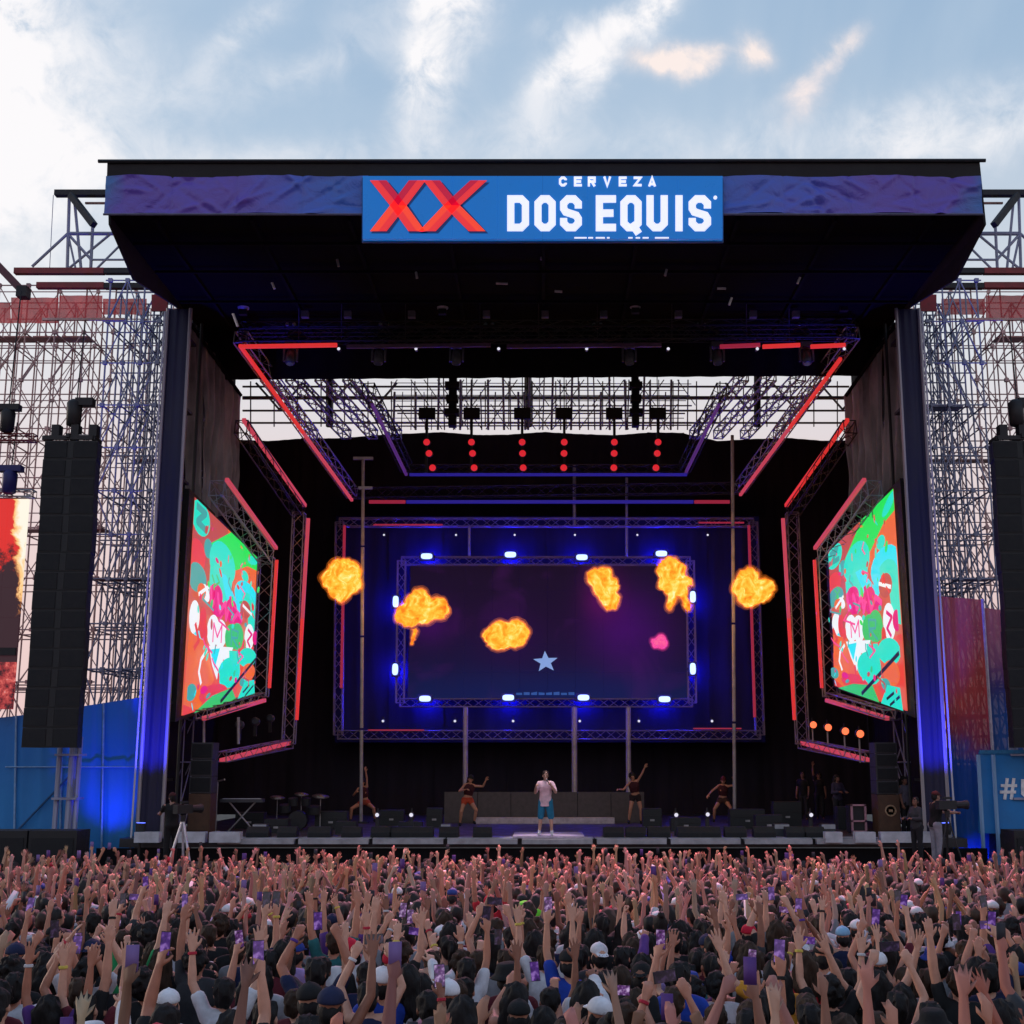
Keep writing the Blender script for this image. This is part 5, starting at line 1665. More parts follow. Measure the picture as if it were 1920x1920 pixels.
# percussion and keyboard rigs in the wing, fire screen side
t = thing('drum_kit', 'dim drum kit with pale cymbals in the wing shadow', 'drum kit', atz(560, ZD, 41))
c = atz(560, ZD, 41)
MB().lathe(c + Vector((0, -0.3, 0.3)), [(0, 0.29), (0.4, 0.29)], (0, 1, 0), 18).build('bass_drum', DARK, t)
for dx, dz, r in ((-0.45, 0.55, 0.18), (0.45, 0.5, 0.22), (-0.2, 0.75, 0.15), (0.2, 0.75, 0.15)):
    MB().lathe(c + Vector((dx, 0, dz)), [(0, r), (0.22, r)], (0, -0.2, 1), 14).build('drum', DARK, t)
CY = mat('cymbal_bronze', (0.16, 0.14, 0.14), 0.35, 0.6)
for dx, dz, r in ((-0.7, 0.98, 0.24), (0.65, 1.02, 0.27), (0.05, 1.08, 0.22)):
    cy = MB().lathe(c + Vector((dx, 0, dz)), [(0, r), (0.03, 0.06), (0.05, 0.02)], (0.1, -0.25, 1), 18).build('cymbal', CY, t, True)
    MB().tube(c + Vector((dx, 0.05, 0)), c + Vector((dx, 0, dz)), 0.015, 5).build('stand', POLE, cy)
t = thing('keyboard', 'keyboard on a light metal stand in the wing, with a tall mic stand beside it', 'keyboard', atz(445, ZD, 40))
c = atz(452, ZD, 40)
MB().box(c + Vector((0, 0, 0.92)), (1.3, 0.35, 0.1)).build('keyboard_body', MHB, t)
MB().box(c + Vector((0, -0.08, 0.975)), (1.15, 0.14, 0.02)).build('keys', PALE, t)
for s_ in (-1, 1): MB().tube(c + Vector((-0.4 * s_, 0, 0)), c + Vector((0.4 * s_, 0, 0.88)), 0.025, 6).build('leg', POLE, t)
one(MB().tube(c + Vector((-0.75, -0.1, 0)), c + Vector((-0.75, -0.1, 1.5)), 0.018, 6).lathe(c + Vector((-0.75, -0.1, 0)), [(0, 0.15), (0.03, 0.13)], (0, 0, 1), 12).tube(c + Vector((-0.75, -0.1, 1.5)), c + Vector((-0.5, -0.3, 1.55)), 0.03, 6),
    'microphone_stand', POLE, 'thin pale microphone stand beside the keyboard', 'mic stand')
for px, py, d in ((382, 1398, 'by the speaker stack'), (447, 1395, 'under the smaller bracket')):
    p = at(px, 1345, 40)
    q_ = at(px, py, 40)
    one(MB().tube(p, q_, 0.045, 6), 'bracket_post', POLE, 'short pale post under the tilted screen ' + d, 'post', 'posts under the tilted screen')

# ================================================================== camera platforms and cameras
for s, side in ((-1, 'fire screen'), (1, 'red scrim')):
    cx = atz(322 if s < 0 else 1752, 1.4, 34.4).x
    t = thing('camera_platform', f'black camera platform in the pit before the stage, {side} side', 'platform', (cx, 34.5, 0), 'camera platforms')
    MB().box((cx, 34.5, 1.57), (2.0, 1.3, 0.1)).build('deck', DARK, t)
    for dx in (-0.95, 0.95):
        for dy in (-0.6, 0.6): MB().tube((cx + dx, 34.5 + dy, 0), (cx + dx, 34.5 + dy, 1.52), 0.04).build('leg', DARK, t)
    MB().cloth((cx - 1, 33.84, 0.05), (cx + 1, 33.84, 0.05), (cx + 1, 33.84, 1.55), (cx - 1, 33.84, 1.55), 20, 3, 0.02, 8, 2).build('skirt', BLACK, t)
    head = at(343, 1536, 33.6) if s < 0 else at(1776, 1528, 33.6)
    t = thing('tripod', 'pale splayed camera tripod beside the man in black' if s < 0 else 'dark camera tripod beside the man in grey trousers', 'tripod', (head.x, 33.6, 1.1))
    for dx, dy in ((-0.42, -0.2), (0.42, -0.2), (0.0, 0.35)):
        MB().tube(head, (head.x + dx, 33.6 + dy, 1.1), 0.035 if s < 0 else 0.02, 6, 0.025).build('leg', mat('tripod_silver', (0.55, 0.55, 0.62), 0.4, 0.3) if s < 0 else DARK, t)
    MB().lathe(head, [(-0.06, 0.06), (0.1, 0.07), (0.12, 0.03)], (0, 0, 1), 10).build('head', DARK, t)
    t = thing('video_camera', 'black video camera on the pale tripod' if s < 0 else 'black video camera pointing across the blue scrim', 'camera', head + Vector((0, 0, 0.12)))
    ax = Vector((0.5, 0.87, 0)) if s < 0 else Vector((0.95, 0.3, 0.0))
    c = head + Vector((0, 0, 0.25))
    MB().beam(c - ax * 0.28, c + ax * 0.25, 0.16, 0.22).build('body', BOX, t)
    MB().lathe(c + ax * 0.25, [(0, 0.09), (0.25, 0.10), (0.36, 0.12)], ax, 12).build('lens', BOX, t)
    MB().beam(c - ax * 0.1 + Vector((0, 0, 0.17)), c + ax * 0.15 + Vector((0, 0, 0.17)), 0.06, 0.06).build('viewfinder', BOX, t)

# ================================================================== people


def person_mat(name, rough, vary, scale, bump=0.0, bscale=30, stretch=None, sss=False):
    m = bpy.data.materials.new(name)
    m.use_nodes = True
    t = NT(m.node_tree)
    p = m.node_tree.nodes['Principled BSDF']
    oi = t.n('ShaderNodeObjectInfo')
    c = t.n('ShaderNodeTexCoord').outputs['Object']
    if stretch:
        mp = t.n('ShaderNodeMapping')
        mp.inputs['Scale'].default_value = stretch
        t.l(c, mp.inputs[0])
        c = mp.outputs[0]
    f = t.ramp(t.noise(c, scale, 4, 0.6), [(0.3, 1 - vary), (0.7, 1 + vary)])
    col = t.mix(1.0, oi.outputs['Color'], f, 'MULTIPLY')
    t.l(col, p.inputs['Base Color'])
    p.inputs['Roughness'].default_value = rough
    p.inputs['Specular IOR Level'].default_value = 0.3
    if bump:
        b = t.n('ShaderNodeBump', i_Strength=bump, i_Distance=0.01)
        t.l(t.noise(c, bscale, 3, 0.6), b.inputs['Height'])
        t.l(b.outputs[0], p.inputs['Normal'])
    return m


SKIN = person_mat('skin', 0.5, 0.10, 14)
CLOTH = person_mat('clothing', 0.85, 0.22, 7, 0.6, 22)
HAIR = person_mat('hair', 0.72, 0.5, 22, 1.0, 34, (1, 1, 0.25))
for m in (SKIN, CLOTH, HAIR): MATS[m.name] = m
CROWDM = bpy.data.materials.new('crowd_colours')
CROWDM.use_nodes = True
_t = NT(CROWDM.node_tree)
_a = _t.n('ShaderNodeVertexColor')
_a.layer_name = 'tint'
_t.l(_a.outputs[0], CROWDM.node_tree.nodes['Principled BSDF'].inputs['Base Color'])
CROWDM.node_tree.nodes['Principled BSDF'].inputs['Roughness'].default_value = 0.7
TMP = bpy.data.objects.new('tmp', bpy.data.meshes.new('tmp0'))
COL.objects.link(TMP)


def solid(mb, voxel, tris, name, wobble=0.0, wscale=8.0, seed=0, smooth_it=1):
    """one continuous surface grown from overlapping shapes"""
    me = bpy.data.meshes.new('tmp1')
    me.from_pydata(mb.v, [], mb.f)
    TMP.data = me
    TMP.modifiers.clear()
    r = TMP.modifiers.new('r', 'REMESH')
    r.mode = 'VOXEL'
    r.voxel_size = voxel
    if smooth_it:
        sm = TMP.modifiers.new('s', 'SMOOTH')
        sm.factor = 0.5
        sm.iterations = smooth_it
    dg = bpy.context.evaluated_depsgraph_get()
    m2 = bpy.data.meshes.new_from_object(TMP.evaluated_get(dg))
    if wobble:
        n = len(m2.vertices)
        co = np.empty(n * 3, 'f4')
        m2.vertices.foreach_get('co', co)
        co = co.reshape(-1, 3)
        S = Vector((seed * 2.3, seed, seed * 0.7))
        for i in range(n):
            q = Vector(co[i]) * wscale + S
            v = noise.noise_vector(Vector((q.x, q.y, q.z * 0.45)))
            co[i] += np.array(v) * wobble
        m2.vertices.foreach_set('co', co.ravel())
    TMP.data = m2
    TMP.modifiers.clear()
    nt = sum(len(p.vertices) - 2 for p in m2.polygons)
    d = TMP.modifiers.new('d', 'DECIMATE')
    d.ratio = min(1, tris / max(1, nt))
    dg = bpy.context.evaluated_depsgraph_get()
    m3 = bpy.data.meshes.new_from_object(TMP.evaluated_get(dg))
    m3.name = name
    m3.polygons.foreach_set('use_smooth', [True] * len(m3.polygons))
    TMP.modifiers.clear()
    return m3


def thin(me, tris, name):
    TMP.data = me
    TMP.modifiers.clear()
    nt = sum(len(p.vertices) - 2 for p in me.polygons)
    d = TMP.modifiers.new('d', 'DECIMATE')
    d.ratio = min(1, tris / nt)
    dg = bpy.context.evaluated_depsgraph_get()
    m3 = bpy.data.meshes.new_from_object(TMP.evaluated_get(dg))
    m3.name = name
    TMP.modifiers.clear()
    return m3


def cap(mb, a, b, ra, rb, n=10):
    mb.ball(a, ra, n, 7)
    mb.ball(b, rb, n, 7)
    mb.tube(a, b, ra, n, rb)


def loft(mb, rings, n=16):
    vs, fs = [], []
    for z, cx, cy, rx, ry in rings:
        for i in range(n):
            t = 2 * math.pi * i / n
            # squarish ellipse
            c, s = math.cos(t), math.sin(t)
            vs.append((cx + rx * math.copysign(abs(c) ** 0.85, c), cy + ry * math.copysign(abs(s) ** 0.85, s), z))
    for j in range(len(rings) - 1):
        for i in range(n):
            k = (i + 1) % n
            fs.append((j * n + i, j * n + k, (j + 1) * n + k, (j + 1) * n + i))
    fs.append(tuple(range(n))[::-1])
    fs.append(tuple(range((len(rings) - 1) * n, len(rings) * n)))
    mb.add(vs, fs)


CURL = dict(open=((14, 20), (10, 16), (14, 20), (22, 26)), relaxed=((28, 35), (32, 38), (36, 40), (40, 42)), fist=((85, 100),) * 4, phone=((38, 42), (42, 45), (46, 48), (50, 50)),
            point=((5, 5), (85, 100), (85, 100), (85, 100)), spread=((4, 6),) * 4, clap=((10, 12),) * 4)


def hand(mb, w, d, nrm, curl, tside):
    """palm, four unequal fingers bent at the knuckles, thumb from the side of the palm"""
    d = Vector(d).normalized()
    nrm = (Vector(nrm) - d * Vector(nrm).dot(d)).normalized()
    sd = d.cross(nrm) * tside
    spread = 0.20 if curl == 'spread' else 0.075 if curl == 'open' else 0.04
    L = (0.076, 0.085, 0.079, 0.062)
    for k in range(4):
        o = (1.5 - k) * 0.0205
        k0 = w + sd * o * 0.6 + d * 0.005
        k1 = w + sd * o + d * (0.088 - 0.004 * abs(k - 1))
        cap(mb, k0, k1, 0.0135, 0.0115, 8)
        a1, a2 = CURL[curl][k]
        fd = (d + sd * (1.5 - k) * spread).normalized()
        p, ang = k1, 0
        for seg, add in ((0.52, a1), (0.48, a2)):
            ang += R(add)
            q = p + (fd * math.cos(ang) + nrm * math.sin(ang)) * L[k] * seg
            cap(mb, p, q, 0.0098, 0.0082, 8)
            p = q
    b = w + sd * 0.024 + d * 0.022 + nrm * 0.004
    t1 = b + (d * 0.62 + sd * (0.55 if curl in ('fist', 'phone') else 0.8) + nrm * (0.55 if curl in ('fist', 'phone') else 0.15)).normalized() * 0.042
    t2 = t1 + (d * 0.85 + sd * (0.05 if curl in ('fist', 'phone') else 0.4) + nrm * (0.6 if curl in ('fist', 'phone') else 0.1)).normalized() * 0.036
    cap(mb, b, t1, 0.016, 0.0125, 8)
    cap(mb, t1, t2, 0.0122, 0.0095, 8)
    return w + d * 0.085 + nrm * 0.03


class Figure:
    """builds the meshes of one posed person, facing +Y, feet at z = 0"""
    def __init__(s, name, arms, legs=None, lean=(0, 0), fem=False, head=(0, 0), tris=3600, sleeve=0.55, legwear='long', drop=0.0, shirt_len=0.88, detail=1.0):
        P = Vector
        sh_w = 0.165 if fem else 0.182
        hip_w = 0.098 if fem else 0.092
        M = Matrix.Translation((0, 0, 0.95)) @ Matrix.Rotation(R(lean[1]), 4, 'Y') @ Matrix.Rotation(R(-lean[0]), 4, 'X') @ Matrix.Translation((0, 0, -0.95))
        up, lo, shu, tro = MB(), MB(), MB(), MB()
        wz = 0.128 if fem else 0.142
        rings = [(0.86, 0, -.005, .150, .105), (0.93, 0, -.008, .168 if fem else .160, .118), (1.0, 0, 0, .152, .108), (1.09, 0, .004, wz, .096), (1.20, 0, .004, .150, .108),
                 (1.30, 0, .004, .163 if fem else .172, .118), (1.38, 0, 0, .160 if fem else .172, .106), (1.43, 0, -.006, .125, .085), (1.465, 0, -.010, .070, .062)]
        loft(up, rings)
        if fem:
            for q in (-1, 1): up.ball((q * .072, .088, 1.275), (.06, .05, .058), 10, 7)
        neck_t = P((0, 0.012, 1.565))
        cap(up, P((0, -.012, 1.45)), neck_t, .058 if not fem else .05, .052 if not fem else .046)
        # head with brow, nose, jaw and ears, turned by head=(yaw, nod)
        H = Matrix.Translation((0, 0, 1.56)) @ Matrix.Rotation(R(head[0]), 4, 'Z') @ Matrix.Rotation(R(head[1]), 4, 'X') @ Matrix.Translation((0, 0, -1.56))
        s.H, s.M = H, M
        hd = MB()
        hd.ball((0, -.008, 1.645), (.078, .097, .092), 14, 10)
        hd.ball((0, .022, 1.59), (.064, .074, .085), 12, 9)
        hd.ball((0, .052, 1.535), (.042, .038, .032), 10, 7)
        cap(hd, P((0, .088, 1.625)), P((0, .106, 1.585)), .010, .015, 8)
        cap(hd, P((-.03, .082, 1.64)), P((.03, .082, 1.64)), .012, .012, 8)
        cap(hd, P((-.018, .088, 1.553)), P((.018, .088, 1.553)), .009, .009, 8)
        for q in (-1, 1): hd.ball((q * .079, -.002, 1.605), (.011, .020, .032), 8, 6)
        up.add([H @ P(v) for v in hd.v], hd.f)
        s.hands = []
        s.wrists = []
        for sd, key in ((-1, 'L'), (1, 'R')):
            ud, fd, pn, curl = arms[key][:4]
            ud, fd = P(ud).normalized(), P(fd).normalized()
            rise = max(0, ud.z)
            sh = P((sd * (sh_w - 0.02 * rise), 0, 1.405 + 0.055 * rise))
            el = sh + ud * 0.285
            wr = el + fd * 0.255
            cap(up, P((sd * 0.05, -.012, 1.445)), sh, .048, .052)
            up.ball(sh, .061 if not fem else .052, 10, 8)
            a = 1.0 if not fem else 0.85
            cap(up, sh, el, .052 * a, .041 * a)
            cap(up, el, el.lerp(wr, .3), .041 * a, .043 * a)
            cap(up, el.lerp(wr, .3), wr, .043 * a, .027 * a)
            s.wrists.append((M @ el.lerp(wr, .9), (M.to_3x3() @ fd).normalized(), fd.z > 0.5))
            hdir = P(arms[key][4]).normalized() if len(arms[key]) > 4 else fd
            s.hands.append(M @ hand(up, wr, hdir, pn, curl, -sd if False else sd * (1 if hdir.cross(P(pn)).dot(P((sd, 0, 0))) < 0 else -1)))
            if sleeve:
                cap(shu, P((sd * 0.05, -.012, 1.44)), sh, .058, .066)
                cap(shu, sh, sh.lerp(el, sleeve), .066, .060 if sleeve < 0.8 else .052)
                if sleeve > 0.9: cap(shu, el, el.lerp(wr, sleeve - 0.08), .063, .050)
        nr = []
        for z, cx, cy, rx, ry in rings:
            if z < shirt_len - 0.03: continue
            g_ = 0.020 if z < 1.35 else 0.014
            if z > 1.45: g_ = 0.004
            nr.append((z, cx, cy, rx + g_, ry + g_))
        if shirt_len < 0.93: nr.insert(0, (shirt_len - 0.02, 0, 0, nr[0][3] + 0.004, nr[0][4] + 0.004))
        loft(shu, nr)
        if fem:
            for q in (-1, 1): shu.ball((q * .072, .09, 1.275), (.068, .058, .066), 10, 7)
        # legs
        legs = legs or {'L': ((-.04, .02, -1), (-.01, -.03, -1)), 'R': ((.04, .02, -1), (.01, -.03, -1))}
        for sd, key in ((-1, 'L'), (1, 'R')):
            td, cd = (P(x).normalized() for x in legs[key][:2])
            hp = P((sd * hip_w, 0, 0.90))
            kn = hp + td * 0.425
            an = kn + cd * 0.405
            cap(lo, hp, kn, .088, .056)
            cap(lo, kn, kn.lerp(an, .35), .054, .056)
            cap(lo, kn.lerp(an, .35), an, .056, .036)
            fo = P((sd * 0.12, 1, 0)).normalized()
            cap(lo, an + P((0, -.02, -.035)), an + fo * 0.10 + P((0, 0, -.048)), .036, .034)
            cap(lo, an + fo * 0.09 + P((0, 0, -.05)), an + fo * 0.155 + P((0, 0, -.055)), .034, .026)
            tro.ball(hp + P((0, -.02, .02)), (.115, .125, .11), 12, 9)
            end = {'long': 1.0, 'short': 0.0, 'hot': -0.6}[legwear]
            if legwear == 'long':
                cap(tro, hp, kn, .105, .074)
                cap(tro, kn, an, .074, .062)
            elif legwear == 'short': cap(tro, hp, kn.lerp(hp, .06), .112, .094)
            else: cap(tro, hp, hp.lerp(kn, .22), .105, .098)
        loft(tro, [(0.84, 0, -.01, .16, .12), (0.93, 0, -.01, .176, .128), (1.0, 0, 0, .164, .118), (1.02, 0, 0, .158, .112)])
        up.v = [M @ P(v) for v in up.v]
        shu.v = [M @ P(v) for v in shu.v]
        allb = MB().add(up.v, up.f).add(lo.v, lo.f)
        dz = min(v[2] for v in lo.v)
        for mb in (allb, shu, tro): mb.v = [(v[0], v[1], v[2] - dz) for v in mb.v]
        s.T = Matrix.Translation((0, 0, -dz)) @ M @ H
        s.hands = [h - P((0, 0, dz)) for h in s.hands]
        s.wrists = [(w - P((0, 0, dz)), d, u) for w, d, u in s.wrists]
        s.body = solid(allb, 0.0072, tris, name + '_body')
        s.body.materials.append(SKIN)
        s.shirt = solid(shu, 0.016, 1000 * detail, name + '_shirt', 0.014, 9, len(name))
        s.shirt.materials.append(CLOTH)
        s.trousers = solid(tro, 0.018, 420 * detail, name + '_trousers', 0.010, 8, len(name) + 3)
        s.trousers.materials.append(CLOTH)


def hair_meshes():
    out = {}
    def crown(mb, g=0.0):
        mb.ball((0, -.022, 1.655), (.088 + g, .103 + g, .097 + g), 16, 11)
        mb.ball((0, -.055, 1.60), (.076 + g, .062 + g, .085 + g), 12, 9)
    mb = MB(); crown(mb); out['short'] = solid(mb, .010, 1200, 'short_hair', .022, 30, 1)
    mb = MB(); crown(mb, .006)
    for q in (-.055, 0, .055): cap(mb, Vector((q, -.07, 1.62)), Vector((q * 1.5, -.115, 1.36)), .058, .036)
    for q in (-1, 1): cap(mb, Vector((q * .07, -.03, 1.63)), Vector((q * .105, -.05, 1.42)), .035, .024)
    out['long'] = solid(mb, .011, 1400, 'long_hair', .026, 24, 2)
    mb = MB(); crown(mb, .002)
    cap(mb, Vector((0, -.11, 1.70)), Vector((0, -.165, 1.62)), .034, .040)
    cap(mb, Vector((0, -.165, 1.62)), Vector((0, -.15, 1.42)), .040, .016)
    out['tail'] = solid(mb, .011, 1200, 'ponytail_hair', .020, 28, 3)
    mb = MB(); crown(mb, .0); mb.ball((0, -.075, 1.755), (.048, .048, .045), 10, 8)
    out['bun'] = solid(mb, .012, 640, 'bun_hair', .014, 20, 4)
    mb = MB(); crown(mb, .008); rr_ = random.Random(5)
    for i in range(46):
        th, ph = rr_.uniform(0, 6.28), rr_.uniform(-0.5, 1.4)
        mb.ball((.098 * math.cos(th) * math.cos(ph), -.03 + .11 * math.sin(th) * math.cos(ph) - .012, 1.645 + .108 * math.sin(ph)), rr_.uniform(.022, .036), 8, 6)
    mb.v = [v if v[1] < .07 or v[2] > 1.66 else (v[0], .05, v[2]) for v in mb.v]
    out['curly'] = solid(mb, .011, 1500, 'curly_hair', .018, 40, 5)
    mb = MB()
    mb.ball((0, -.055, 1.59), (.076, .06, .075), 12, 9)
    for q in (-1, 1): mb.ball((q * .07, -.02, 1.60), (.018, .04, .05), 8, 6)
    out['under'] = solid(mb, .012, 300, 'hair_under_cap', .012, 22, 6)
    mb = MB()
    mb.ball((0, -.018, 1.672), (.094, .110, .090), 18, 12)
    mb.v = [(x, y, max(z, 1.655)) for x, y, z in mb.v]
    for k in range(5):
        cap(mb, Vector((-.06 + .03 * k, .07, 1.662)), Vector((-.05 + .025 * k, .165 - .012 * abs(k - 2), 1.65)), .010, .008, 8)
    mb.ball((0, -.018, 1.762), .012, 8, 6)
    out['cap'] = solid(mb, .010, 700, 'baseball_cap', 0, 8, 0)
    mb = MB()
    mb.lathe((0, -.015, 1.63), [(0, .150), (.012, .152), (.045, .108), (.10, .095), (.125, .080), (.13, .03)], (0, 0, 1), 20)
    out['bucket'] = solid(mb, .011, 600, 'bucket_hat', .006, 10, 0)
    for k, m in out.items(): m.materials.append(CLOTH if k in ('cap', 'bucket') else HAIR)
    return out


HAIRS = hair_meshes()
UPO = (0, 1, 0.1)


def sym(ux, uy, uz, fx, fy, fz, pn, c): return {'L': ((-ux, uy, uz), (-fx, fy, fz), pn if not callable(pn) else pn(-1), c), 'R': ((ux, uy, uz), (fx, fy, fz), pn if not callable(pn) else pn(1), c)}


DN_L = ((-.16, .05, -1), (-.02, .35, -.9), (1, 0, 0), 'relaxed')
DN_R = ((.16, .05, -1), (.02, .35, -.9), (-1, 0, 0), 'relaxed')
BF_L = ((-.25, .25, -.9), (.3, .8, .1), (.3, 0, -1), 'relaxed')
BF_R = ((.25, .25, -.9), (-.3, .8, .1), (-.3, 0, -1), 'relaxed')
POSES = [
    ('arms down', dict(L=DN_L, R=DN_R), None, dict()),
    ('arms down', dict(L=BF_L, R=BF_R), None, dict(fem=True, head=(12, 4))),
    ('one arm up', dict(L=DN_L, R=((.16, .15, 1), (.03, .14, 1), UPO, 'open')), None, dict()),
    ('one arm up', dict(L=BF_L, R=((.34, .25, .9), (-.12, .2, 1), UPO, 'spread')), None, dict(fem=True, head=(-8, 6), lean=(2, 3))),
    ('both arms up', sym(.26, .18, 1, .08, .2, 1, UPO, 'open'), None, dict()),
    ('both arms up', sym(.40, .28, .85, .02, .15, 1, UPO, 'spread'), None, dict(fem=True, lean=(-3, 0), head=(0, 8))),
    ('arms spread up', sym(.62, .12, .8, .38, .1, .95, UPO, 'spread'), None, dict(lean=(-3, 0))),
    ('filming overhead', sym(.42, .55, .72, -.42, .28, .86, (0, 1, 0), 'phone'), 'both', dict(head=(0, 6))),
    ('filming overhead', sym(.40, .42, .85, -.40, .18, .92, (0, 1, 0), 'phone'), 'both', dict(fem=True, head=(0, 8))),
    ('holding phone up', dict(L=DN_L, R=((.24, .55, .75), (-.10, .22, .97), (-.4, .9, 0), 'phone')), 'R', dict(head=(-6, 5))),
    ('holding phone up', dict(L=BF_L, R=((.20, .3, .95), (-.04, .1, 1), (-.4, .9, 0), 'phone')), 'R', dict(fem=True)),
    ('fist raised', dict(L=DN_L, R=((.35, .35, .85), (-.05, .25, 1), (-1, .3, 0), 'fist')), None, dict(lean=(3, 2))),
    ('hands over head', sym(.52, .22, .82, -.52, .12, .85, lambda s: (-s, .1, 0), 'clap'), None, dict(head=(6, 4))),
    ('pointing forward', dict(L=BF_L, R=((.12, .72, .65), (.03, .75, .62), (-.2, 0, -1), 'point')), None, dict()),
    ('one arm waving', dict(L=DN_L, R=((.75, .1, .62), (.22, .15, .96), UPO, 'spread')), None, dict(fem=True, lean=(0, 4))),
]
POSES += [
    ('hand raised', dict(L=BF_L, R=((.38, .62, .30), (-.02, .22, 1), UPO, 'open')), None, dict(head=(5, 3))),
    ('hand raised', dict(L=DN_L, R=((.55, .45, .35), (-.18, .25, .95), UPO, 'spread')), None, dict(fem=True, lean=(3, -3))),
    ('hands raised', sym(.45, .6, .28, .05, .2, 1, UPO, 'open'), None, dict(fem=True)),
    ('filming low', sym(.30, .75, .10, -.30, .45, .80, (0, 1, 0), 'phone'), 'both', dict(head=(0, 2))),
]
FIGS = []
for i, (nm, arms, ph, kw) in enumerate(POSES):
    f = Figure(f'person{i}', arms, sleeve=(0.55, 0.6, 0.5, 0.0, 0.62)[i % 5] if i not in (1, 13) else 1.0, **kw)
    f.pose, f.phone = nm, ph
    if ph == 'both': f.ph_at = (f.hands[0] + f.hands[1]) / 2 + Vector((0, -0.01, 0.03))
    elif ph == 'R': f.ph_at = f.hands[1] + Vector((0, -0.01, 0.03))
    FIGS.append(f)
BYPOSE = {}
for f in FIGS: BYPOSE.setdefault(f.pose, []).append(f)


def put(name, me, parent, col, M=None):
    o = bpy.data.objects.new(name, me)
    COL.objects.link(o)
    o.parent = parent
    if M is not None: o.matrix_local = M
    o.color = tuple(col) + (1,)
    return o


SKINS = [(0.47, 0.195, 0.125), (0.54, 0.255, 0.175), (0.39, 0.155, 0.10), (0.58, 0.30, 0.215), (0.25, 0.10, 0.065), (0.50, 0.22, 0.15)]
HCOL = {'black': (0.010, 0.008, 0.009), 'brown': (0.035, 0.018, 0.011)}
SHIRT = {'black': (0.012, 0.012, 0.014), 'charcoal': (0.035, 0.035, 0.042), 'navy': (0.012, 0.018, 0.06), 'white': (0.62, 0.61, 0.66), 'grey': (0.20, 0.20, 0.22), 'maroon': (0.11, 0.012, 0.022),
         'red': (0.45, 0.015, 0.03), 'blue': (0.015, 0.05, 0.36), 'purple': (0.10, 0.035, 0.20), 'teal': (0.02, 0.12, 0.13), 'pink': (0.50, 0.20, 0.27), 'olive': (0.07, 0.07, 0.03),
         'mustard': (0.62, 0.27, 0.03), 'lavender': (0.42, 0.28, 0.60), 'cream': (0.62, 0.58, 0.46), 'green': (0.02, 0.30, 0.10), 'lime': (0.16, 0.75, 0.05)}
HATC = {'black': (0.012, 0.012, 0.014), 'white': (0.66, 0.65, 0.70), 'red': (0.52, 0.012, 0.04), 'blue': (0.02, 0.05, 0.28), 'sky': (0.22, 0.42, 0.62), 'navy': (0.015, 0.02, 0.06), 'lime': (0.16, 0.78, 0.05)}
HADJ = {('short', 'black'): 'short-haired', ('long', 'black'): 'long-haired', ('tail', 'black'): 'ponytailed', ('bun', 'black'): 'bun-haired', ('curly', 'black'): 'curly-haired',
        ('short', 'brown'): 'brown-haired', ('long', 'brown'): 'long-brown-haired', ('tail', 'brown'): 'brown-ponytailed', ('curly', 'brown'): 'curly-brown-haired', ('bun', 'brown'): 'brown-bun-haired'}
COLP = [(25, 'below the fire screen'), (110, 'below the hanging loudspeakers'), (205, 'below the blue scrim'), (290, 'below the blue tower'), (345, 'below the pale tripod'), (415, 'below the keyboard'),
        (500, 'below the floor lamps'), (570, 'below the drum kit'), (640, 'below the round fireball'), (695, 'below the first dancer'), (795, 'below the cloudlike fireball'), (873, 'below the hatted dancer'),
        (945, 'below the lowest fireball'), (1022, 'below the singer'), (1085, 'past the singer'), (1130, 'below the bent fireball'), (1195, 'below the arm-stretching dancer'), (1260, 'below the ragged fireball'),
        (1360, 'below the last dancer'), (1415, 'below the lumpy fireball'), (1480, 'below the larger bracket'), (1545, 'below the crew shadows'), (1610, 'below the pink rack'), (1670, 'below the brown case'),
        (1750, 'below the grey-trousered cameraman'), (1810, 'below the red scrim'), (1900, 'below the hashtag')]


def colphrase(px): return min(COLP, key=lambda a: abs(a[0] - px))[1]


def rowphrase(py): return ('among the biggest heads' if py > 1850 else 'just past biggest heads' if py > 1800 else 'a third in' if py > 1755 else 'halfway in')


LABELS = set()
PHONE_E = None


def phone_mats():
    out = []
    for k, (c1, c2, c3) in enumerate((((0.015, 0.008, 0.04), (0.06, 0.02, 0.16), (0.30, 0.16, 0.5)), ((0.006, 0.006, 0.010), (0.012, 0.008, 0.02), (0.05, 0.03, 0.08)), ((0.02, 0.012, 0.03), (0.10, 0.03, 0.15), (0.5, 0.36, 0.6)))):
        m = bpy.data.materials.new('phone_picture')
        m.use_nodes = True
        t = NT(m.node_tree)
        p = m.node_tree.nodes['Principled BSDF']
        p.inputs['Base Color'].default_value = (0.01, 0.01, 0.01, 1)
        p.inputs['Roughness'].default_value = 0.15
        c = t.n('ShaderNodeTexCoord').outputs['Object']
        f = t.noise(c, 15 + 5 * k, 3, 0.5)
        t.l(t.ramp(f, [(0.35, c1), (0.52, c2), (0.68, c3)]), p.inputs['Emission Color'])
        p.inputs['Emission Strength'].default_value = 1.0
        out.append(m)
    return out


PHM = phone_mats()


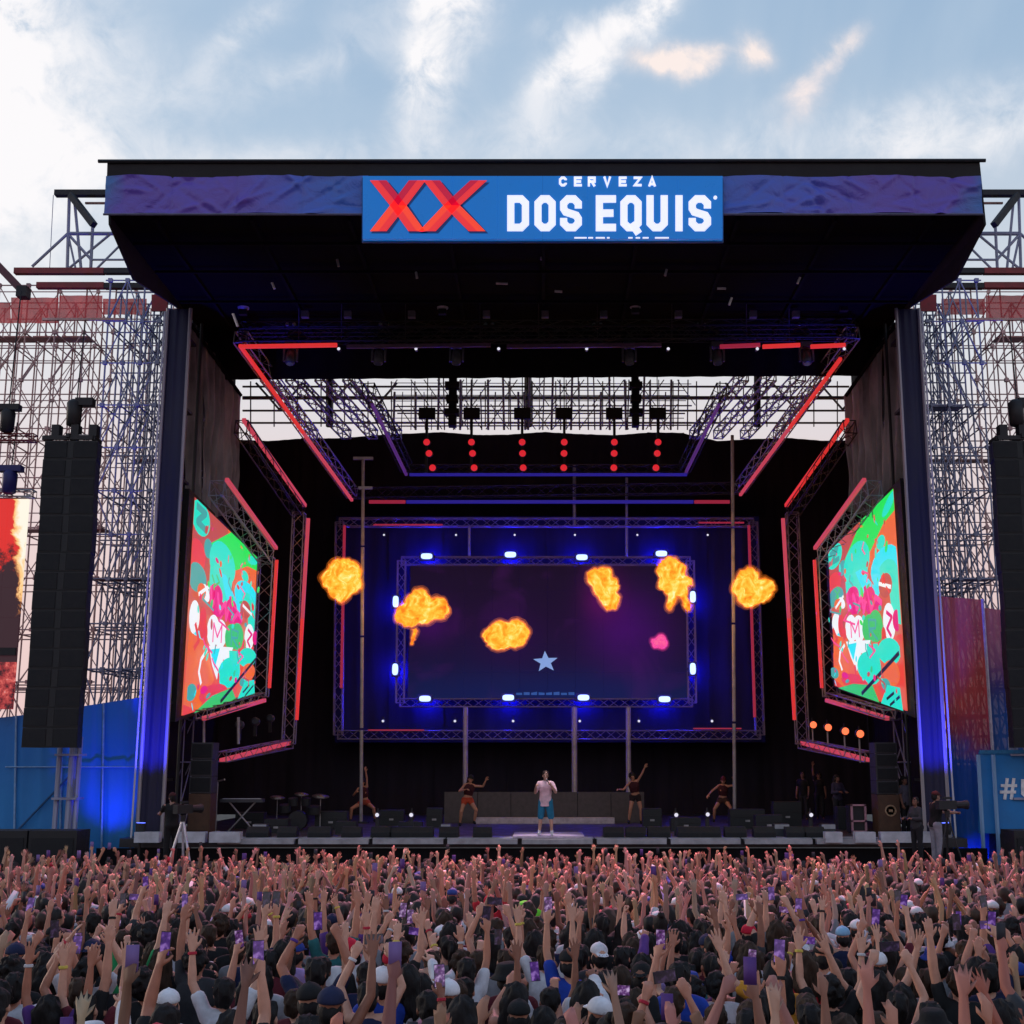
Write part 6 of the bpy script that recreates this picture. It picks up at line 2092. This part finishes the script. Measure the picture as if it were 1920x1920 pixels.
def phone_proto(land, k):
    w, h = (0.160, 0.078) if land else (0.078, 0.160)
    b = MB().box((0, 0, 0), (w, 0.009, h))
    me = bpy.data.meshes.new('phone_body'); me.from_pydata(b.v, [], b.f); me.materials.append(BOX)
    b = MB().box((0, -0.0055, 0), (w * 0.93, 0.002, h * 0.94))
    m2 = bpy.data.meshes.new('phone_screen'); m2.from_pydata(b.v, [], b.f); m2.materials.append(PHM[k])
    b = MB()
    for q in (-1, 1): b.box((-w * 0.3, 0.006, h * 0.36 + q * 0.008), (0.012, 0.004, 0.012))
    m3 = bpy.data.meshes.new('phone_lens'); m3.from_pydata(b.v, [], b.f); m3.materials.append(GLN)
    return me, m2, m3


PHONES = {(l, k): phone_proto(l, k) for l in (0, 1) for k in range(3)}
NPH = 0


def add_person(fig, loc, rz, sc, skin, shirt, hair, hairc, hat=None, hatc=None, flip=False, trs=(0.02, 0.022, 0.03), px=None, py=None, tilt=(0, 0), want=None, glow=None):
    """one member of the crowd: body mesh on top, clothing and hair as its children"""
    global NPH
    adj = f'{hatc}-{"capped" if hat == "cap" else "hatted"}' if hat else HADJ[(hair, hairc)]
    lab = want or f'{adj} person in {shirt}, {fig.pose}, {colphrase(px)}, {rowphrase(py)}'
    lab = lab.replace('below the grey-trousered cameraman', 'below the cameraman')
    if lab in LABELS: return None
    LABELS.add(lab)
    o = bpy.data.objects.new('person', fig.body)
    COL.objects.link(o)
    o.location = loc
    o.rotation_euler = (R(tilt[0]), R(tilt[1]), rz)
    o.scale = (-sc if flip else sc, sc, sc)
    o.color = tuple(skin) + (1,)
    tag(o, lab, 'person', 'people in the concert crowd')
    put('shirt', fig.shirt, o, SHIRT[shirt])
    put('trousers', fig.trousers, o, trs)
    if hat:
        put('hair', HAIRS['under'], o, HCOL['black'], fig.T)
        put('hat' if hat == 'bucket' else 'cap', HAIRS[hat], o, HATC[hatc], fig.T @ Matrix.Rotation(0 if RND.random() < 0.8 else math.pi, 4, 'Z'))
    else: put('hair', HAIRS[hair], o, HCOL[hairc], fig.T)
    for w, d, u in fig.wrists:
        if u and RND.random() < 0.28:
            put('wristband', BAND, o, RND.choice(((0.6, 0.6, 0.64), (0.02, 0.02, 0.02), (0.5, 0.03, 0.06), (0.1, 0.04, 0.3), (0.65, 0.5, 0.1))), Matrix.Translation(w) @ d.to_track_quat('Z', 'Y').to_matrix().to_4x4())
    if fig.phone:
        land = 1 if (fig.phone == 'both' and RND.random() < 0.35) else 0
        me, m2, m3 = PHONES[(land, RND.randrange(3))]
        MW = Matrix.Translation(loc) @ Matrix.Rotation(rz, 4, 'Z') @ Matrix.Rotation(R(tilt[1]), 4, 'Y') @ Matrix.Rotation(R(tilt[0]), 4, 'X') @ Matrix.Diagonal((-sc if flip else sc, sc, sc, 1))
        p = bpy.data.objects.new('phone', me)
        COL.objects.link(p)
        p.location = MW @ (fig.ph_at + Vector((0, 0.0, 0.035)))
        p.rotation_euler = (R(RND.uniform(-14, 4)), R(RND.uniform(-8, 8)), rz)
        pl = f'raised phone of the {adj} person in {shirt}, {colphrase(px)}, {rowphrase(py)}'
        if pl in LABELS: pl = f'phone of {adj} person in {shirt} {fig.pose}, {colphrase(px)}, {rowphrase(py)}'
        LABELS.add(pl)
        tag(p, pl, 'phone', 'phones held up in the crowd')
        for n_, mm in (('screen', m2), ('lens', m3)):
            c = bpy.data.objects.new(n_, mm)
            COL.objects.link(c)
            c.parent = p
        NPH += 1
    return o


def head_spot(px, py, Z=1.63):
    v = (960 - py) / F
    k = (v * CS + SN) / (CS - v * SN)
    Y = 14.0
    for _ in range(12): Y = (Z + zg(Y) - CAM_H) / k
    return Vector(((px - CX) / F * (Y * CS + (Z + zg(Y) - CAM_H) * SN), Y, zg(Y)))


_b = MB().lathe((0, 0, 0), [(-.012, .033), (-.008, .037), (.008, .036), (.012, .031)], (0, 0, 1), 12)
BAND = bpy.data.meshes.new('wristband')
BAND.from_pydata(_b.v, [], _b.f)
BAND.materials.append(CLOTH)
TAKEN = []
# people the photograph singles out: (head px, head py, pose, shirt, hair, hair colour, hat, hat colour, skin, label)
SPECIAL = [
    (20, 1900, 'holding phone up', 'cream', 'short', 'black', None, None, 3, 'person in cream shirt with an arm up in the crowd corner below the fire screen'),
    (190, 1880, 'both arms up', 'maroon', 'short', 'black', None, None, 3, 'short-haired person in maroon reaching both bare arms up below the blue scrim'),
    (316, 1878, 'arms down', 'white', 'long', 'black', 'cap', 'white', 3, 'white-capped person among the biggest heads below the pale tripod'),
    (285, 1850, 'arms down', 'black', 'curly', 'black', None, None, 2, 'person with a big dark curly head below the blue lit tower'),
    (362, 1808, 'one arm up', 'charcoal', 'curly', 'black', None, None, 2, 'person with a broad dark head and one thin arm up below the pale tripod'),
    (434, 1862, 'both arms up', 'white', 'short', 'black', None, None, 3, 'person in white top with a round black head below the keyboard'),
    (545, 1795, 'holding phone up', 'lavender', 'long', 'black', None, None, 3, 'long-haired person in lavender filming below the drum kit'),
    (648, 1796, 'one arm up', 'white', 'short', 'black', 'cap', 'red', 3, 'person in red cap reaching up below the round fire ball'),
    (739, 1806, 'both arms up', 'black', 'short', 'black', 'cap', 'red', 3, 'person in red cap with both arms up below the first dancer'),
    (690, 1868, 'filming overhead', 'navy', 'short', 'black', None, None, 3, 'short-haired person in navy filming with both hands below the first dancer'),
    (1075, 1820, 'holding phone up', 'blue', 'short', 'black', 'cap', 'black', 1, 'person in bright blue shirt and black cap filming just past the singer'),
    (1035, 1802, 'both arms up', 'white', 'short', 'brown', None, None, 3, 'brown-haired person in white stretching both arms below the singer'),
    (1200, 1830, 'arms down', 'black', 'long', 'black', 'cap', 'black', 4, 'black-capped long-haired person in black below the arm-stretching dancer'),
    (1400, 1755, 'both arms up', 'grey', 'short', 'black', 'cap', 'red', 3, 'person in bright red cap below the lumpy fire ball'),
    (1590, 1752, 'one arm up', 'navy', 'short', 'black', 'cap', 'sky', 3, 'person in pale blue cap with one arm up below the crew shadows'),
    (1470, 1845, 'one arm waving', 'mustard', 'long', 'black', None, None, 3, 'long-haired person in mustard yellow shirt below the larger bracket'),
    (1382, 1745, 'one arm up', 'white', 'curly', 'black', None, None, 3, 'person with a round black head beside the bright red cap'),
    (1545, 1850, 'both arms up', 'black', 'curly', 'black', None, None, 3, 'curly-haired person with both arms up below the crew shadows'),
    (1660, 1880, 'filming overhead', 'white', 'short', 'black', None, None, 3, 'short-haired person in white filming overhead below the brown case'),
    (1790, 1850, 'one arm up', 'black', 'curly', 'brown', None, None, 1, 'big brown-haired person in black with a bent raised arm below the red scrim'),
    (1855, 1845, 'holding phone up', 'navy', 'short', 'black', None, None, 3, 'person in navy filming with one hand below the hashtag'),
    (1110, 1790, 'arms down', 'charcoal', 'short', 'black', 'cap', 'white', 3, 'white-capped person in charcoal past the singer'),
    (985, 1702, 'both arms up', 'lime', 'short', 'black', 'bucket', 'lime', 2, 'person in luminous green hat and shirt short of the singer'),
    (925, 1702, 'both arms up', 'red', 'short', 'black', 'cap', 'red', 2, 'person in red cap and shirt beside the luminous green one'),
    (235, 1800, 'both arms up', 'green', 'short', 'black', None, None, 3, 'person in green shirt with both arms up below the blue scrim'),
    (1145, 1712, 'arms down', 'black', 'short', 'black', 'cap', 'red', 3, 'dull red capped person in the middle of the crowd below the bent fire ball'),
    (620, 1725, 'both arms up', 'grey', 'short', 'black', 'cap', 'navy', 2, 'navy-capped person deep in the crowd below the round fire ball'),
]
for px, py, pose, shirt, hair, hc, hat, hatc, sk, lab in SPECIAL:
    f = RND.choice(BYPOSE[pose])
    p = head_spot(px, py)
    sc = RND.uniform(0.97, 1.04)
    add_person(f, p, R(RND.uniform(-12, 12)), sc, SKINS[sk], shirt, hair, hc, hat, hatc, RND.random() < 0.4, px=px, py=py, want=lab, tilt=(RND.uniform(-2, 3), RND.uniform(-3, 3)))
    TAKEN.append(p)

# everybody else, row after row
cand = []
y = 8.0
while y < 33.6:
    d = y * CS - 2.5 * SN
    half_l, half_r = 1019 / F * d + 4.0, 901 / F * d + 4.0
    st_ = 0.47
    x = -half_l + RND.uniform(0, st_)
    while x < half_r:
        p = Vector((x + RND.uniform(-.12, .12), y + RND.uniform(-.17, .17), 0))
        p.z = zg(p.y)
        if all((p.x - q.x) ** 2 + (p.y - q.y) ** 2 > 0.37 ** 2 and not (abs(p.x - q.x * p.y / q.y) < 0.27 and 0 < q.y - p.y < 1.15) for q in TAKEN):
            cand.append(p)
        x += st_ * RND.uniform(0.85, 1.2)
    y += 0.55
cand.sort(key=lambda p: p.y)
PW_NEAR = [('arms down', 84), ('one arm up', 6), ('both arms up', 4), ('arms spread up', 1), ('filming overhead', 6), ('holding phone up', 6), ('fist raised', 2), ('hands over head', 2), ('pointing forward', 2), ('one arm waving', 2), ('hand raised', 8), ('hands raised', 4), ('filming low', 9)]
SHW = [('black', 32), ('charcoal', 8), ('navy', 9), ('white', 19), ('grey', 7), ('maroon', 4), ('red', 2), ('blue', 3), ('purple', 4), ('teal', 2), ('pink', 3), ('olive', 3), ('lavender', 1)]
HW = [('short', 40), ('long', 28), ('tail', 8), ('bun', 4), ('curly', 10)]


def pick(w):
    t = RND.uniform(0, sum(a[1] for a in w))
    for a, b in w:
        t -= b
        if t <= 0: return a
    return w[-1][0]


count = len(SPECIAL)
far = []
for p in cand:
    hp = pix((p.x, p.y, p.z + 1.7))
    inside = -15 < hp[0] < 1935 and hp[1] < 1940
    if hp[1] > 1990: continue
    if count < 300 and inside:
        for tries in range(30):
            pose = pick(PW_NEAR)
            hat = hatc = None
            hr = pick(HW)
            if RND.random() < 0.13: hat, hatc = pick([('cap', 8), ('bucket', 2)]), pick([('black', 6), ('white', 3), ('navy', 2), ('blue', 1), ('red', 0.5)])
            o = add_person(RND.choice(BYPOSE[pose]), p, R(RND.uniform(-22, 22)), RND.uniform(0.925, 1.055), RND.choice(SKINS), pick(SHW), hr, pick([('black', 7), ('brown', 3)]), hat, hatc,
                           RND.random() < 0.45, px=hp[0], py=hp[1], tilt=(RND.uniform(-3, 5), RND.uniform(-4, 4)))
            if o: break
        count += 1
    else: far.append(p)

# the rest of the crowd, too many to be counted: one mesh of lighter figures
LOW = []
for f in FIGS:
    LOW.append((thin(f.body, 420, 'b'), thin(f.shirt, 130, 's'), thin(f.trousers, 60, 't')))
HLOW = {k: thin(m, 90 if k != 'curly' else 130, 'h') for k, m in HAIRS.items()}


def arr(me):
    me.calc_loop_triangles()
    v = np.empty(len(me.vertices) * 3, 'f4')
    me.vertices.foreach_get('co', v)
    t = np.empty(len(me.loop_triangles) * 3, 'i4')
    me.loop_triangles.foreach_get('vertices', t)
    return v.reshape(-1, 3), t.reshape(-1, 3)


LOWA = [tuple(arr(m) for m in L) for L in LOW]
HLA = {k: arr(m) for k, m in HLOW.items()}
VV, TT, CC = [], [], []
base_i = 0
PW_FAR = {'hand raised': 26, 'hands raised': 16, 'filming low': 8, 'arms down': 78, 'one arm up': 14, 'both arms up': 9, 'arms spread up': 3, 'filming overhead': 6, 'holding phone up': 6, 'fist raised': 4, 'hands over head': 4, 'pointing forward': 2, 'one arm waving': 6}


def push(a, M, col, flip):
    global base_i
    v, t = a
    v2 = v @ np.array(M.to_3x3()).T + np.array(M.translation)
    VV.append(v2)
    TT.append((t[:, ::-1] if flip else t) + base_i)
    CC.append(np.tile(np.array(tuple(col) + (1.0,), 'f4'), (len(v), 1)))
    base_i += len(v)


PHBOX = MB().box((0, 0, 0), (0.078, 0.012, 0.16))
PHA = (np.array(PHBOX.v, 'f4'), np.array([(q[0], q[i], q[i + 1]) for q in PHBOX.f for i in (1, 2)], 'i4'))
for p in far:
    pose = pick(list(PW_FAR.items()))
    i = RND.choice([k for k, f in enumerate(FIGS) if f.pose == pose])
    f = FIGS[i]
    sc = RND.uniform(0.92, 1.06)
    flip = RND.random() < 0.45
    M = Matrix.Translation(p) @ Matrix.Rotation(R(RND.uniform(-25, 25)), 4, 'Z') @ Matrix.Rotation(R(RND.uniform(-4, 5)), 4, 'X') @ Matrix.Diagonal((-sc if flip else sc, sc, sc, 1))
    b, s_, t_ = LOWA[i]
    sk = RND.choice(SKINS)
    push(b, M, tuple(c * RND.uniform(0.7, 1.1) for c in sk), flip)
    push(s_, M, SHIRT[pick(SHW)], flip)
    push(t_, M, (0.02, 0.022, 0.03), flip)
    if RND.random() < 0.12:
        push(HLA['under'], M @ f.T, HCOL['black'], flip)
        push(HLA['cap'], M @ f.T, HATC[pick([('black', 5), ('white', 4), ('navy', 2), ('red', 1), ('blue', 1)])], flip)
    else: push(HLA[pick(HW)], M @ f.T, HCOL[pick([('black', 7), ('brown', 3)])], flip)
    if f.phone: push(PHA, M @ Matrix.Translation(f.ph_at + Vector((0, 0, 0.03))), RND.choice(((0.02, 0.02, 0.03), (0.02, 0.02, 0.03), (0.10, 0.035, 0.22), (0.20, 0.12, 0.34))), flip)
V_, T_, C_ = np.concatenate(VV), np.concatenate(TT), np.concatenate(CC)
me = bpy.data.meshes.new('crowd')
me.vertices.add(len(V_))
me.vertices.foreach_set('co', V_.astype('f4').ravel())
me.loops.add(len(T_) * 3)
me.loops.foreach_set('vertex_index', T_.astype('i4').ravel())
me.polygons.add(len(T_))
me.polygons.foreach_set('loop_start', np.arange(0, len(T_) * 3, 3, dtype='i4'))
me.polygons.foreach_set('loop_total', np.full(len(T_), 3, dtype='i4'))
me.polygons.foreach_set('use_smooth', np.ones(len(T_), dtype=bool))
ca = me.color_attributes.new('tint', 'FLOAT_COLOR', 'POINT')
ca.data.foreach_set('color', C_.astype('f4').ravel())
me.materials.append(CROWDM)
me.update()
me.validate()
o = bpy.data.objects.new('crowd', me)
COL.objects.link(o)
o['kind'] = 'stuff'
print('people', count, 'far', len(far), 'phones', NPH, 'crowd tris', len(T_))

# ------------------------------------------------------------------ performers and crew


def performer(fig, loc, rz, sc, skin, shirt, trs, hair, hairc, label, cat='person', hat=None, shoes=None, group=None):
    o = bpy.data.objects.new('person', fig.body)
    COL.objects.link(o)
    o.location = loc
    o.rotation_euler = (0, 0, rz)
    o.scale = (sc, sc, sc)
    o.color = tuple(skin) + (1,)
    tag(o, label, cat, group)
    put('shirt', fig.shirt, o, shirt)
    put('trousers', fig.trousers, o, trs)
    if hair: put('hair', HAIRS[hair], o, hairc, fig.T)
    if hat: put('cap', HAIRS[hat[0]], o, hat[1], fig.T)
    em = bpy.data.meshes.get('eye')
    if not em:
        b = MB().ball((0, 0, 0), (0.010, 0.006, 0.007), 8, 6)
        em = bpy.data.meshes.new('eye')
        em.from_pydata(b.v, [], b.f)
        em.materials.append(HAIR)
    for q in (-1, 1): put('eye', em, o, (0.02, 0.015, 0.012), fig.T @ Matrix.Translation((q * 0.030, 0.092, 1.622)))
    if shoes:
        for sd, a in zip((-1, 1), fig.ankles):
            b = MB()
            cap(b, a + Vector((0, -.03, -.03)), a + Vector((sd * .012, .10, -.045)), .048, .044)
            cap(b, a + Vector((sd * .012, .10, -.045)), a + Vector((sd * .018, .165, -.05)), .044, .034)
            cap(b, a + Vector((0, 0, .0)), a + Vector((0, 0, 0.05)), .046, .046)
            b.v = [(x, y, max(z, 0.001)) for x, y, z in b.v]
            me_ = solid(b, .016, 260, 'shoe')
            me_.materials.append(CLOTH)
            put('shoe', me_, o, shoes)
    return o


_init = Figure.__init__


def with_ankles(s, name, arms, legs=None, **kw):
    _init(s, name, arms, legs, **kw)
    L = legs or {'L': ((-.04, .02, -1), (-.01, -.03, -1)), 'R': ((.04, .02, -1), (.01, -.03, -1))}
    hw = 0.098 if kw.get('fem') else 0.092
    dz = s.T.translation.z - (s.M @ s.H).translation.z
    s.ankles = []
    for sd, k in ((-1, 'L'), (1, 'R')):
        td, cd = (Vector(x).normalized() for x in L[k][:2])
        s.ankles.append(Vector((sd * hw, 0, 0.90)) + td * .425 + cd * .405 + Vector((0, 0, dz)))


Figure.__init__ = with_ankles
sing = Figure('singer', dict(L=((-.35, .35, -.75), (.45, .55, .75), (.7, -.3, .2), 'fist'), R=((.30, .25, -.8), (-.15, .75, .55), (-1, 0, 0.2), 'relaxed')),
              legs=dict(L=((-.14, .06, -1), (-.05, -.06, -1)), R=((.10, .02, -1), (.10, -.02, -1))), tris=6000, sleeve=0.85, legwear='short', shirt_len=0.80, detail=2, head=(4, -4))
p = atz(1023, ZD + 0.075, 36.55)
performer(sing, p, math.pi + R(-6), 1.0, (0.46, 0.27, 0.21), (0.72, 0.50, 0.58), (0.02, 0.17, 0.30), 'short', (0.03, 0.015, 0.012), 'singer in a baggy pale pink T-shirt and teal shorts at the stage front', shoes=(0.7, 0.66, 0.70))
# microphone in the raised fist
hm = Matrix.Translation(p) @ Matrix.Rotation(math.pi + R(-6), 4, 'Z') @ sing.hands[0]
mouth = Matrix.Translation(p) @ Matrix.Rotation(math.pi + R(-6), 4, 'Z') @ (sing.T @ Vector((0, 0.13, 1.56)))
d = (mouth - hm).normalized()
t = thing('microphone', 'black hand microphone held by the singer', 'microphone', hm)
MB().tube(hm - d * 0.06, hm + d * 0.13, 0.014, 8, 0.018).build('handle', BOX, t)
MB().ball(hm + d * 0.155, 0.028, 10, 8).build('grille_ball', ALU, t)

ORSK = (0.44, 0.20, 0.13)
BK = (0.012, 0.012, 0.014)
dan = [
    (682, 46.3, Figure('dancer1', dict(L=((-.12, .1, 1), (.05, .05, 1), (0, -1, 0), 'open'), R=((.55, .35, -.6), (-.45, .55, .4), (0, 0, -1), 'relaxed')), legs=dict(L=((-.70, .62, -.42), (-.08, -.35, -1)), R=((.72, .55, -.45), (.12, -.3, -1))),
                   fem=True, tris=4200, sleeve=0.0, legwear='hot', shirt_len=1.12, lean=(8, 6), detail=1.5), (0.30, 0.05, 0.03), 'long', None, 'crouching dancer with one arm straight up beside the tall pole'),
    (876, 43.6, Figure('dancer2', dict(L=((-.8, .2, .1), (-.2, .4, .9), (0, 1, 0), 'open'), R=((.55, .35, -.75), (-.55, .5, .3), (0, 0, -1), 'relaxed')), legs=dict(L=((-.40, .60, -.7), (.12, -.42, -1)), R=((.30, .50, -.8), (.05, -.38, -1))),
                   fem=True, tris=4200, sleeve=0.0, legwear='hot', shirt_len=1.12, lean=(6, -8), detail=1.5), (0.42, 0.05, 0.02), 'long', ('cap', BK), 'dancer in a black hat and red orange shorts in front of the grey pole'),
    (1192, 44.8, Figure('dancer3', dict(L=((-.65, .15, .8), (-.55, .1, .9), (0, 1, 0), 'open'), R=((.75, .3, -.5), (.5, .55, .3), (0, 0, -1), 'relaxed')), legs=dict(L=((-.16, .22, -.95), (-.05, -.2, -1)), R=((.22, .30, -.9), (.12, -.22, -1))),
                    fem=True, tris=4200, sleeve=0.0, legwear='hot', shirt_len=1.12, lean=(14, 10), detail=1.5), (0.02, 0.01, 0.012), 'curly', None, 'dancer in black stretching an arm high to one side past the singer'),
    (1356, 46.3, Figure('dancer4', dict(L=((-.7, .2, .2), (.2, .4, .85), (0, 1, 0), 'open'), R=((.65, .4, -.5), (.3, .6, -.3), (0, 0, -1), 'relaxed')), legs=dict(L=((-.45, .72, -.55), (.05, -.5, -1)), R=((.40, .60, -.65), (.10, -.45, -1))),
                    fem=True, tris=4200, sleeve=0.0, legwear='hot', shirt_len=1.12, lean=(12, -4), detail=1.5), (0.05, 0.02, 0.015), 'long', ('cap', (0.10, 0.01, 0.015)), 'bending dancer in a dark red cap by the tall pole on the scrim side'),
]
for px, Y, fg, tc_, hr, hat, lab in dan:
    performer(fg, atz(px, ZD, Y), math.pi + R(RND.uniform(-20, 20)), 1.0, ORSK, (0.05, 0.008, 0.012), tc_, hr, (0.012, 0.008, 0.008), lab, hat=hat, shoes=BK, group='dancers')
# camera crew and stage hands
camf = Figure('cameraman', dict(L=((-.15, .65, -.5), (.25, .85, .15), (0, 0, -1), 'fist'), R=((.18, .7, -.45), (-.15, .9, .1), (0, 0, -1), 'fist')), tris=4200, lean=(6, 0), detail=1.5)
performer(camf, atz(318, 1.62, 34.3), R(35), 1.02, (0.32, 0.17, 0.13), (0.010, 0.010, 0.012), (0.012, 0.012, 0.015), 'short', HCOL['black'], 'camera operator all in black beside the pale tripod', hat=('cap', (0.05, 0.012, 0.015)), shoes=BK)
performer(camf, atz(1758, 1.62, 34.3), R(-70), 1.04, (0.34, 0.19, 0.14), (0.010, 0.010, 0.012), (0.26, 0.26, 0.32), 'short', HCOL['black'], 'camera operator in black top and grey trousers before the roof tower', hat=('cap', (0.08, 0.015, 0.018)), shoes=(0.4, 0.3, 0.3))
stf = FIGS[1]
stf.ankles = []
for px, Y, f, sh, rz, lab in ((1508, 48, FIGS[0], (0.006, 0.006, 0.008), 150, 'dim stage hand in black standing deepest in the wing by the larger bracket'),
                              (1538, 48.5, FIGS[2], (0.012, 0.010, 0.012), 175, 'dim stage hand with one arm up in the wing shadow'),
                              (1573, 43, FIGS[1], (0.04, 0.035, 0.07), 200, 'dim stage hand in violet grey beside the pink framed rack'),
                              (1700, 38.6, FIGS[0], (0.10, 0.09, 0.13), 215, 'stage hand in grey standing between brown case and roof tower'),
                              (1722, 35.0, FIGS[1], (0.05, 0.05, 0.06), 120, 'person in dark grey just behind the camera operator in grey trousers'),
                              ):
    if px in (1722,): z = 1.62
    elif px == 275: z = ZD
    else: z = ZD
    o = performer(f, atz(px, z, Y) , R(rz), RND.uniform(0.94, 1.0), (0.22, 0.10, 0.07), sh, (0.02, 0.02, 0.026), RND.choice(('short', 'long')), HCOL['black'], lab, group='stage crew')
bpy.data.objects.remove(TMP)
for m_ in [m_ for m_ in bpy.data.meshes if m_.users == 0]: bpy.data.meshes.remove(m_)
